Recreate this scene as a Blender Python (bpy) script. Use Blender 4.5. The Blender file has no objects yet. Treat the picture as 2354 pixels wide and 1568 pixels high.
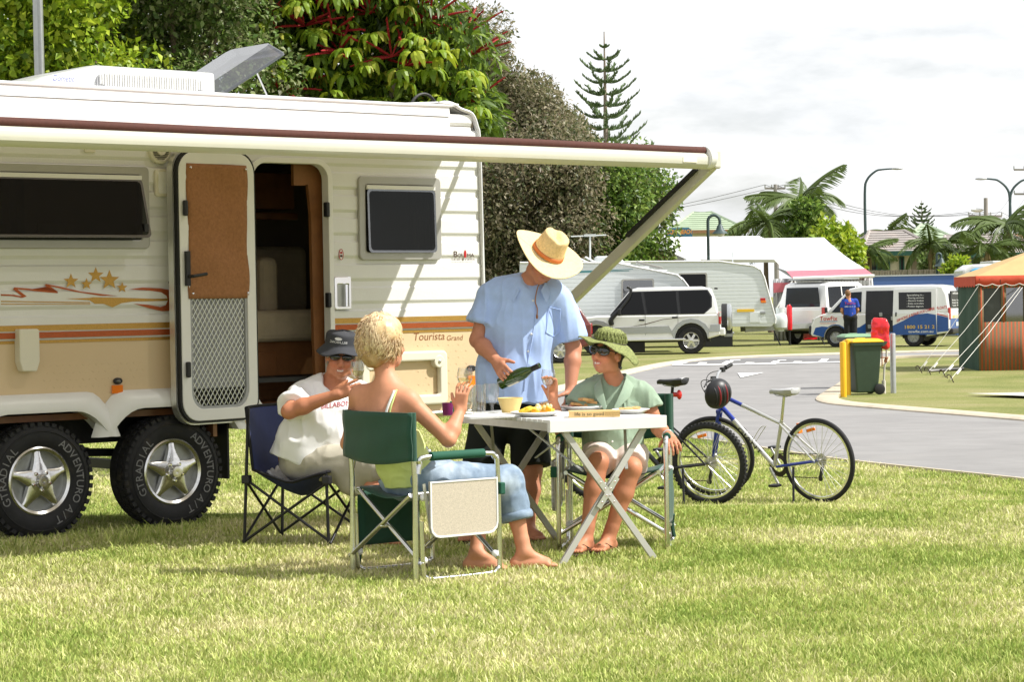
import bpy,bmesh,math,random
import numpy as np
from mathutils import Vector,Matrix,noise as mnoise
random.seed(7); RNG = np.random.default_rng(7)
R = math.radians; PI = math.pi
SC = bpy.context.scene
COL = SC.collection

# ------------------------------------------------------------------ camera
# measured in photo pixels scaled to 2353 x 1568: focal length 5300 px, horizon at v=690, one degree of roll
CAMZ,FPX,CU,CV = 1.40,5300.0,1176.5,784.0
ROLL,PITCH = R(1.0),math.atan(94 / 5300)
FWD = Vector((0,math.cos(PITCH),-math.sin(PITCH)))
UP0 = Vector((0,math.sin(PITCH),math.cos(PITCH)))
RT0 = Vector((1,0,0))
CRT = RT0 * math.cos(ROLL) - UP0 * math.sin(ROLL)
CUP = RT0 * math.sin(ROLL) + UP0 * math.cos(ROLL)
CAMP = Vector((0,0,CAMZ))
cam = bpy.data.cameras.new('camera'); camo = bpy.data.objects.new('camera',cam); COL.objects.link(camo)
cam.sensor_fit = 'HORIZONTAL'; cam.sensor_width = 36.0; cam.lens = 36.0 * FPX / 2353.0
cam.clip_start = 0.1; cam.clip_end = 5000
mw = Matrix.Identity(4)
for i in range(3):
 mw[i][0] = CRT[i]; mw[i][1] = CUP[i]; mw[i][2] = -FWD[i]; mw[i][3] = CAMP[i]
camo.matrix_world = mw
SC.camera = camo

# ------------------------------------------------------------------ sun, sky, exposure
SUNV = Vector((0.85,-0.14,1.0)).normalized()       # towards the sun
sun = bpy.data.lights.new('sun','SUN'); suno = bpy.data.objects.new('sun',sun); COL.objects.link(suno)
sun.energy = 5.0; sun.angle = R(0.53); sun.color = (1.0,0.97,0.915)
suno.rotation_euler = SUNV.to_track_quat('Z','Y').to_euler()
W = bpy.data.worlds.new('World'); SC.world = W; W.use_nodes = True
wn = W.node_tree.nodes; wl = W.node_tree.links; wn.clear()
wo = wn.new('ShaderNodeOutputWorld'); wb = wn.new('ShaderNodeBackground')
sky = wn.new('ShaderNodeTexSky'); sky.sky_type = 'NISHITA'; sky.sun_disc = False
sky.sun_elevation = math.asin(SUNV.z); sky.sun_rotation = math.atan2(SUNV.x,SUNV.y)
sky.air_density = 1.0; sky.dust_density = 1.6; sky.ozone_density = 1.0
tc = wn.new('ShaderNodeTexCoord'); mp = wn.new('ShaderNodeMapping'); mp.inputs['Scale'].default_value = (1.0,1.0,3.2)
nz = wn.new('ShaderNodeTexNoise'); nz.inputs['Scale'].default_value = 3.6; nz.inputs['Detail'].default_value = 7; nz.inputs['Roughness'].default_value = 0.56
cr = wn.new('ShaderNodeValToRGB'); cr.color_ramp.elements[0].position = 0.30; cr.color_ramp.elements[1].position = 0.52
nz2 = wn.new('ShaderNodeTexNoise'); nz2.inputs['Scale'].default_value = 9.0; nz2.inputs['Detail'].default_value = 6
cr2 = wn.new('ShaderNodeValToRGB')
cr2.color_ramp.elements[0].position = 0.30; cr2.color_ramp.elements[0].color = (10.4,10.65,11.0,1)
cr2.color_ramp.elements[1].position = 0.62; cr2.color_ramp.elements[1].color = (12.4,12.4,12.4,1)
mx = wn.new('ShaderNodeMix'); mx.data_type = 'RGBA'
wl.new(tc.outputs['Generated'],mp.inputs['Vector']); wl.new(mp.outputs['Vector'],nz.inputs['Vector']); wl.new(mp.outputs['Vector'],nz2.inputs['Vector'])
wl.new(nz.outputs['Fac'],cr.inputs['Fac']); wl.new(nz2.outputs['Fac'],cr2.inputs['Fac'])
wl.new(cr.outputs['Color'],mx.inputs['Factor']); wl.new(sky.outputs['Color'],mx.inputs['A']); wl.new(cr2.outputs['Color'],mx.inputs['B'])
wl.new(mx.outputs['Result'],wb.inputs['Color']); wb.inputs['Strength'].default_value = 0.073
wl.new(wb.outputs['Background'],wo.inputs['Surface'])
SC.view_settings.view_transform = 'Standard'; SC.view_settings.look = 'None'
SC.view_settings.exposure = 0.40; SC.view_settings.gamma = 1.0; SC.view_settings.use_curve_mapping = False
SC.render.engine = 'CYCLES'
SC.cycles.max_bounces = 10; SC.cycles.diffuse_bounces = 4; SC.cycles.transparent_max_bounces = 32
SC.cycles.sample_clamp_indirect = 6.0
try:
 SC.cycles.use_denoising = True
except Exception:
 pass

# ------------------------------------------------------------------ picture <-> place
def sst(a,b,x):
 t = min(1,max(0,(x - a) / (b - a))); return t * t * (3 - 2 * t)
def gz(x,y):          # height of the ground: level under the van, falling a little towards the road
 return -0.27 * sst(14.6,18.6,y) - 0.16 * sst(20,42,y) + 0.22 * sst(44,64,y)
def ray(u,v):
 return FWD + CRT * ((u - CU) / FPX) + CUP * ((CV - v) / FPX)
def P(u,v,z):
 return CAMP + ray(u,v) * z
def G(u,v,lift=0.0):  # where a pixel's ray meets the ground
 d = ray(u,v); z = 5.0; h = 0.25
 last = z
 while z < 400:
  p = CAMP + d * z
  if p.z <= gz(p.x,p.y) + lift:
   lo,hi = last,z
   for _ in range(24):
    m = 0.5 * (lo + hi); p = CAMP + d * m
    if p.z <= gz(p.x,p.y) + lift: hi = m
    else: lo = m
   return CAMP + d * hi
  last = z; z *= 1.01
 return CAMP + d * 400
def onplane(u,v,p0,n):
 d = ray(u,v); t = (p0 - CAMP).dot(n) / d.dot(n); return CAMP + d * t

# ------------------------------------------------------------------ mesh building
def V3(p): return Vector(p)
class MB:
 def __init__(s): s.v = []; s.f = []
 def add(s,vs,fs,M=None):
  b = len(s.v)
  if M is not None: vs = [M @ Vector(p) for p in vs]
  s.v.extend([tuple(p) for p in vs]); s.f.extend([tuple(i + b for i in f) for f in fs]); return s
 def box(s,c,d,M=None,rz=0):
  x,y,z = d[0] / 2,d[1] / 2,d[2] / 2
  vs = [Vector((i * x,j * y,k * z)) for i in (-1,1) for j in (-1,1) for k in (-1,1)]
  if rz:
   q = Matrix.Rotation(rz,3,'Z'); vs = [q @ p for p in vs]
  vs = [p + Vector(c) for p in vs]
  return s.add(vs,[(0,1,3,2),(4,6,7,5),(0,4,5,1),(2,3,7,6),(0,2,6,4),(1,5,7,3)],M)
 def bar(s,a,b,w,h,up=(0,0,1)):   # rectangular bar from a to b
  a = Vector(a); b = Vector(b); d = (b - a).normalized(); sd = d.cross(Vector(up))
  if sd.length < 1e-4: sd = d.cross(Vector((1,0,0)))
  sd.normalize(); u = sd.cross(d)
  vs = [p + sd * (i * w / 2) + u * (j * h / 2) for p in (a,b) for i,j in ((-1,-1),(1,-1),(1,1),(-1,1))]
  return s.add(vs,[(0,3,2,1),(4,5,6,7),(0,1,5,4),(1,2,6,5),(2,3,7,6),(3,0,4,7)])
 def tube(s,pts,r,n=8,closed=False,caps=True,flat=1.0):
  pts = [Vector(p) for p in pts]; m = len(pts)
  rs = r if isinstance(r,(list,tuple)) else [r] * m
  t0 = (pts[1] - pts[0]).normalized()
  nr = t0.cross(Vector((0,0,1)))
  if nr.length < 1e-3: nr = t0.cross(Vector((1,0,0)))
  nr.normalize(); vs = []
  for i in range(m):
   if closed: t = (pts[(i + 1) % m] - pts[i - 1])
   else: t = pts[min(i + 1,m - 1)] - pts[max(i - 1,0)]
   if t.length < 1e-9: t = t0
   t.normalize(); nr = nr - t * nr.dot(t)
   if nr.length < 1e-6: nr = t.orthogonal()
   nr.normalize(); bn = t.cross(nr)
   for k in range(n):
    a = 2 * PI * k / n
    vs.append(pts[i] + (nr * math.cos(a) + bn * math.sin(a) * flat) * rs[i])
  fs = []
  for i in range(m if closed else m - 1):
   j = (i + 1) % m
   for k in range(n):
    l = (k + 1) % n
    fs.append((i * n + k,i * n + l,j * n + l,j * n + k))
  if caps and not closed:
   fs.append(tuple(range(n - 1,-1,-1))); fs.append(tuple((m - 1) * n + k for k in range(n)))
  return s.add(vs,fs)
 def lathe(s,prof,n=24,M=None,a0=0.0,a1=2 * PI):   # prof: (r, z)
  full = abs(a1 - a0 - 2 * PI) < 1e-6; vs = []; cols = n if full else n + 1
  for i in range(cols):
   a = a0 + (a1 - a0) * i / n
   for (r,z) in prof: vs.append((r * math.cos(a),r * math.sin(a),z))
  k = len(prof); fs = []
  for i in range(n):
   j = (i + 1) % cols
   for q in range(k - 1): fs.append((i * k + q,j * k + q,j * k + q + 1,i * k + q + 1))
  return s.add(vs,fs,M)
 def prism(s,poly,z0,z1,M=None):
  n = len(poly); ar = sum(poly[i][0] * poly[(i + 1) % n][1] - poly[(i + 1) % n][0] * poly[i][1] for i in range(n))
  if ar < 0: poly = list(poly)[::-1]
  vs = [(p[0],p[1],z0) for p in poly] + [(p[0],p[1],z1) for p in poly]
  fs = [tuple(range(n - 1,-1,-1)),tuple(range(n,2 * n))] + [(i,(i + 1) % n,n + (i + 1) % n,n + i) for i in range(n)]
  return s.add(vs,fs,M)
 def frame(s,outer,inner,z0,z1,M=None):   # two loops with the same count
  n = len(outer)
  vs = [(p[0],p[1],z0) for p in outer] + [(p[0],p[1],z1) for p in outer] + [(p[0],p[1],z0) for p in inner] + [(p[0],p[1],z1) for p in inner]
  fs = []
  for i in range(n):
   j = (i + 1) % n
   fs += [(i,j,n + j,n + i),(n + i,n + j,3 * n + j,3 * n + i),(2 * n + j,2 * n + i,3 * n + i,3 * n + j),(j,i,2 * n + i,2 * n + j)]
  return s.add(vs,fs,M)
 def loft(s,rings,caps=True,M=None,closed=True):
  n = len(rings[0]); vs = [p for r in rings for p in r]; fs = []
  for i in range(len(rings) - 1):
   for k in range(n if closed else n - 1):
    l = (k + 1) % n; fs.append((i * n + k,i * n + l,(i + 1) * n + l,(i + 1) * n + k))
  if caps and closed:
   fs.append(tuple(range(n - 1,-1,-1))); fs.append(tuple((len(rings) - 1) * n + k for k in range(n)))
  return s.add(vs,fs,M)
 def grid(s,fn,nu,nv):
  vs = [fn(i / nu,j / nv) for i in range(nu + 1) for j in range(nv + 1)]
  return s.add(vs,[(i * (nv + 1) + j,(i + 1) * (nv + 1) + j,(i + 1) * (nv + 1) + j + 1,i * (nv + 1) + j + 1) for i in range(nu) for j in range(nv)])
 def ell(s,c,r,n=12,m=8,M=None):
  c = Vector(c); vs = []; fs = []
  for i in range(m + 1):
   th = PI * i / m
   for k in range(n):
    a = 2 * PI * k / n
    vs.append(c + Vector((r[0] * math.sin(th) * math.cos(a),r[1] * math.sin(th) * math.sin(a),r[2] * math.cos(th))))
  for i in range(m):
   for k in range(n):
    l = (k + 1) % n; fs.append((i * n + k,(i + 1) * n + k,(i + 1) * n + l,i * n + l))
  return s.add(vs,fs,M)
 def torus(s,c,Rr,r,n=32,m=8,M=None,flat=1.0):   # about local z
  vs = []; fs = []
  for i in range(n):
   a = 2 * PI * i / n
   for k in range(m):
    b = 2 * PI * k / m; q = Rr + r * math.cos(b)
    vs.append((c[0] + q * math.cos(a),c[1] + q * math.sin(a),c[2] + r * math.sin(b) * flat))
  for i in range(n):
   for k in range(m):
    j = (i + 1) % n; l = (k + 1) % m; fs.append((i * m + k,j * m + k,j * m + l,i * m + l))
  return s.add(vs,fs,M)
 def build(s,name,mat,parent=None,smooth=None,bevel=0.0,world=False,solid=0.0,segs=2):
  me = bpy.data.meshes.new(name)
  vs = s.v
  if world and parent is not None:
   Mi = wmat(parent).inverted(); vs = [Mi @ Vector(p) for p in vs]
  me.from_pydata([tuple(p) for p in vs],[],s.f); me.validate(); me.update()
  me.materials.append(MAT(mat))
  return link(name,me,parent,smooth,bevel,solid,segs)
def wmat(o):
 m = Matrix.Translation(o.location) @ o.rotation_euler.to_matrix().to_4x4()
 if any(abs(q - 1) > 1e-6 for q in o.scale): m = m @ Matrix.Diagonal((*o.scale,1))
 return wmat(o.parent) @ m if o.parent else m
def link(name,me,parent=None,smooth=None,bevel=0.0,solid=0.0,segs=2):
 o = bpy.data.objects.new(name,me); COL.objects.link(o)
 if parent is not None: o.parent = parent
 if smooth is not None:
  me.polygons.foreach_set('use_smooth',[True] * len(me.polygons))
  if smooth < 179:
   try: me.set_sharp_from_angle(angle=R(smooth))
   except Exception: pass
 if solid:
  m = o.modifiers.new('solid','SOLIDIFY'); m.thickness = solid; m.offset = 0
 if bevel:
  m = o.modifiers.new('bevel','BEVEL'); m.width = bevel; m.segments = segs; m.limit_method = 'ANGLE'; m.angle_limit = R(35)
 return o
def thing(name,label,cat,loc=(0,0,0),rz=0.0,group=None,rot=None):
 o = bpy.data.objects.new(name,None); COL.objects.link(o); o.empty_display_size = 0.1
 o.location = loc; o.rotation_euler = rot if rot else (0,0,rz)
 return tag(o,label,cat,group)
def tag(o,label=None,cat=None,group=None,kind=None):
 if label: o['label'] = label
 if cat: o['category'] = cat
 if group: o['group'] = group
 if kind: o['kind'] = kind
 return o
def copy_tree(o,parent=None):
 c = o.copy(); COL.objects.link(c); c.parent = parent
 for ch in list(o.children): copy_tree(ch,c)
 return c
def text_mesh(txt,size,M=None,shear=0.0,extrude=0.0,align='LEFT',bold=0.0,space=1.0):
 cu = bpy.data.curves.new('t','FONT'); cu.body = txt; cu.size = size; cu.shear = shear; cu.extrude = extrude
 cu.align_x = align; cu.space_character = space; cu.resolution_u = 3
 if bold: cu.offset = bold
 o = bpy.data.objects.new('t',cu); COL.objects.link(o)
 dg = bpy.context.evaluated_depsgraph_get(); me = bpy.data.meshes.new_from_object(o.evaluated_get(dg))
 vs = [tuple(v.co) for v in me.vertices]; fs = [tuple(p.vertices) for p in me.polygons]
 bpy.data.objects.remove(o); bpy.data.curves.remove(cu); bpy.data.meshes.remove(me)
 if M is not None: vs = [tuple(M @ Vector(p)) for p in vs]
 return vs,fs
def rrect(x0,z0,x1,z1,r,n=5):
 pts = []
 for cx,cz,a in ((x1 - r,z1 - r,0),(x0 + r,z1 - r,90),(x0 + r,z0 + r,180),(x1 - r,z0 + r,270)):
  for i in range(n + 1):
   b = R(a + 90 * i / n); pts.append((cx + r * math.cos(b),cz + r * math.sin(b)))
 return pts
def inset(loop,d):
 n = len(loop); cx = sum(p[0] for p in loop) / n; cz = sum(p[1] for p in loop) / n
 xs = [p[0] for p in loop]; zs = [p[1] for p in loop]; w = (max(xs) - min(xs)) / 2; h = (max(zs) - min(zs)) / 2
 mx_,mz_ = (max(xs) + min(xs)) / 2,(max(zs) + min(zs)) / 2
 return [(mx_ + (p[0] - mx_) * (w - d) / w,mz_ + (p[1] - mz_) * (h - d) / h) for p in loop]
def bez(p0,p1,p2,p3,n=12):
 o = []
 for i in range(n + 1):
  t = i / n; a = (1 - t) ** 3; b = 3 * t * (1 - t) ** 2; c = 3 * t * t * (1 - t); d = t ** 3
  o.append(Vector(p0) * a + Vector(p1) * b + Vector(p2) * c + Vector(p3) * d)
 return o
def smooth_path(pts,n=6):   # Catmull-Rom
 pts = [Vector(p) for p in pts]; out = []
 for i in range(len(pts) - 1):
  a = pts[max(i - 1,0)]; b = pts[i]; c = pts[i + 1]; d = pts[min(i + 2,len(pts) - 1)]
  for k in range(n):
   t = k / n
   out.append(0.5 * ((2 * b) + (c - a) * t + (2 * a - 5 * b + 4 * c - d) * t * t + (3 * b - a - 3 * c + d) * t ** 3))
 out.append(pts[-1]); return out

# ------------------------------------------------------------------ materials
_M = {}
def MAT(m):
 return _M[m] if isinstance(m,str) else m
def pm(name,col,rough=0.5,metal=0.0,var=0.08,vs=6.0,bump=0.0,bs=60.0,spec=0.5,trans=0.0,ior=1.45,coat=0.0,alpha=1.0,dirt=None,attr=None,sss=0.0,sheen=0.0,detail=4.0,transl=0.0):
 """Principled material with object-space noise in colour, roughness and relief."""
 m = bpy.data.materials.new(name); m.use_nodes = True; nt = m.node_tree; n = nt.nodes; l = nt.links
 b = n['Principled BSDF']; b.inputs['Roughness'].default_value = rough; b.inputs['Metallic'].default_value = metal
 b.inputs['Specular IOR Level'].default_value = spec; b.inputs['IOR'].default_value = ior
 if trans: b.inputs['Transmission Weight'].default_value = trans
 if coat: b.inputs['Coat Weight'].default_value = coat; b.inputs['Coat Roughness'].default_value = 0.08
 if alpha < 1: b.inputs['Alpha'].default_value = alpha
 if sss:
  b.inputs['Subsurface Weight'].default_value = sss; b.inputs['Subsurface Radius'].default_value = (0.012,0.005,0.003)
 if sheen: b.inputs['Sheen Weight'].default_value = sheen
 tcn = n.new('ShaderNodeTexCoord')
 nn = n.new('ShaderNodeTexNoise'); nn.inputs['Scale'].default_value = vs; nn.inputs['Detail'].default_value = detail; nn.inputs['Roughness'].default_value = 0.6
 l.new(tcn.outputs['Object'],nn.inputs['Vector'])
 base = n.new('ShaderNodeRGB'); base.outputs[0].default_value = (*col,1)
 src = base.outputs[0]
 if attr:
  at = n.new('ShaderNodeAttribute'); at.attribute_name = attr; src = at.outputs['Color']
 hs = n.new('ShaderNodeHueSaturation')
 mr = n.new('ShaderNodeMapRange'); mr.inputs['From Min'].default_value = 0.25; mr.inputs['From Max'].default_value = 0.75
 mr.inputs['To Min'].default_value = 1 - var; mr.inputs['To Max'].default_value = 1 + var
 l.new(nn.outputs['Fac'],mr.inputs['Value']); l.new(mr.outputs['Result'],hs.inputs['Value']); l.new(src,hs.inputs['Color'])
 out = hs.outputs['Color']
 if dirt:
  n2 = n.new('ShaderNodeTexNoise'); n2.inputs['Scale'].default_value = dirt[1]; n2.inputs['Detail'].default_value = 8; l.new(tcn.outputs['Object'],n2.inputs['Vector'])
  rp = n.new('ShaderNodeValToRGB'); rp.color_ramp.elements[0].position = dirt[2]; rp.color_ramp.elements[1].position = dirt[2] + 0.2
  l.new(n2.outputs['Fac'],rp.inputs['Fac'])
  mxx = n.new('ShaderNodeMix'); mxx.data_type = 'RGBA'; l.new(rp.outputs['Color'],mxx.inputs['Factor']); l.new(out,mxx.inputs['A']); mxx.inputs['B'].default_value = (*dirt[0],1)
  out = mxx.outputs['Result']
 l.new(out,b.inputs['Base Color'])
 if bump:
  n3 = n.new('ShaderNodeTexNoise'); n3.inputs['Scale'].default_value = bs; n3.inputs['Detail'].default_value = 3; l.new(tcn.outputs['Object'],n3.inputs['Vector'])
  bp = n.new('ShaderNodeBump'); bp.inputs['Strength'].default_value = bump; bp.inputs['Distance'].default_value = 0.004
  l.new(n3.outputs['Fac'],bp.inputs['Height']); l.new(bp.outputs['Normal'],b.inputs['Normal'])
 if transl:
  tl = n.new('ShaderNodeBsdfTranslucent'); l.new(out,tl.inputs['Color']); ms = n.new('ShaderNodeMixShader'); ms.inputs[0].default_value = transl
  l.new(b.outputs[0],ms.inputs[1]); l.new(tl.outputs[0],ms.inputs[2]); l.new(ms.outputs[0],n['Material Output'].inputs['Surface'])
 _M[name] = m; return m
def glassy(name,col,t=0.75,rough=0.03,ior=1.5):   # thin pane: clear part + reflection
 m = bpy.data.materials.new(name); m.use_nodes = True; nt = m.node_tree; n = nt.nodes; l = nt.links; n.remove(n['Principled BSDF'])
 tr = n.new('ShaderNodeBsdfTransparent'); tr.inputs[0].default_value = (*col,1)
 gl = n.new('ShaderNodeBsdfGlossy'); gl.inputs['Roughness'].default_value = rough
 lw = n.new('ShaderNodeLayerWeight'); fr = n.new('ShaderNodeMath'); fr.operation = 'POWER'; fr.inputs[1].default_value = 4.0; l.new(lw.outputs['Facing'],fr.inputs[0])
 ms = n.new('ShaderNodeMixShader')
 mth = n.new('ShaderNodeMath'); mth.operation = 'MULTIPLY_ADD'; mth.inputs[1].default_value = 0.85; mth.inputs[2].default_value = (1 - t if t < 1 else 0.0) + ((ior - 1) / (ior + 1)) ** 2
 l.new(fr.outputs[0],mth.inputs[0]); mth.use_clamp = True
 l.new(mth.outputs[0],ms.inputs[0]); l.new(tr.outputs[0],ms.inputs[1]); l.new(gl.outputs[0],ms.inputs[2]); l.new(ms.outputs[0],n['Material Output'].inputs['Surface'])
 _M[name] = m; return m

pm('white_clad',(0.74,0.735,0.715),0.32,var=0.02,bump=0.35,bs=110,coat=0.25)
pm('white_gloss',(0.70,0.70,0.69),0.22,var=0.02,coat=0.3)
pm('white_plastic',(0.78,0.775,0.75),0.35,var=0.03)
pm('cream_plastic',(0.72,0.68,0.56),0.38,var=0.03)
pm('beige_panel',(0.66,0.50,0.31),0.28,var=0.03,vs=3,coat=0.25)
pm('gold_foil',(0.50,0.29,0.07),0.30,metal=0.65,var=0.25,vs=160,bump=0.5,bs=300)
pm('copper_foil',(0.42,0.10,0.03),0.30,metal=0.55,var=0.25,vs=160,bump=0.5,bs=300)
pm('grey_trim',(0.40,0.39,0.36),0.38,metal=0.35,var=0.05)
pm('alu',(0.74,0.74,0.73),0.20,metal=1.0,var=0.05,vs=30)
pm('alu_soft',(0.70,0.70,0.66),0.34,metal=0.85,var=0.06,vs=20)
pm('alloy',(0.72,0.71,0.69),0.25,metal=1.0,var=0.12,vs=40)
pm('chrome',(0.85,0.85,0.86),0.07,metal=1.0,var=0.02)
pm('steel_grey',(0.34,0.35,0.35),0.45,metal=0.7,var=0.12,vs=20,bump=0.2)
pm('galv',(0.46,0.47,0.47),0.42,metal=0.6,var=0.12,vs=14)
pm('tyre',(0.016,0.016,0.017),0.75,var=0.25,vs=20,bump=0.3,bs=120,dirt=((0.06,0.05,0.038),9,0.60))
pm('tyre_text',(0.20,0.20,0.20),0.6,var=0.15,vs=60)
pm('black_plastic',(0.018,0.018,0.02),0.42,var=0.15,vs=20)
pm('black_rubber',(0.012,0.012,0.012),0.6,var=0.2,vs=20)
pm('black_metal',(0.02,0.02,0.022),0.35,metal=0.3,var=0.15)
pm('black_cloth',(0.010,0.010,0.012),0.9,var=0.2,vs=30,bump=0.3,bs=200)
pm('maroon_cloth',(0.075,0.022,0.014),0.8,var=0.18,vs=40,bump=0.4,bs=240)
pm('cream_tube',(0.60,0.585,0.49),0.30,metal=0.1,var=0.03,coat=0.2)
pm('wood_dark',(0.16,0.065,0.025),0.38,var=0.3,vs=8,coat=0.2)
pm('wood_mid',(0.30,0.13,0.05),0.38,var=0.2,vs=8,coat=0.2)
pm('seat_cloth',(0.50,0.42,0.30),0.9,var=0.12,vs=12,bump=0.3,bs=90)
pm('curtain_brown',(0.34,0.155,0.065),0.9,var=0.22,vs=55,bump=0.8,bs=220,detail=8)
pm('dark_interior',(0.22,0.18,0.13),0.8,var=0.1)
pm('screen_grey',(0.36,0.37,0.38),0.6,metal=0.0,var=0.08)
pm('orange_lens',(0.85,0.20,0.01),0.18,var=0.1,coat=0.5)
pm('red_lens',(0.50,0.015,0.012),0.15,var=0.1,coat=0.5)
pm('green_canvas',(0.006,0.055,0.030),0.75,var=0.14,vs=10,bump=0.35,bs=260,sheen=0.2)
pm('green_foam',(0.012,0.085,0.050),0.8,var=0.1)
pm('blue_canvas',(0.025,0.035,0.12),0.8,var=0.16,vs=10,bump=0.3,bs=200)
pm('speckle_top',(0.50,0.44,0.35),0.5,var=0.28,vs=260,detail=2)
pm('table_white',(0.74,0.74,0.71),0.32,var=0.03)
pm('china',(0.80,0.80,0.79),0.12,var=0.02,coat=0.4)
pm('orange_fruit',(0.85,0.42,0.02),0.35,var=0.2,vs=40)
pm('yellow_fruit',(0.85,0.62,0.05),0.35,var=0.2,vs=40)
pm('pale_fruit',(0.75,0.68,0.32),0.35,var=0.15,vs=40)
pm('bread',(0.62,0.36,0.14),0.8,var=0.3,vs=50,bump=0.6)
pm('cheese',(0.75,0.56,0.22),0.5,var=0.1)
pm('book_cover',(0.72,0.50,0.22),0.5,var=0.06)
pm('paper',(0.78,0.74,0.62),0.8,var=0.06,vs=50)
pm('ink',(0.05,0.03,0.02),0.6)
pm('purple_plastic',(0.16,0.008,0.09),0.3,var=0.1)
pm('green_plastic',(0.03,0.30,0.14),0.3,var=0.1)
glassy('clear_glass',(0.985,0.99,0.99),0.95)
glassy('wine',(0.97,0.95,0.82),0.98)
glassy('window_glass',(0.26,0.28,0.26),1.0,0.02,1.40)
glassy('smoke_glass',(0.30,0.32,0.36),0.80)
glassy('car_glass',(0.10,0.13,0.16),1.0,0.03,1.4)
pm('bottle_green',(0.035,0.085,0.012),0.06,var=0.1,coat=0.6,trans=0.35)
pm('foil_black',(0.012,0.013,0.010),0.25,var=0.1)
# ================================================================== ground, road, lawn
def grass_mat():
 m = bpy.data.materials.new('lawn'); m.use_nodes = True; n = m.node_tree.nodes; l = m.node_tree.links; b = n['Principled BSDF']
 b.inputs['Roughness'].default_value = 0.9; b.inputs['Specular IOR Level'].default_value = 0.15
 t = n.new('ShaderNodeTexCoord')
 def nz_(s,d=5): 
  q = n.new('ShaderNodeTexNoise'); q.inputs['Scale'].default_value = s; q.inputs['Detail'].default_value = d; l.new(t.outputs['Object'],q.inputs['Vector']); return q.outputs['Fac']
 def ramp(src,stops):
  r = n.new('ShaderNodeValToRGB'); e = r.color_ramp.elements
  e[0].position,e[0].color = stops[0][0],(*stops[0][1],1); e[1].position,e[1].color = stops[-1][0],(*stops[-1][1],1)
  for p,c in stops[1:-1]: q = e.new(p); q.color = (*c,1)
  l.new(src,r.inputs['Fac']); return r.outputs['Color']
 a = ramp(nz_(0.55,9),[(0.30,(0.13,0.165,0.038)),(0.46,(0.215,0.23,0.07)),(0.58,(0.28,0.265,0.11)),(0.72,(0.34,0.29,0.16))])
 c = ramp(nz_(26,8),[(0.32,(0.07,0.085,0.02)),(0.5,(0.20,0.21,0.065)),(0.68,(0.36,0.325,0.17))])
 mxx = n.new('ShaderNodeMix'); mxx.data_type = 'RGBA'; mxx.inputs['Factor'].default_value = 0.40; l.new(a,mxx.inputs['A']); l.new(c,mxx.inputs['B'])
 l.new(mxx.outputs['Result'],b.inputs['Base Color'])
 bp = n.new('ShaderNodeBump'); bp.inputs['Strength'].default_value = 0.8; bp.inputs['Distance'].default_value = 0.03
 l.new(nz_(45,6),bp.inputs['Height']); l.new(bp.outputs['Normal'],b.inputs['Normal'])
 _M['lawn'] = m
grass_mat()
pm('asphalt',(0.235,0.228,0.222),0.85,var=0.16,vs=1.6,bump=0.5,bs=70,dirt=((0.27,0.26,0.25),0.6,0.55),detail=8)
pm('asphalt_dark',(0.16,0.158,0.158),0.85,var=0.14,vs=3,bump=0.5,bs=70,detail=8)
pm('kerb_concrete',(0.52,0.45,0.34),0.85,var=0.14,vs=3,bump=0.3,bs=60,dirt=((0.36,0.31,0.23),2.2,0.58))
pm('road_paint',(0.78,0.78,0.75),0.7,var=0.08,vs=8,dirt=((0.42,0.42,0.41),6,0.66))
pm('slab_concrete',(0.50,0.47,0.41),0.85,var=0.12,vs=4,bump=0.3,bs=40)

ys = [-30,-10,0,4,7] + [7 + 0.25 * i for i in range(1,60)] + [22 + i for i in range(0,50)] + [75,80,90,100,130,180,260,400,700,1200,2500]
xs = [-2000,-400,-120,-50,-25,-12,-6,-3,0,3,6,12,25,50,120,400,2000]
g = MB(); g.v = [(x,y,gz(x,y)) for y in ys for x in xs]; nx = len(xs)
g.f = [(j * nx + i,j * nx + i + 1,(j + 1) * nx + i + 1,(j + 1) * nx + i) for j in range(len(ys) - 1) for i in range(nx - 1)]
go = g.build('ground','lawn',smooth=180); tag(go,'sunlit lawn of short dry-tipped grass',None,kind='structure')

def sheet(name,poly,off,mat,label,step=0.6,kind='structure',parent=None):
 bm = bmesh.new(); vs = [bm.verts.new((p[0],p[1],0)) for p in poly]; bm.faces.new(vs)
 bmesh.ops.triangulate(bm,faces=bm.faces[:])
 for _ in range(9):
  lim = lambda e: step if min(e.verts[0].co.y,e.verts[1].co.y) < 21 else step * 3.5
  es = [e for e in bm.edges if e.calc_length() > lim(e)]
  if not es: break
  bmesh.ops.subdivide_edges(bm,edges=es,cuts=1); bmesh.ops.triangulate(bm,faces=bm.faces[:])
 bm.normal_update()
 for v in bm.verts: v.co.z = gz(v.co.x,v.co.y) + off
 for f in bm.faces:
  if f.normal.z < 0: f.normal_flip()
 me = bpy.data.meshes.new(name); bm.to_mesh(me); bm.free(); me.materials.append(MAT(mat))
 o = link(name,me,parent,smooth=180); tag(o,label,None,kind=kind); return o
def px(path): return [G(u,v) for u,v in path]
near_e = [(700,940),(900,952),(1130,964),(1300,985),(1620,1013),(1922,1058),(2353,1105),(2800,1150)]
isl_e = [(2800,1012),(2353,970),(2043,944),(1940,935),(1900,930),(1880,924),(1878,918),(1890,908),(1931,882),(1975,850),(2005,833),(2035,824),(2205,820),(2800,812)]
far_e = [(2800,803),(2353,807),(2200,809),(2000,814),(1900,817),(1750,822),(1640,828),(1560,837),(1500,849),(1449,861),(1330,890),(1275,903),(1130,925),(900,920),(700,916)]
NEARW = px(near_e); ISLW = px(isl_e); FARW = px(far_e)
ISLW = smooth_path(ISLW,4); FARW = smooth_path(FARW,4); NEARW = smooth_path(NEARW,4)
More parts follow.
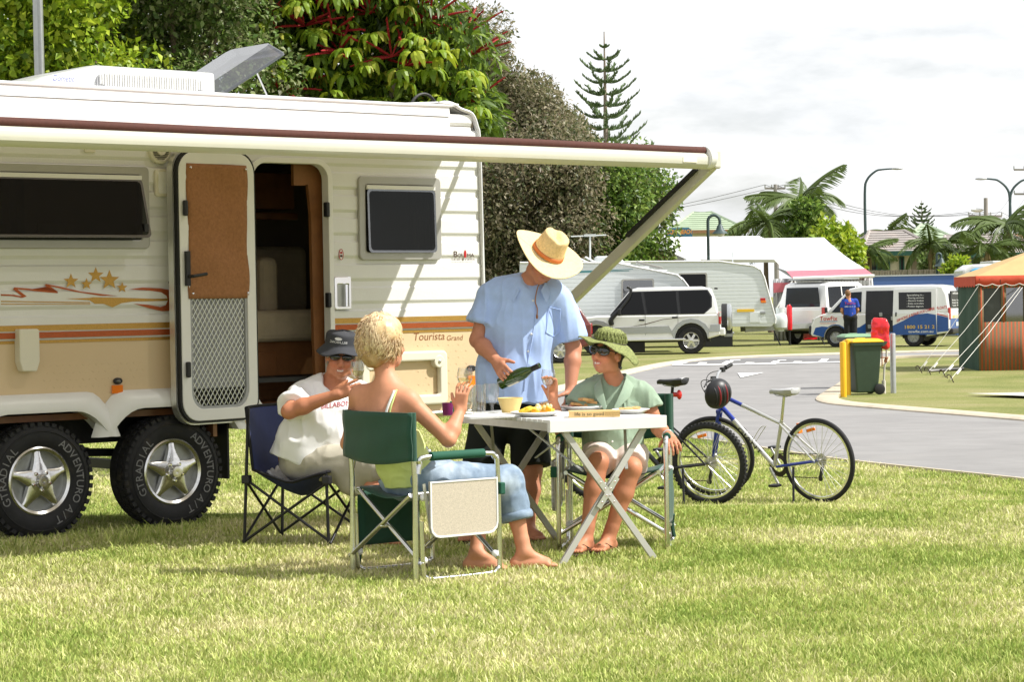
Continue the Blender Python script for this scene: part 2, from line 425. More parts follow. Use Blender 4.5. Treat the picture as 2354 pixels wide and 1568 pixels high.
sheet('road',[p.xy for p in NEARW + ISLW + FARW],0.012,'asphalt','grey asphalt park road curving past the bins',step=0.5)
def strip(name,path,w,h,mat,label,side):
 m = MB(); rings = []
 n = len(path)
 for i,p in enumerate(path):
  t = (path[min(i + 1,n - 1)] - path[max(i - 1,0)]); t.z = 0; t.normalize(); s = Vector((-t.y,t.x,0)) * side
  a = Vector((p.x,p.y,gz(p.x,p.y))); q = p + s * w; b = Vector((q.x,q.y,gz(q.x,q.y)))
  a0 = a - s * 0.02
  rings.append([a0 + Vector((0,0,-0.05)),a0 + Vector((0,0,h * 0.55)),a + s * 0.03 + Vector((0,0,h)),b + Vector((0,0,h)),b + Vector((0,0,-0.05))])
 m.loft(rings); o = m.build(name,mat,smooth=30); return tag(o,label,None,kind='structure')
strip('kerb',FARW,0.36,0.055,'kerb_concrete','pale concrete edging along the far side of the road',-1)
strip('kerb',ISLW,0.36,0.055,'kerb_concrete','pale concrete edging round the grass island with the bins',-1)
strip('kerb',NEARW,0.07,0.03,'kerb_concrete','thin concrete edge between near lawn and road',-1)
def zpx(x,y): return ((2200 + x * .3826) / 1.49,(1180 + y * .3826) / 1.49)
def gpoly(pts): return [G(u,v).xy for u,v in pts]
sheet('speed_hump',gpoly([zpx(270,196),zpx(400,150),zpx(1000,132),(2000,826),(2000,840),zpx(1765,168)]),0.02,'asphalt_dark','darker raised speed hump across the road',1.2)
mk = [[(485,188),(512,169),(580,170),(555,188)],[(700,185),(748,157),(818,157),(770,185)],[(905,186),(930,168),(1005,170),(975,186)],
      [(1128,186),(1170,157),(1232,157),(1190,186)],[(1335,180),(1357,160),(1430,160),(1405,180)],[(1560,172),(1605,137),(1670,137),(1625,172)],
      [(268,197),(262,191),(800,183),(1765,161),(1765,169),(800,192)],[(780,151),(785,146),(880,144),(872,150)],[(1205,152),(1212,147),(1290,146),(1280,152)],
      [(850,266),(1085,262),(880,307)],[(262,192),(330,170),(415,168),(330,190)]]
for q in mk:
 sheet('road_marking',gpoly([zpx(*p) for p in q]),0.026,'road_paint','white painted speed hump marking on the road',1.5)
sheet('concrete_slab',gpoly([(2222,911),(2800,900),(2800,930),(2353,917)]),0.05,'slab_concrete','pale concrete camping slab set in the grass island',1.5)
sheet('concrete_slab',gpoly([(2130,852),(2215,847),(2215,851),(2140,856)]),0.03,'slab_concrete','thin concrete slab edge beside the striped tent',1.5)

# ------------------------------------------------------------------ grass blades (stuff)
pm('blade',(0.2,0.25,0.06),0.65,var=0.12,vs=3,attr='Col',spec=0.25,transl=0.28)
def blades():
 nb = 540000
 # sample so that density falls with distance
 y = 8.2 * (36 / 8.2) ** RNG.random(nb)
 x = (RNG.random(nb) * 2 - 1) * (0.226 * y + 0.35)
 nx_ = np.array([p.x for p in NEARW]); ny_ = np.array([p.y for p in NEARW]); o = np.argsort(nx_)
 keep = y < np.interp(x,nx_[o],ny_[o]) - 0.05
 x = x[keep]; y = y[keep]; nb = len(x)
 def s01(a,b,q): 
  t = np.clip((q - a) / (b - a),0,1); return t * t * (3 - 2 * t)
 z = -0.27 * s01(14.6,18.6,y) - 0.16 * s01(20,42,y)
 def vn(fx,seed):
  # smooth value noise
  r = np.random.default_rng(seed).random((64,64)); X = x * fx + 20; Y = y * fx; i = np.floor(X).astype(int); j = np.floor(Y).astype(int)
  fx_ = X - i; fy_ = Y - j; fx_ = fx_ * fx_ * (3 - 2 * fx_); fy_ = fy_ * fy_ * (3 - 2 * fy_)
  q = lambda a,b: r[(i + a) % 64,(j + b) % 64]
  return (q(0,0) * (1 - fx_) + q(1,0) * fx_) * (1 - fy_) + (q(0,1) * (1 - fx_) + q(1,1) * fx_) * fy_
 dry = 0.5 * vn(0.9,1) + 0.3 * vn(2.7,2) + 0.2 * vn(8,3)
 clump = vn(3.5,4) * 0.6 + vn(11,5) * 0.4
 # wall frame distance: taller tufts where the mower missed beside the van
 wd = (x + 2.159) * 0.643 - (y - 14.7) * 0.766
 tall = np.exp(-((wd - 0.62) / 0.20) ** 2) * (x < 0.0) * (clump > 0.42)
 H = (0.012 + 0.024 * RNG.random(nb) ** 1.6) * (0.6 + 0.8 * clump) * (1 + np.clip(y - 16,0,20) * 0.02) + tall * 0.10 * RNG.random(nb) ** 2.5
 st = RNG.random(nb) < 0.012; H[st] *= 1.9
 wdt = (0.0019 + 0.0019 * RNG.random(nb)) * (0.6 + y / 16)
 a = RNG.random(nb) * 2 * PI; ca = np.cos(a); sa = np.sin(a)
 lean = (0.15 + 0.9 * RNG.random(nb)) * H; la = RNG.random(nb) * 2 * PI; lx = np.cos(la) * lean; ly = np.sin(la) * lean
 Vv = np.zeros((nb,5,3),np.float32)
 Vv[:,0] = np.stack([x - ca * wdt,y - sa * wdt,z - 0.004],1); Vv[:,1] = np.stack([x + ca * wdt,y + sa * wdt,z - 0.004],1)
 Vv[:,2] = np.stack([x + lx * .35 + ca * wdt * .8,y + ly * .35 + sa * wdt * .8,z + H * .6],1)
 Vv[:,3] = np.stack([x + lx * .35 - ca * wdt * .8,y + ly * .35 - sa * wdt * .8,z + H * .6],1)
 Vv[:,4] = np.stack([x + lx,y + ly,z + H],1)
 c0 = np.array([0.27,0.37,0.075]); c1 = np.array([0.50,0.545,0.16]); c2 = np.array([0.74,0.68,0.40])
 k = np.clip(dry * 1.55 - 0.35 + 0.80 * (RNG.random(nb) - 0.46),0,1)[:,None]
 c = np.where(k < .5,c0 + (c1 - c0) * k * 2,c1 + (c2 - c1) * (k * 2 - 1)); c = c * (0.8 + 0.4 * RNG.random((nb,1)))
 cc = np.ones((nb,5,4),np.float32); cc[:,:,:3] = c[:,None,:]; cc[:,4,:3] *= 1.15
 me = bpy.data.meshes.new('grass_blades'); me.vertices.add(nb * 5); me.vertices.foreach_set('co',Vv.ravel())
 b0 = (np.arange(nb) * 5)[:,None]; tri = np.concatenate([b0 + np.array([0,1,2]),b0 + np.array([0,2,3]),b0 + np.array([3,2,4])],1).ravel().astype(np.int32)
 me.loops.add(len(tri)); me.loops.foreach_set('vertex_index',tri)
 nf = len(tri) // 3; me.polygons.add(nf); me.polygons.foreach_set('loop_start',np.arange(0,nf * 3,3,dtype=np.int32))
 ca_ = me.color_attributes.new('Col','FLOAT_COLOR','POINT'); ca_.data.foreach_set('color',cc.ravel())
 me.update(calc_edges=True); me.materials.append(MAT('blade'))
 o = link('grass_blades',me); tag(o,'short green and straw coloured grass blades of the near lawn','grass',kind='stuff')
blades()
# ================================================================== the caravan with its awning
pm('panel_shade',(.40,.40,.41),.6)
pm('wood_jamb',(.24,.10,.035),.5,var=.2,vs=8)
TH = R(40.0); CT,ST = math.cos(TH),math.sin(TH)
CA = Vector((-2.159,14.7,0.0))
NRM = Vector((ST,-CT,0))                       # outward from the wall, towards the camera
cv = thing('caravan','large white and beige caravan with its awning rolled out and entry door open','caravan',CA,TH)
CVI = wmat(cv).inverted()
def cw(u,v,off=0.0):                           # photo pixel -> (x along the wall, z) on the plane `off` metres outside the wall
 p = CVI @ onplane(u,v,CA + NRM * off,NRM); return p.x,p.z
def cl(p): return CVI @ Vector(p)
def wallM(y): return Matrix(((1,0,0,0),(0,0,-1,y),(0,1,0,0),(0,0,0,1)))   # (x, z, out) -> local; out positive = towards the camera
XL,XR = -4.2,cw(1106,640)[0]
ZS0 = cw(600,768)[1]                            # bottom of the stripes / top of the beige panel
ZTOP = 2.76; DEPTH = 2.35
# openings in the wall: (x0, z0, x1, z1)
def rect(u0,v0,u1,v1,off=0.0):
 a = cw(u0,v0,off); b = cw(u1,v1,off); return min(a[0],b[0]),min(a[1],b[1]),max(a[0],b[0]),max(a[1],b[1])
dL = cw(581,600)[0]; dR = cw(752,560)[0]; dT = cw(665,375)[1]; dB = cw(640,936)[1]
DOOR = (dL,dB,dR,dT)
wx1 = cw(338,470)[0]; WIN1 = (-3.4,cw(170,572)[1],wx1,cw(170,378)[1])
WIN2 = (cw(820,500)[0],cw(915,598)[1],cw(1008,500)[0],cw(915,407)[1])
OPEN = [(DOOR[0],DOOR[1],DOOR[2],DOOR[3]),tuple(np.array(WIN1) + np.array([.05,.05,-.05,-.05])),tuple(np.array(WIN2) + np.array([.05,.05,-.05,-.05]))]
def pieces(x0,x1,z0,z1):
 """cut a wall band by the openings"""
 zs = sorted({z0,z1,*[o[1] for o in OPEN if z0 < o[1] < z1],*[o[3] for o in OPEN if z0 < o[3] < z1]}); out = []
 for a,b in zip(zs,zs[1:]):
  iv = [(x0,x1)]
  for o in OPEN:
   if o[1] < b - 1e-6 and o[3] > a + 1e-6:
    iv = [q for s in iv for q in ((s[0],min(s[1],o[0])),(max(s[0],o[2]),s[1])) if q[1] - q[0] > 0.004]
  out += [(p,q,a,b) for p,q in iv]
 return out
# cladding boards: a shallow face, a ledge on top, a recess below
PIT = 0.155; prof = [(0.0,0.0),(0.030,0.0),(0.052,0.011),(0.138,0.011),(0.150,0.0),(0.155,0.0)]
def pz(f):
 for (a,ya),(b,yb) in zip(prof,prof[1:]):
  if a <= f <= b + 1e-9: return ya + (yb - ya) * (f - a) / max(b - a,1e-6)
 return 0.0
nb_ = int((ZTOP - 0.06 - ZS0) / PIT) + 1
_tx,_tz = cw(1033,238); _cx,_cz = cw(1094,312)
def xr_(z): return XR - .012 if z < _cz - .05 else min(XR - .012,_tx + .02 + (_cx - _tx) * math.sqrt(max(0,1 - ((z - _cz + .05) / (_tz - _cz + .06)) ** 2)))
for k in range(nb_):
 z0 = ZS0 + k * PIT; z1 = min(z0 + PIT,ZTOP - 0.05)
 if z1 - z0 < 0.02: continue
 for (xa,xb,za,zb) in pieces(XL,xr_(z1),z0,z1):
  m = MB(); fs = sorted({za - z0,zb - z0,*[p[0] for p in prof if za - z0 < p[0] < zb - z0]})
  fr = [(f,pz(f)) for f in fs]
  rings = []
  for x in (xa,xb):
   rings.append([(x,0.03,z0 + fr[0][0])] + [(x,-y,z0 + f) for f,y in fr] + [(x,0.03,z0 + fr[-1][0])])
  m.loft(rings); m.build('cladding_board','white_clad',cv)
# beige lower panel, with its wheel arches cut by profile
def arch(cu,cvv,hw_top,hw_bot,z_top,z_bot): return None
wl_ = cw(92,1112,0.02); wr_ = cw(398,1096,0.02)
ZA = cw(250,915)[1]                             # top of the arch opening
zbot = cw(245,1003)[1]
def archpts(xc,grow=0.0):
 w1,w2 = 0.33 + grow,0.47 + grow * 0.9; zt = ZA - 0.07 + grow
 pts = [(xc - w2,zbot)]
 for a in range(0,7):
  t = a / 6; pts.append((xc - w2 + (w2 - w1 + 0.10) * (t ** 1.2),zbot + (zt - zbot) * math.sin(t * PI / 2)))
 return pts + [(2 * xc - x,z) for x,z in reversed(pts)]
XCL,XCR = wl_[0],wr_[0]
low = [(XL,zbot)] + archpts(XCL) + archpts(XCR) + [(DOOR[0] - 0.002,zbot),(DOOR[0] - 0.002,ZS0 - 0.002),(XL,ZS0 - 0.002)]
m = MB(); m.prism(low,0,0.03,wallM(0.03)); m.prism([(DOOR[2] + 0.002,zbot),(XR - 0.012,zbot),(XR - 0.012,ZS0 - 0.002),(DOOR[2] + 0.002,ZS0 - 0.002)],0,0.03,wallM(0.03))
lowp = m.build('lower_panel','beige_panel',cv)
# raised checker pattern of the plate (patches that catch the light)
m = MB()
for x0,x1,z0,z1 in ((cw(100,800)[0],cw(345,800)[0],cw(200,905)[1],cw(200,812)[1]),(cw(960,800)[0],cw(1085,800)[0],zbot + .05,ZS0 - .06)):
 nxx = int((x1 - x0) / 0.045); nzz = int((z1 - z0) / 0.045)
 for i in range(nxx):
  for j in range(nzz):
   cx,cz = x0 + (i + .5 * (j % 2)) * 0.045,z0 + j * 0.045; s = 1 if (i + j) % 2 else -1
   m.add([(cx - .009,0,cz - .006 * s - .002),(cx + .009,0,cz + .006 * s - .002),(cx + .009,0,cz + .006 * s + .002),(cx - .009,0,cz - .006 * s + .002),(cx,-.0025,cz)],[(0,1,4),(1,2,4),(2,3,4),(3,0,4)])
m.build('checker_relief','beige_panel',lowp)['kind'] = 'stuff'
# wheel-arch flares (white)
for xc in (XCL,XCR):
 m = MB(); o_ = archpts(xc,0.115); i_ = archpts(xc,0.0); o_[0] = (o_[0][0],zbot - .004); o_[-1] = (o_[-1][0],zbot - .004)
 n_ = len(o_); vs = []
 for (ox,oz),(ix,iz) in zip(o_,i_):
  mx_,mz_ = ox * .3 + ix * .7,oz * .3 + iz * .7
  vs += [(ox,-0.001,oz),(ox * .8 + ix * .2,-0.045,oz * .8 + iz * .2),(mx_,-0.075,mz_),(ix,-0.07,iz),(ix,0.10,iz)]
 fs = [(i * 5 + k,i * 5 + k + 1,i * 5 + 6 + k,i * 5 + 5 + k) for i in range(n_ - 1) for k in range(4)]
 m.add(vs,fs); m.build('wheel_arch','white_plastic',cv,smooth=40)
# dark inner arches, floor, far wall, ends, roof
m = MB(); m.box((XL / 2 + XR / 2,DEPTH / 2 + .05,zbot + 0.30),(XR - XL - .05,DEPTH - .2,0.03)); m.build('floor_pan','black_rubber',cv)
m = MB(); m.box(((XCL + XCR) / 2,.34,(zbot + ZA) / 2 + .02),(XCR - XCL + 1.15,.02,ZA - zbot + .16)); m.box(((XCL + XCR) / 2,.19,ZA + .06),(XCR - XCL + 1.15,.30,.02)); m.build('wheel_well','black_rubber',cv)
m = MB()
for y_ in (0.42,1.93): m.bar((XL,y_,zbot + 0.05),(XR + .2,y_,zbot + 0.05),0.06,0.14)
m.bar((XCL,0.16,0.36),(XCL,DEPTH - .2,0.36),0.06,0.06); m.bar((XCR,0.16,0.36),(XCR,DEPTH - .2,0.36),0.06,0.06)
m.bar((XCL + .1,0.34,0.50),(XCR - .1,0.34,0.46),0.06,0.05); m.box(((XCL + XCR) / 2,0.34,0.42),(0.10,0.08,0.18))
m.build('chassis','black_metal',cv)
m = MB(); m.box(((XL + XR) / 2,DEPTH - .02,(ZTOP + zbot) / 2),(XR - XL - .02,0.04,ZTOP - zbot - .06)); m.box((XL + .02,DEPTH / 2,(ZTOP + zbot) / 2),(0.04,DEPTH - .1,ZTOP - zbot - .1)); m.build('far_wall','white_clad',cv)
# right end wall: follows the rounded roof corner (front of the van rakes in at the top)
def endprof():
 pts = [(XR + 0.02,zbot),(XR + 0.03,1.1),(XR + .0,1.9)]
 return pts
tx,tz = cw(1033,238)                       # where the roof starts to round over
c2x,c2z = cw(1094,312)
rp = [(XR + .006,zbot),(XR + .004,1.2),(XR - .004,1.9),(c2x + 0.012,c2z - .05),(c2x - .005,c2z + .06),(c2x - .05,c2z + .15),(tx + .08,tz - .035),(tx,tz),(tx - .12,tz + .003),(tx - .5,ZTOP),(XL,ZTOP + .02)]
m = MB(); rings = [[(x,y,z) for x,z in rp] for y in (-0.014,0.02,DEPTH - .02,DEPTH)]
for k,(r0,r1) in enumerate(zip(rings,rings[1:])):
 b = len(m.v); m.v += r0 + r1; n_ = len(rp); m.f += [(b + i,b + i + 1,b + n_ + i + 1,b + n_ + i) for i in range(n_ - 1)]
m.build('roof_skin','white_gloss',cv,smooth=50,solid=0.012)
# corner moulding along the visible edge
m = MB(); m.tube([(x,-0.020,z) for x,z in smooth_path([(a,b,0) for a,b in rp],4) and [(p.x,p.y) for p in smooth_path([(a,b,0) for a,b in rp],4)]],0.013,6)
m.build('edge_moulding','white_gloss',cv,smooth=60)
# roof side moulding: a deep textured cove along the eave
m = MB(); ex0,ex1 = XL,tx - .02
for (za,zb,o0,o1) in ((ZTOP - .07,ZTOP - .005,0.030,0.020),(ZTOP - .28,ZTOP - .075,0.018,0.024)):
 m.loft([[(x,0.01,za),(x,-o0,za),(x,-o1,zb),(x,0.01,zb)] for x in (ex0,ex1)])
m.build('eave_moulding','white_clad',cv)
# stripes and graphics on the wall (flat foil, a hair above the surface)
zg = [cw(500,v)[1] for v in (742,750.5,753.5,762.5,765,768)]
def foil(name,polys,mat,off=0.0125):
 m = MB()
 for q in polys: m.prism(q,off,off + .0012,wallM(0))
 return m.build(name,mat,cv)
S0 = ZS0
def band(z0,z1,mat,name,off=.0125):
 m = MB()
 for xa,xb in ((XL,DOOR[0] - .03),(DOOR[2] + .04,XR - .03)): m.prism([(xa,z0),(xb,z0),(xb,z1),(xa,z1)],off,off + .0015,wallM(0))
 return m.build(name,mat,cv)
band(S0 + .056,S0 + .092,'gold_foil','gold_stripe'); band(S0 + .012,S0 + .048,'copper_foil','copper_stripe',.0135); band(S0 - .020,S0 - .001,'gold_foil','gold_stripe',.0015)
def z2(x,y): u = (x * .6061) / 1.49; v = (950 + y * .6059) / 1.49; return cw(u,v)      # from the enlarged left view
ribbon = [(0,95),(70,98),(118,108),(68,68),(75,57),(150,63),(260,76),(320,82),(245,46),(255,38),(330,52),(450,80),(660,106),(560,104),(420,82),(330,62),(278,50),(320,90),(250,84),(140,72),(92,68),(145,108),(120,116),(60,106),(0,104)]
foil('swirl_decal',[[z2(*p) for p in ribbon]],'copper_foil')
foil('arrow_decal',[[z2(*p) for p in q] for q in (
 [(720,68),(800,58),(900,62),(980,75),(1040,92),(1062,104),(1040,128),(1000,160),(960,190),(910,192),(840,176),(750,149),(830,155),(900,168),(930,158),(942,130),(935,105),(905,85),(840,75)],)],'copper_foil')
foil('gold_decal',[[z2(*p) for p in q] for q in (
 [(365,121),(500,116),(520,112),(700,116),(860,121),(942,120),(942,133),(860,135),(740,137),(680,146),(630,170),(580,150),(530,150),(500,130)],
 [(0,133),(500,140),(505,146),(0,139)],[(0,149),(510,150),(500,154),(0,154)])],'gold_foil')
def star(cx,cy,r):
 return [z2(cx + r * (1 if i % 2 == 0 else .42) * math.sin(i * PI / 5),cy - r * (1 if i % 2 == 0 else .42) * math.cos(i * PI / 5)) for i in range(10)]
for cx,cy,r in ((395,22,44),(483,38,34),(535,-12,46),(612,16,58),(684,58,32)):
 foil('star_decal',[star(cx,cy,r)],'gold_foil')
pm('brand_red',(0.45,0.02,0.02),0.4); pm('brand_dark',(0.07,0.03,0.02),0.4); pm('brand_copper',(0.25,0.09,0.03),0.4)
def wtext(txt,u0,v0,u1,h_px,mat,name,shear=0.0,off=.0135,bold=0.0,parent=None,space=1.0):
 """lettering on the wall starting at pixel (u0,v0) baseline, running to u1"""
 x0,z0 = cw(u0,v0,off); x1,_ = cw(u1,v0,off); _,zh = cw(u0,v0 - h_px,off)
 vs,fs = text_mesh(txt,1.0,shear=shear,bold=bold,space=space)
 w = max(v[0] for v in vs) - min(v[0] for v in vs); mnx = min(v[0] for v in vs); h = 0.70
 zr = cw(u1,v0 - (u1 - u0) * 0.0165,off)[1] - z0
 m = MB(); m.add([(x0 + (p[0] - mnx) / w * (x1 - x0),-off - p[2],z0 + p[1] / h * (zh - z0)) for p in vs],fs)
 return m.build(name,mat,parent or cv)
wtext('B',1043,591,1052,14,'brand_dark','lettering'); wtext('OR',1053,591,1064,9,'brand_dark','lettering'); wtext('MA',1074,591,1090,9,'brand_dark','lettering')
wtext('caravans',1043,598,1091,5,'brand_dark','lettering')
x_,z_ = cw(1069,584,.0135); m = MB(); m.prism([(x_ + .011 * math.cos(a),z_ + .028 * math.sin(a)) for a in [i * PI / 8 for i in range(16)]],.012,.0145,wallM(0)); m.build('emblem','brand_red',cv)
wtext('Tourista',951,783,1022,18,'brand_copper','lettering',.15,.0015); wtext('Grand',1027,783,1064,12,'brand_copper','lettering',.15,.0015)
x_,z_ = cw(783.5,585,.012)
ov = [(x_ + .019 * math.cos(a),z_ + .037 * math.sin(a)) for a in [i * PI / 10 for i in range(20)]]
m = MB(); m.prism(ov,.010,.014,wallM(0)); bd = m.build('oval_badge','white_plastic',cv)
m = MB(); m.frame(ov,inset(ov,.004),.010,.016,wallM(0)); m.box((x_,-.015,z_ + .012),(.016,.003,.014)); m.build('badge_print','brand_red',bd)
m = MB(); m.box((x_,-.015,z_ - .010),(.018,.003,.014)); m.build('badge_print','brand_dark',bd)

# ---- windows
def window(name,q,flap,label):
 x0,z0,x1,z1 = q; o_ = rrect(x0,z0,x1,z1,.035); i_ = rrect(x0 + .055,z0 + .055,x1 - .055,z1 - .055,.02)
 m = MB(); m.frame(o_,i_,.004,.030,wallM(0)); f = m.build(name,'grey_trim',cv,bevel=.006); f['label'] = label
 o2 = rrect(x0 + .053,z0 + .053,x1 - .053,z1 - .053,.02); i2 = rrect(x0 + .072,z0 + .072,x1 - .072,z1 - .072,.03)
 m = MB(); m.frame(o2,i2,-.01,.022,wallM(0)); m.build('rubber_seal','black_rubber',f)
 m = MB(); m.loft([[(x,-.02,z1 - .092),(x,-.045,z1 - .088),(x,-.045,z1 - .062),(x,-.02,z1 - .058)] for x in (x0 + .06,x1 - .06)]); m.build('hinge_rail','white_plastic',f)
 px0,px1 = x0 + .06,x1 - .058; zt,zb = z1 - .085,z0 + .05; hh = zt - zb; a = flap
 lp = rrect(px0,-hh,px1,0,.03,4); cx_ = (px0 + px1) / 2
 M = Matrix.Translation((0,-.034,zt)) @ Matrix.Rotation(-a,4,'X') @ Matrix(((1,0,0,0),(0,0,-1,0),(0,1,0,0),(0,0,0,1)))
 m = MB(); m.prism(lp,0,.005,M); m.build('pane','window_glass',f)
 m = MB(); m.frame(lp,inset(lp,.016),.0055,.0075,M); m.build('pane_border','smoke_glass',f)
 if flap > .05:
  m = MB(); m.tube([(px1 - .04,-.01,zb + .10),(px1 - .03,-.034 - math.sin(a) * hh * .8,zt - math.cos(a) * hh * .8)],.006,6); m.box((px1 - .03,-.034 - math.sin(a) * hh * .83,zt - math.cos(a) * hh * .83),(.03,.03,.05)); m.build('window_stay','black_plastic',f)
 return f
window('window',WIN1,R(16),'long tinted window propped open')
f2 = window('window',WIN2,R(1.5),'square tinted window beside the door')
# curtain seen behind the square window, the cupboards behind the long one
m = MB(); x0,z0,x1,z1 = WIN2
m.grid(lambda s,t: (x1 - .22 + .14 * s + .02 * t,.06 + .012 * math.sin(s * 40),z1 - .08 - t * (z1 - z0 - .16)),24,4); m.build('inner_curtain','seat_cloth',f2)
# ---- interior box
m = MB(); YI = 1.9
m.box(((XL + XR) / 2,YI,1.55),(XR - XL - .1,.03,2.1)); m.build('interior_wall','dark_interior',cv)
m = MB(); m.box(((XL + XR) / 2,YI / 2,ZTOP - .12),(XR - XL - .1,YI,.03)); m.build('interior_ceiling','dark_interior',cv)
m = MB(); m.box(((XL + XR) / 2,YI / 2 + .03,dB + .005),(XR - XL - .1,YI - .02,.04)); m.build('interior_floor','wood_dark',cv)
m = MB(); m.box(((dL + XL) / 2 - .1,.5,1.55),(dL - XL - .5,.04,2.0)); m.box((dL - .30,.25,1.55),(.03,.45,2.0)); cpb = m.build('cupboard','wood_mid',cv)
for i in range(4):
 m = MB(); m.box((-1.62 + i * .36,.475,1.68),(.30,.018,.52)); m.build('cupboard_door','wood_mid',cpb,bevel=.006)
m = MB(); m.box((-.85,.44,1.55),(.05,.1,2.0)); m.build('cupboard_post','black_plastic',cpb)
# wooden jamb lining at the right of the doorway and overhead lockers
m = MB()
jx = [(dR - .20,dT + .02),(dR + .05,dT + .02),(dR + .05,dB),(dR - .045,dB),(dR - .06,1.15),(dR - .065,2.0),(dR - .085,dT - .13),(dR - .12,dT - .14),(dR - .20,dT - .14)]
m.prism(jx,-.12,-.09,wallM(0)); m.build('wooden_jamb','wood_jamb',cv)
m = MB(); m.box((dL + .30,1.35,dT - .13),(1.4,.8,.26)); m.box((dL + .30,.96,dT - .31),(1.4,.1,.05)); m.build('overhead_locker','wood_dark',cv,bevel=.01)
m = MB(); m.tube([(dL + .13,.9,dT - .30),(dL + .13,.9,dT - .36)],.022,10); m.tube([(dL + .08,.9,dT - .42),(dL + .16,.9,dT - .42)],[.03,.02],10); m.build('reading_lamp','chrome',cv,smooth=50)
sx0,sx1 = dL + .12,dR + .6
m = MB(); m.box(((sx0 + sx1) / 2 + .12,1.05,dB + .22),(sx1 - sx0 - .2,.9,.40)); bench = m.build('bench_seat','wood_mid',cv)
m = MB(); m.box((sx0 + .30,.588,dB + .22),(.30,.016,.26)); m.build('bench_door','wood_mid',bench,bevel=.006)
m = MB(); m.box(((sx0 + sx1) / 2 + .08,1.0,dB + .53),(sx1 - sx0 - .16,1.0,.22)); m.build('seat_cushion','seat_cloth',bench,bevel=.05,segs=3)
m = MB(); m.box(((sx0 + sx1) / 2,1.60,dB + .86),(sx1 - sx0 + .6,.20,.50)); m.box((dR - .02,1.1,dB + .80),(.16,.9,.42)); m.build('back_cushion','seat_cloth',bench,bevel=.06,segs=3)
m = MB(); m.grid(lambda s,t: (dR - .22 + .12 * s + .10 * t * t,1.72 + .015 * math.sin(s * 30),dT - .34 - t * .72),20,6); m.build('inner_curtain','wood_dark',cv)
tb_ = dB + .735
m = MB(); m.prism(rrect(dL - .35,.62,dR - .13,1.25,.08),tb_,tb_ + .035); tabl = m.build('dinette_table','wood_mid',cv,bevel=.008)
m = MB(); m.tube([(dL + .115,.66,dB + .02),(dL + .115,.66,tb_)],.022,12); m.lathe([(0,0),(.11,0),(.11,.02),(.03,.045)],16,Matrix.Translation((dL + .115,.66,dB + .025))); m.build('table_post','chrome',tabl,smooth=50)
m = MB(); m.tube([(dL + .115,.66,tb_ - .16),(dL + .115,.66,tb_ - .001)],.036,12); m.tube([(dL + .115,.66,tb_ - .12),(dL + .21,.66,tb_ - .115)],.012,8); m.build('table_clamp','black_plastic',tabl,smooth=50)
# ---- door frame
o_ = rrect(DOOR[0] - .035,DOOR[1] - .01,DOOR[2] + .035,DOOR[3] + .035,.13,7); i_ = rrect(DOOR[0] + .002,DOOR[1] + .004,DOOR[2] - .002,DOOR[3] - .002,.10,7)
m = MB(); m.frame(o_,i_,-.05,.026,wallM(0)); df = m.build('door_frame','white_plastic',cv,bevel=.004)
for v in (482,690):
 x_,z_ = cw(748,v); m = MB(); m.box((DOOR[2] - .014,-.02,z_),(.028,.045,.10)); m.build('latch','black_plastic',df,bevel=.008)
# step skirt under the door with embossed word
m = MB(); m.prism([(DOOR[0] - .002,zbot),(DOOR[2] + .002,zbot),(DOOR[2] + .002,DOOR[1] - .012),(DOOR[0] - .002,DOOR[1] - .012)],0,.03,wallM(0.03)); m.build('sill_panel','white_plastic',cv)
wtext('BOROMA',612,975,690,14,'white_plastic','embossed_lettering',0,.004)
# ---- the open entry door: hinged at the left of the opening, swung right round
HX = DOOR[0] - .03; DW,DH0,DH1 = .635,DOOR[1] - .055,DOOR[3] + .045
DA = R(188.5)
DM = Matrix.Translation((HX,-.035,0)) @ Matrix.Rotation(DA,4,'Z') @ Matrix(((1,0,0,0),(0,0,1,0),(0,1,0,0),(0,0,0,1)))   # (x from hinge, z, depth): depth + is the inner face
def dd(fn_name,mat,parent,fn,**k):
 m = MB(); fn(m); return m.build(fn_name,mat,parent,**k)
L0 = rrect(0,DH0,DW,DH1,.13,7)
# figure out which depth sign faces the camera: inner face must point along local -y
sgn = -1 if (DM.to_3x3() @ Vector((0,0,1))).y > 0 else 1
def zz(a,b): return (min(a * sgn,b * sgn),max(a * sgn,b * sgn))
dr = MB(); z_0,z_1 = zz(0,.035); dr.frame(L0,inset(L0,.075),z_0,z_1,DM); door = dr.build('door','white_plastic',cv,bevel=.004); door['label'] = 'white entry door with screen swung open against the wall'
dd('gasket','black_rubber',door,lambda m: m.frame(rrect(-.014,DH0 - .014,DW + .014,DH1 + .014,.14,7),rrect(.004,DH0 + .004,DW - .004,DH1 - .004,.127,7),*zz(-.004,.028),DM))
dd('outer_skin','white_clad',door,lambda m: m.prism(rrect(-.02,DH0 - .02,DW + .02,DH1 + .02,.145,7),*zz(-.05,-.006),DM))
dd('aluminium_edge','alu_soft',door,lambda m: m.frame(rrect(-.026,DH0 - .026,DW + .026,DH1 + .026,.15,7),rrect(-.019,DH0 - .019,DW + .019,DH1 + .019,.144,7),*zz(-.052,-.002),DM))
si = inset(L0,.072)
dd('screen_frame','screen_grey',door,lambda m: m.frame(inset(L0,.070),inset(L0,.092),*zz(.008,.028),DM))
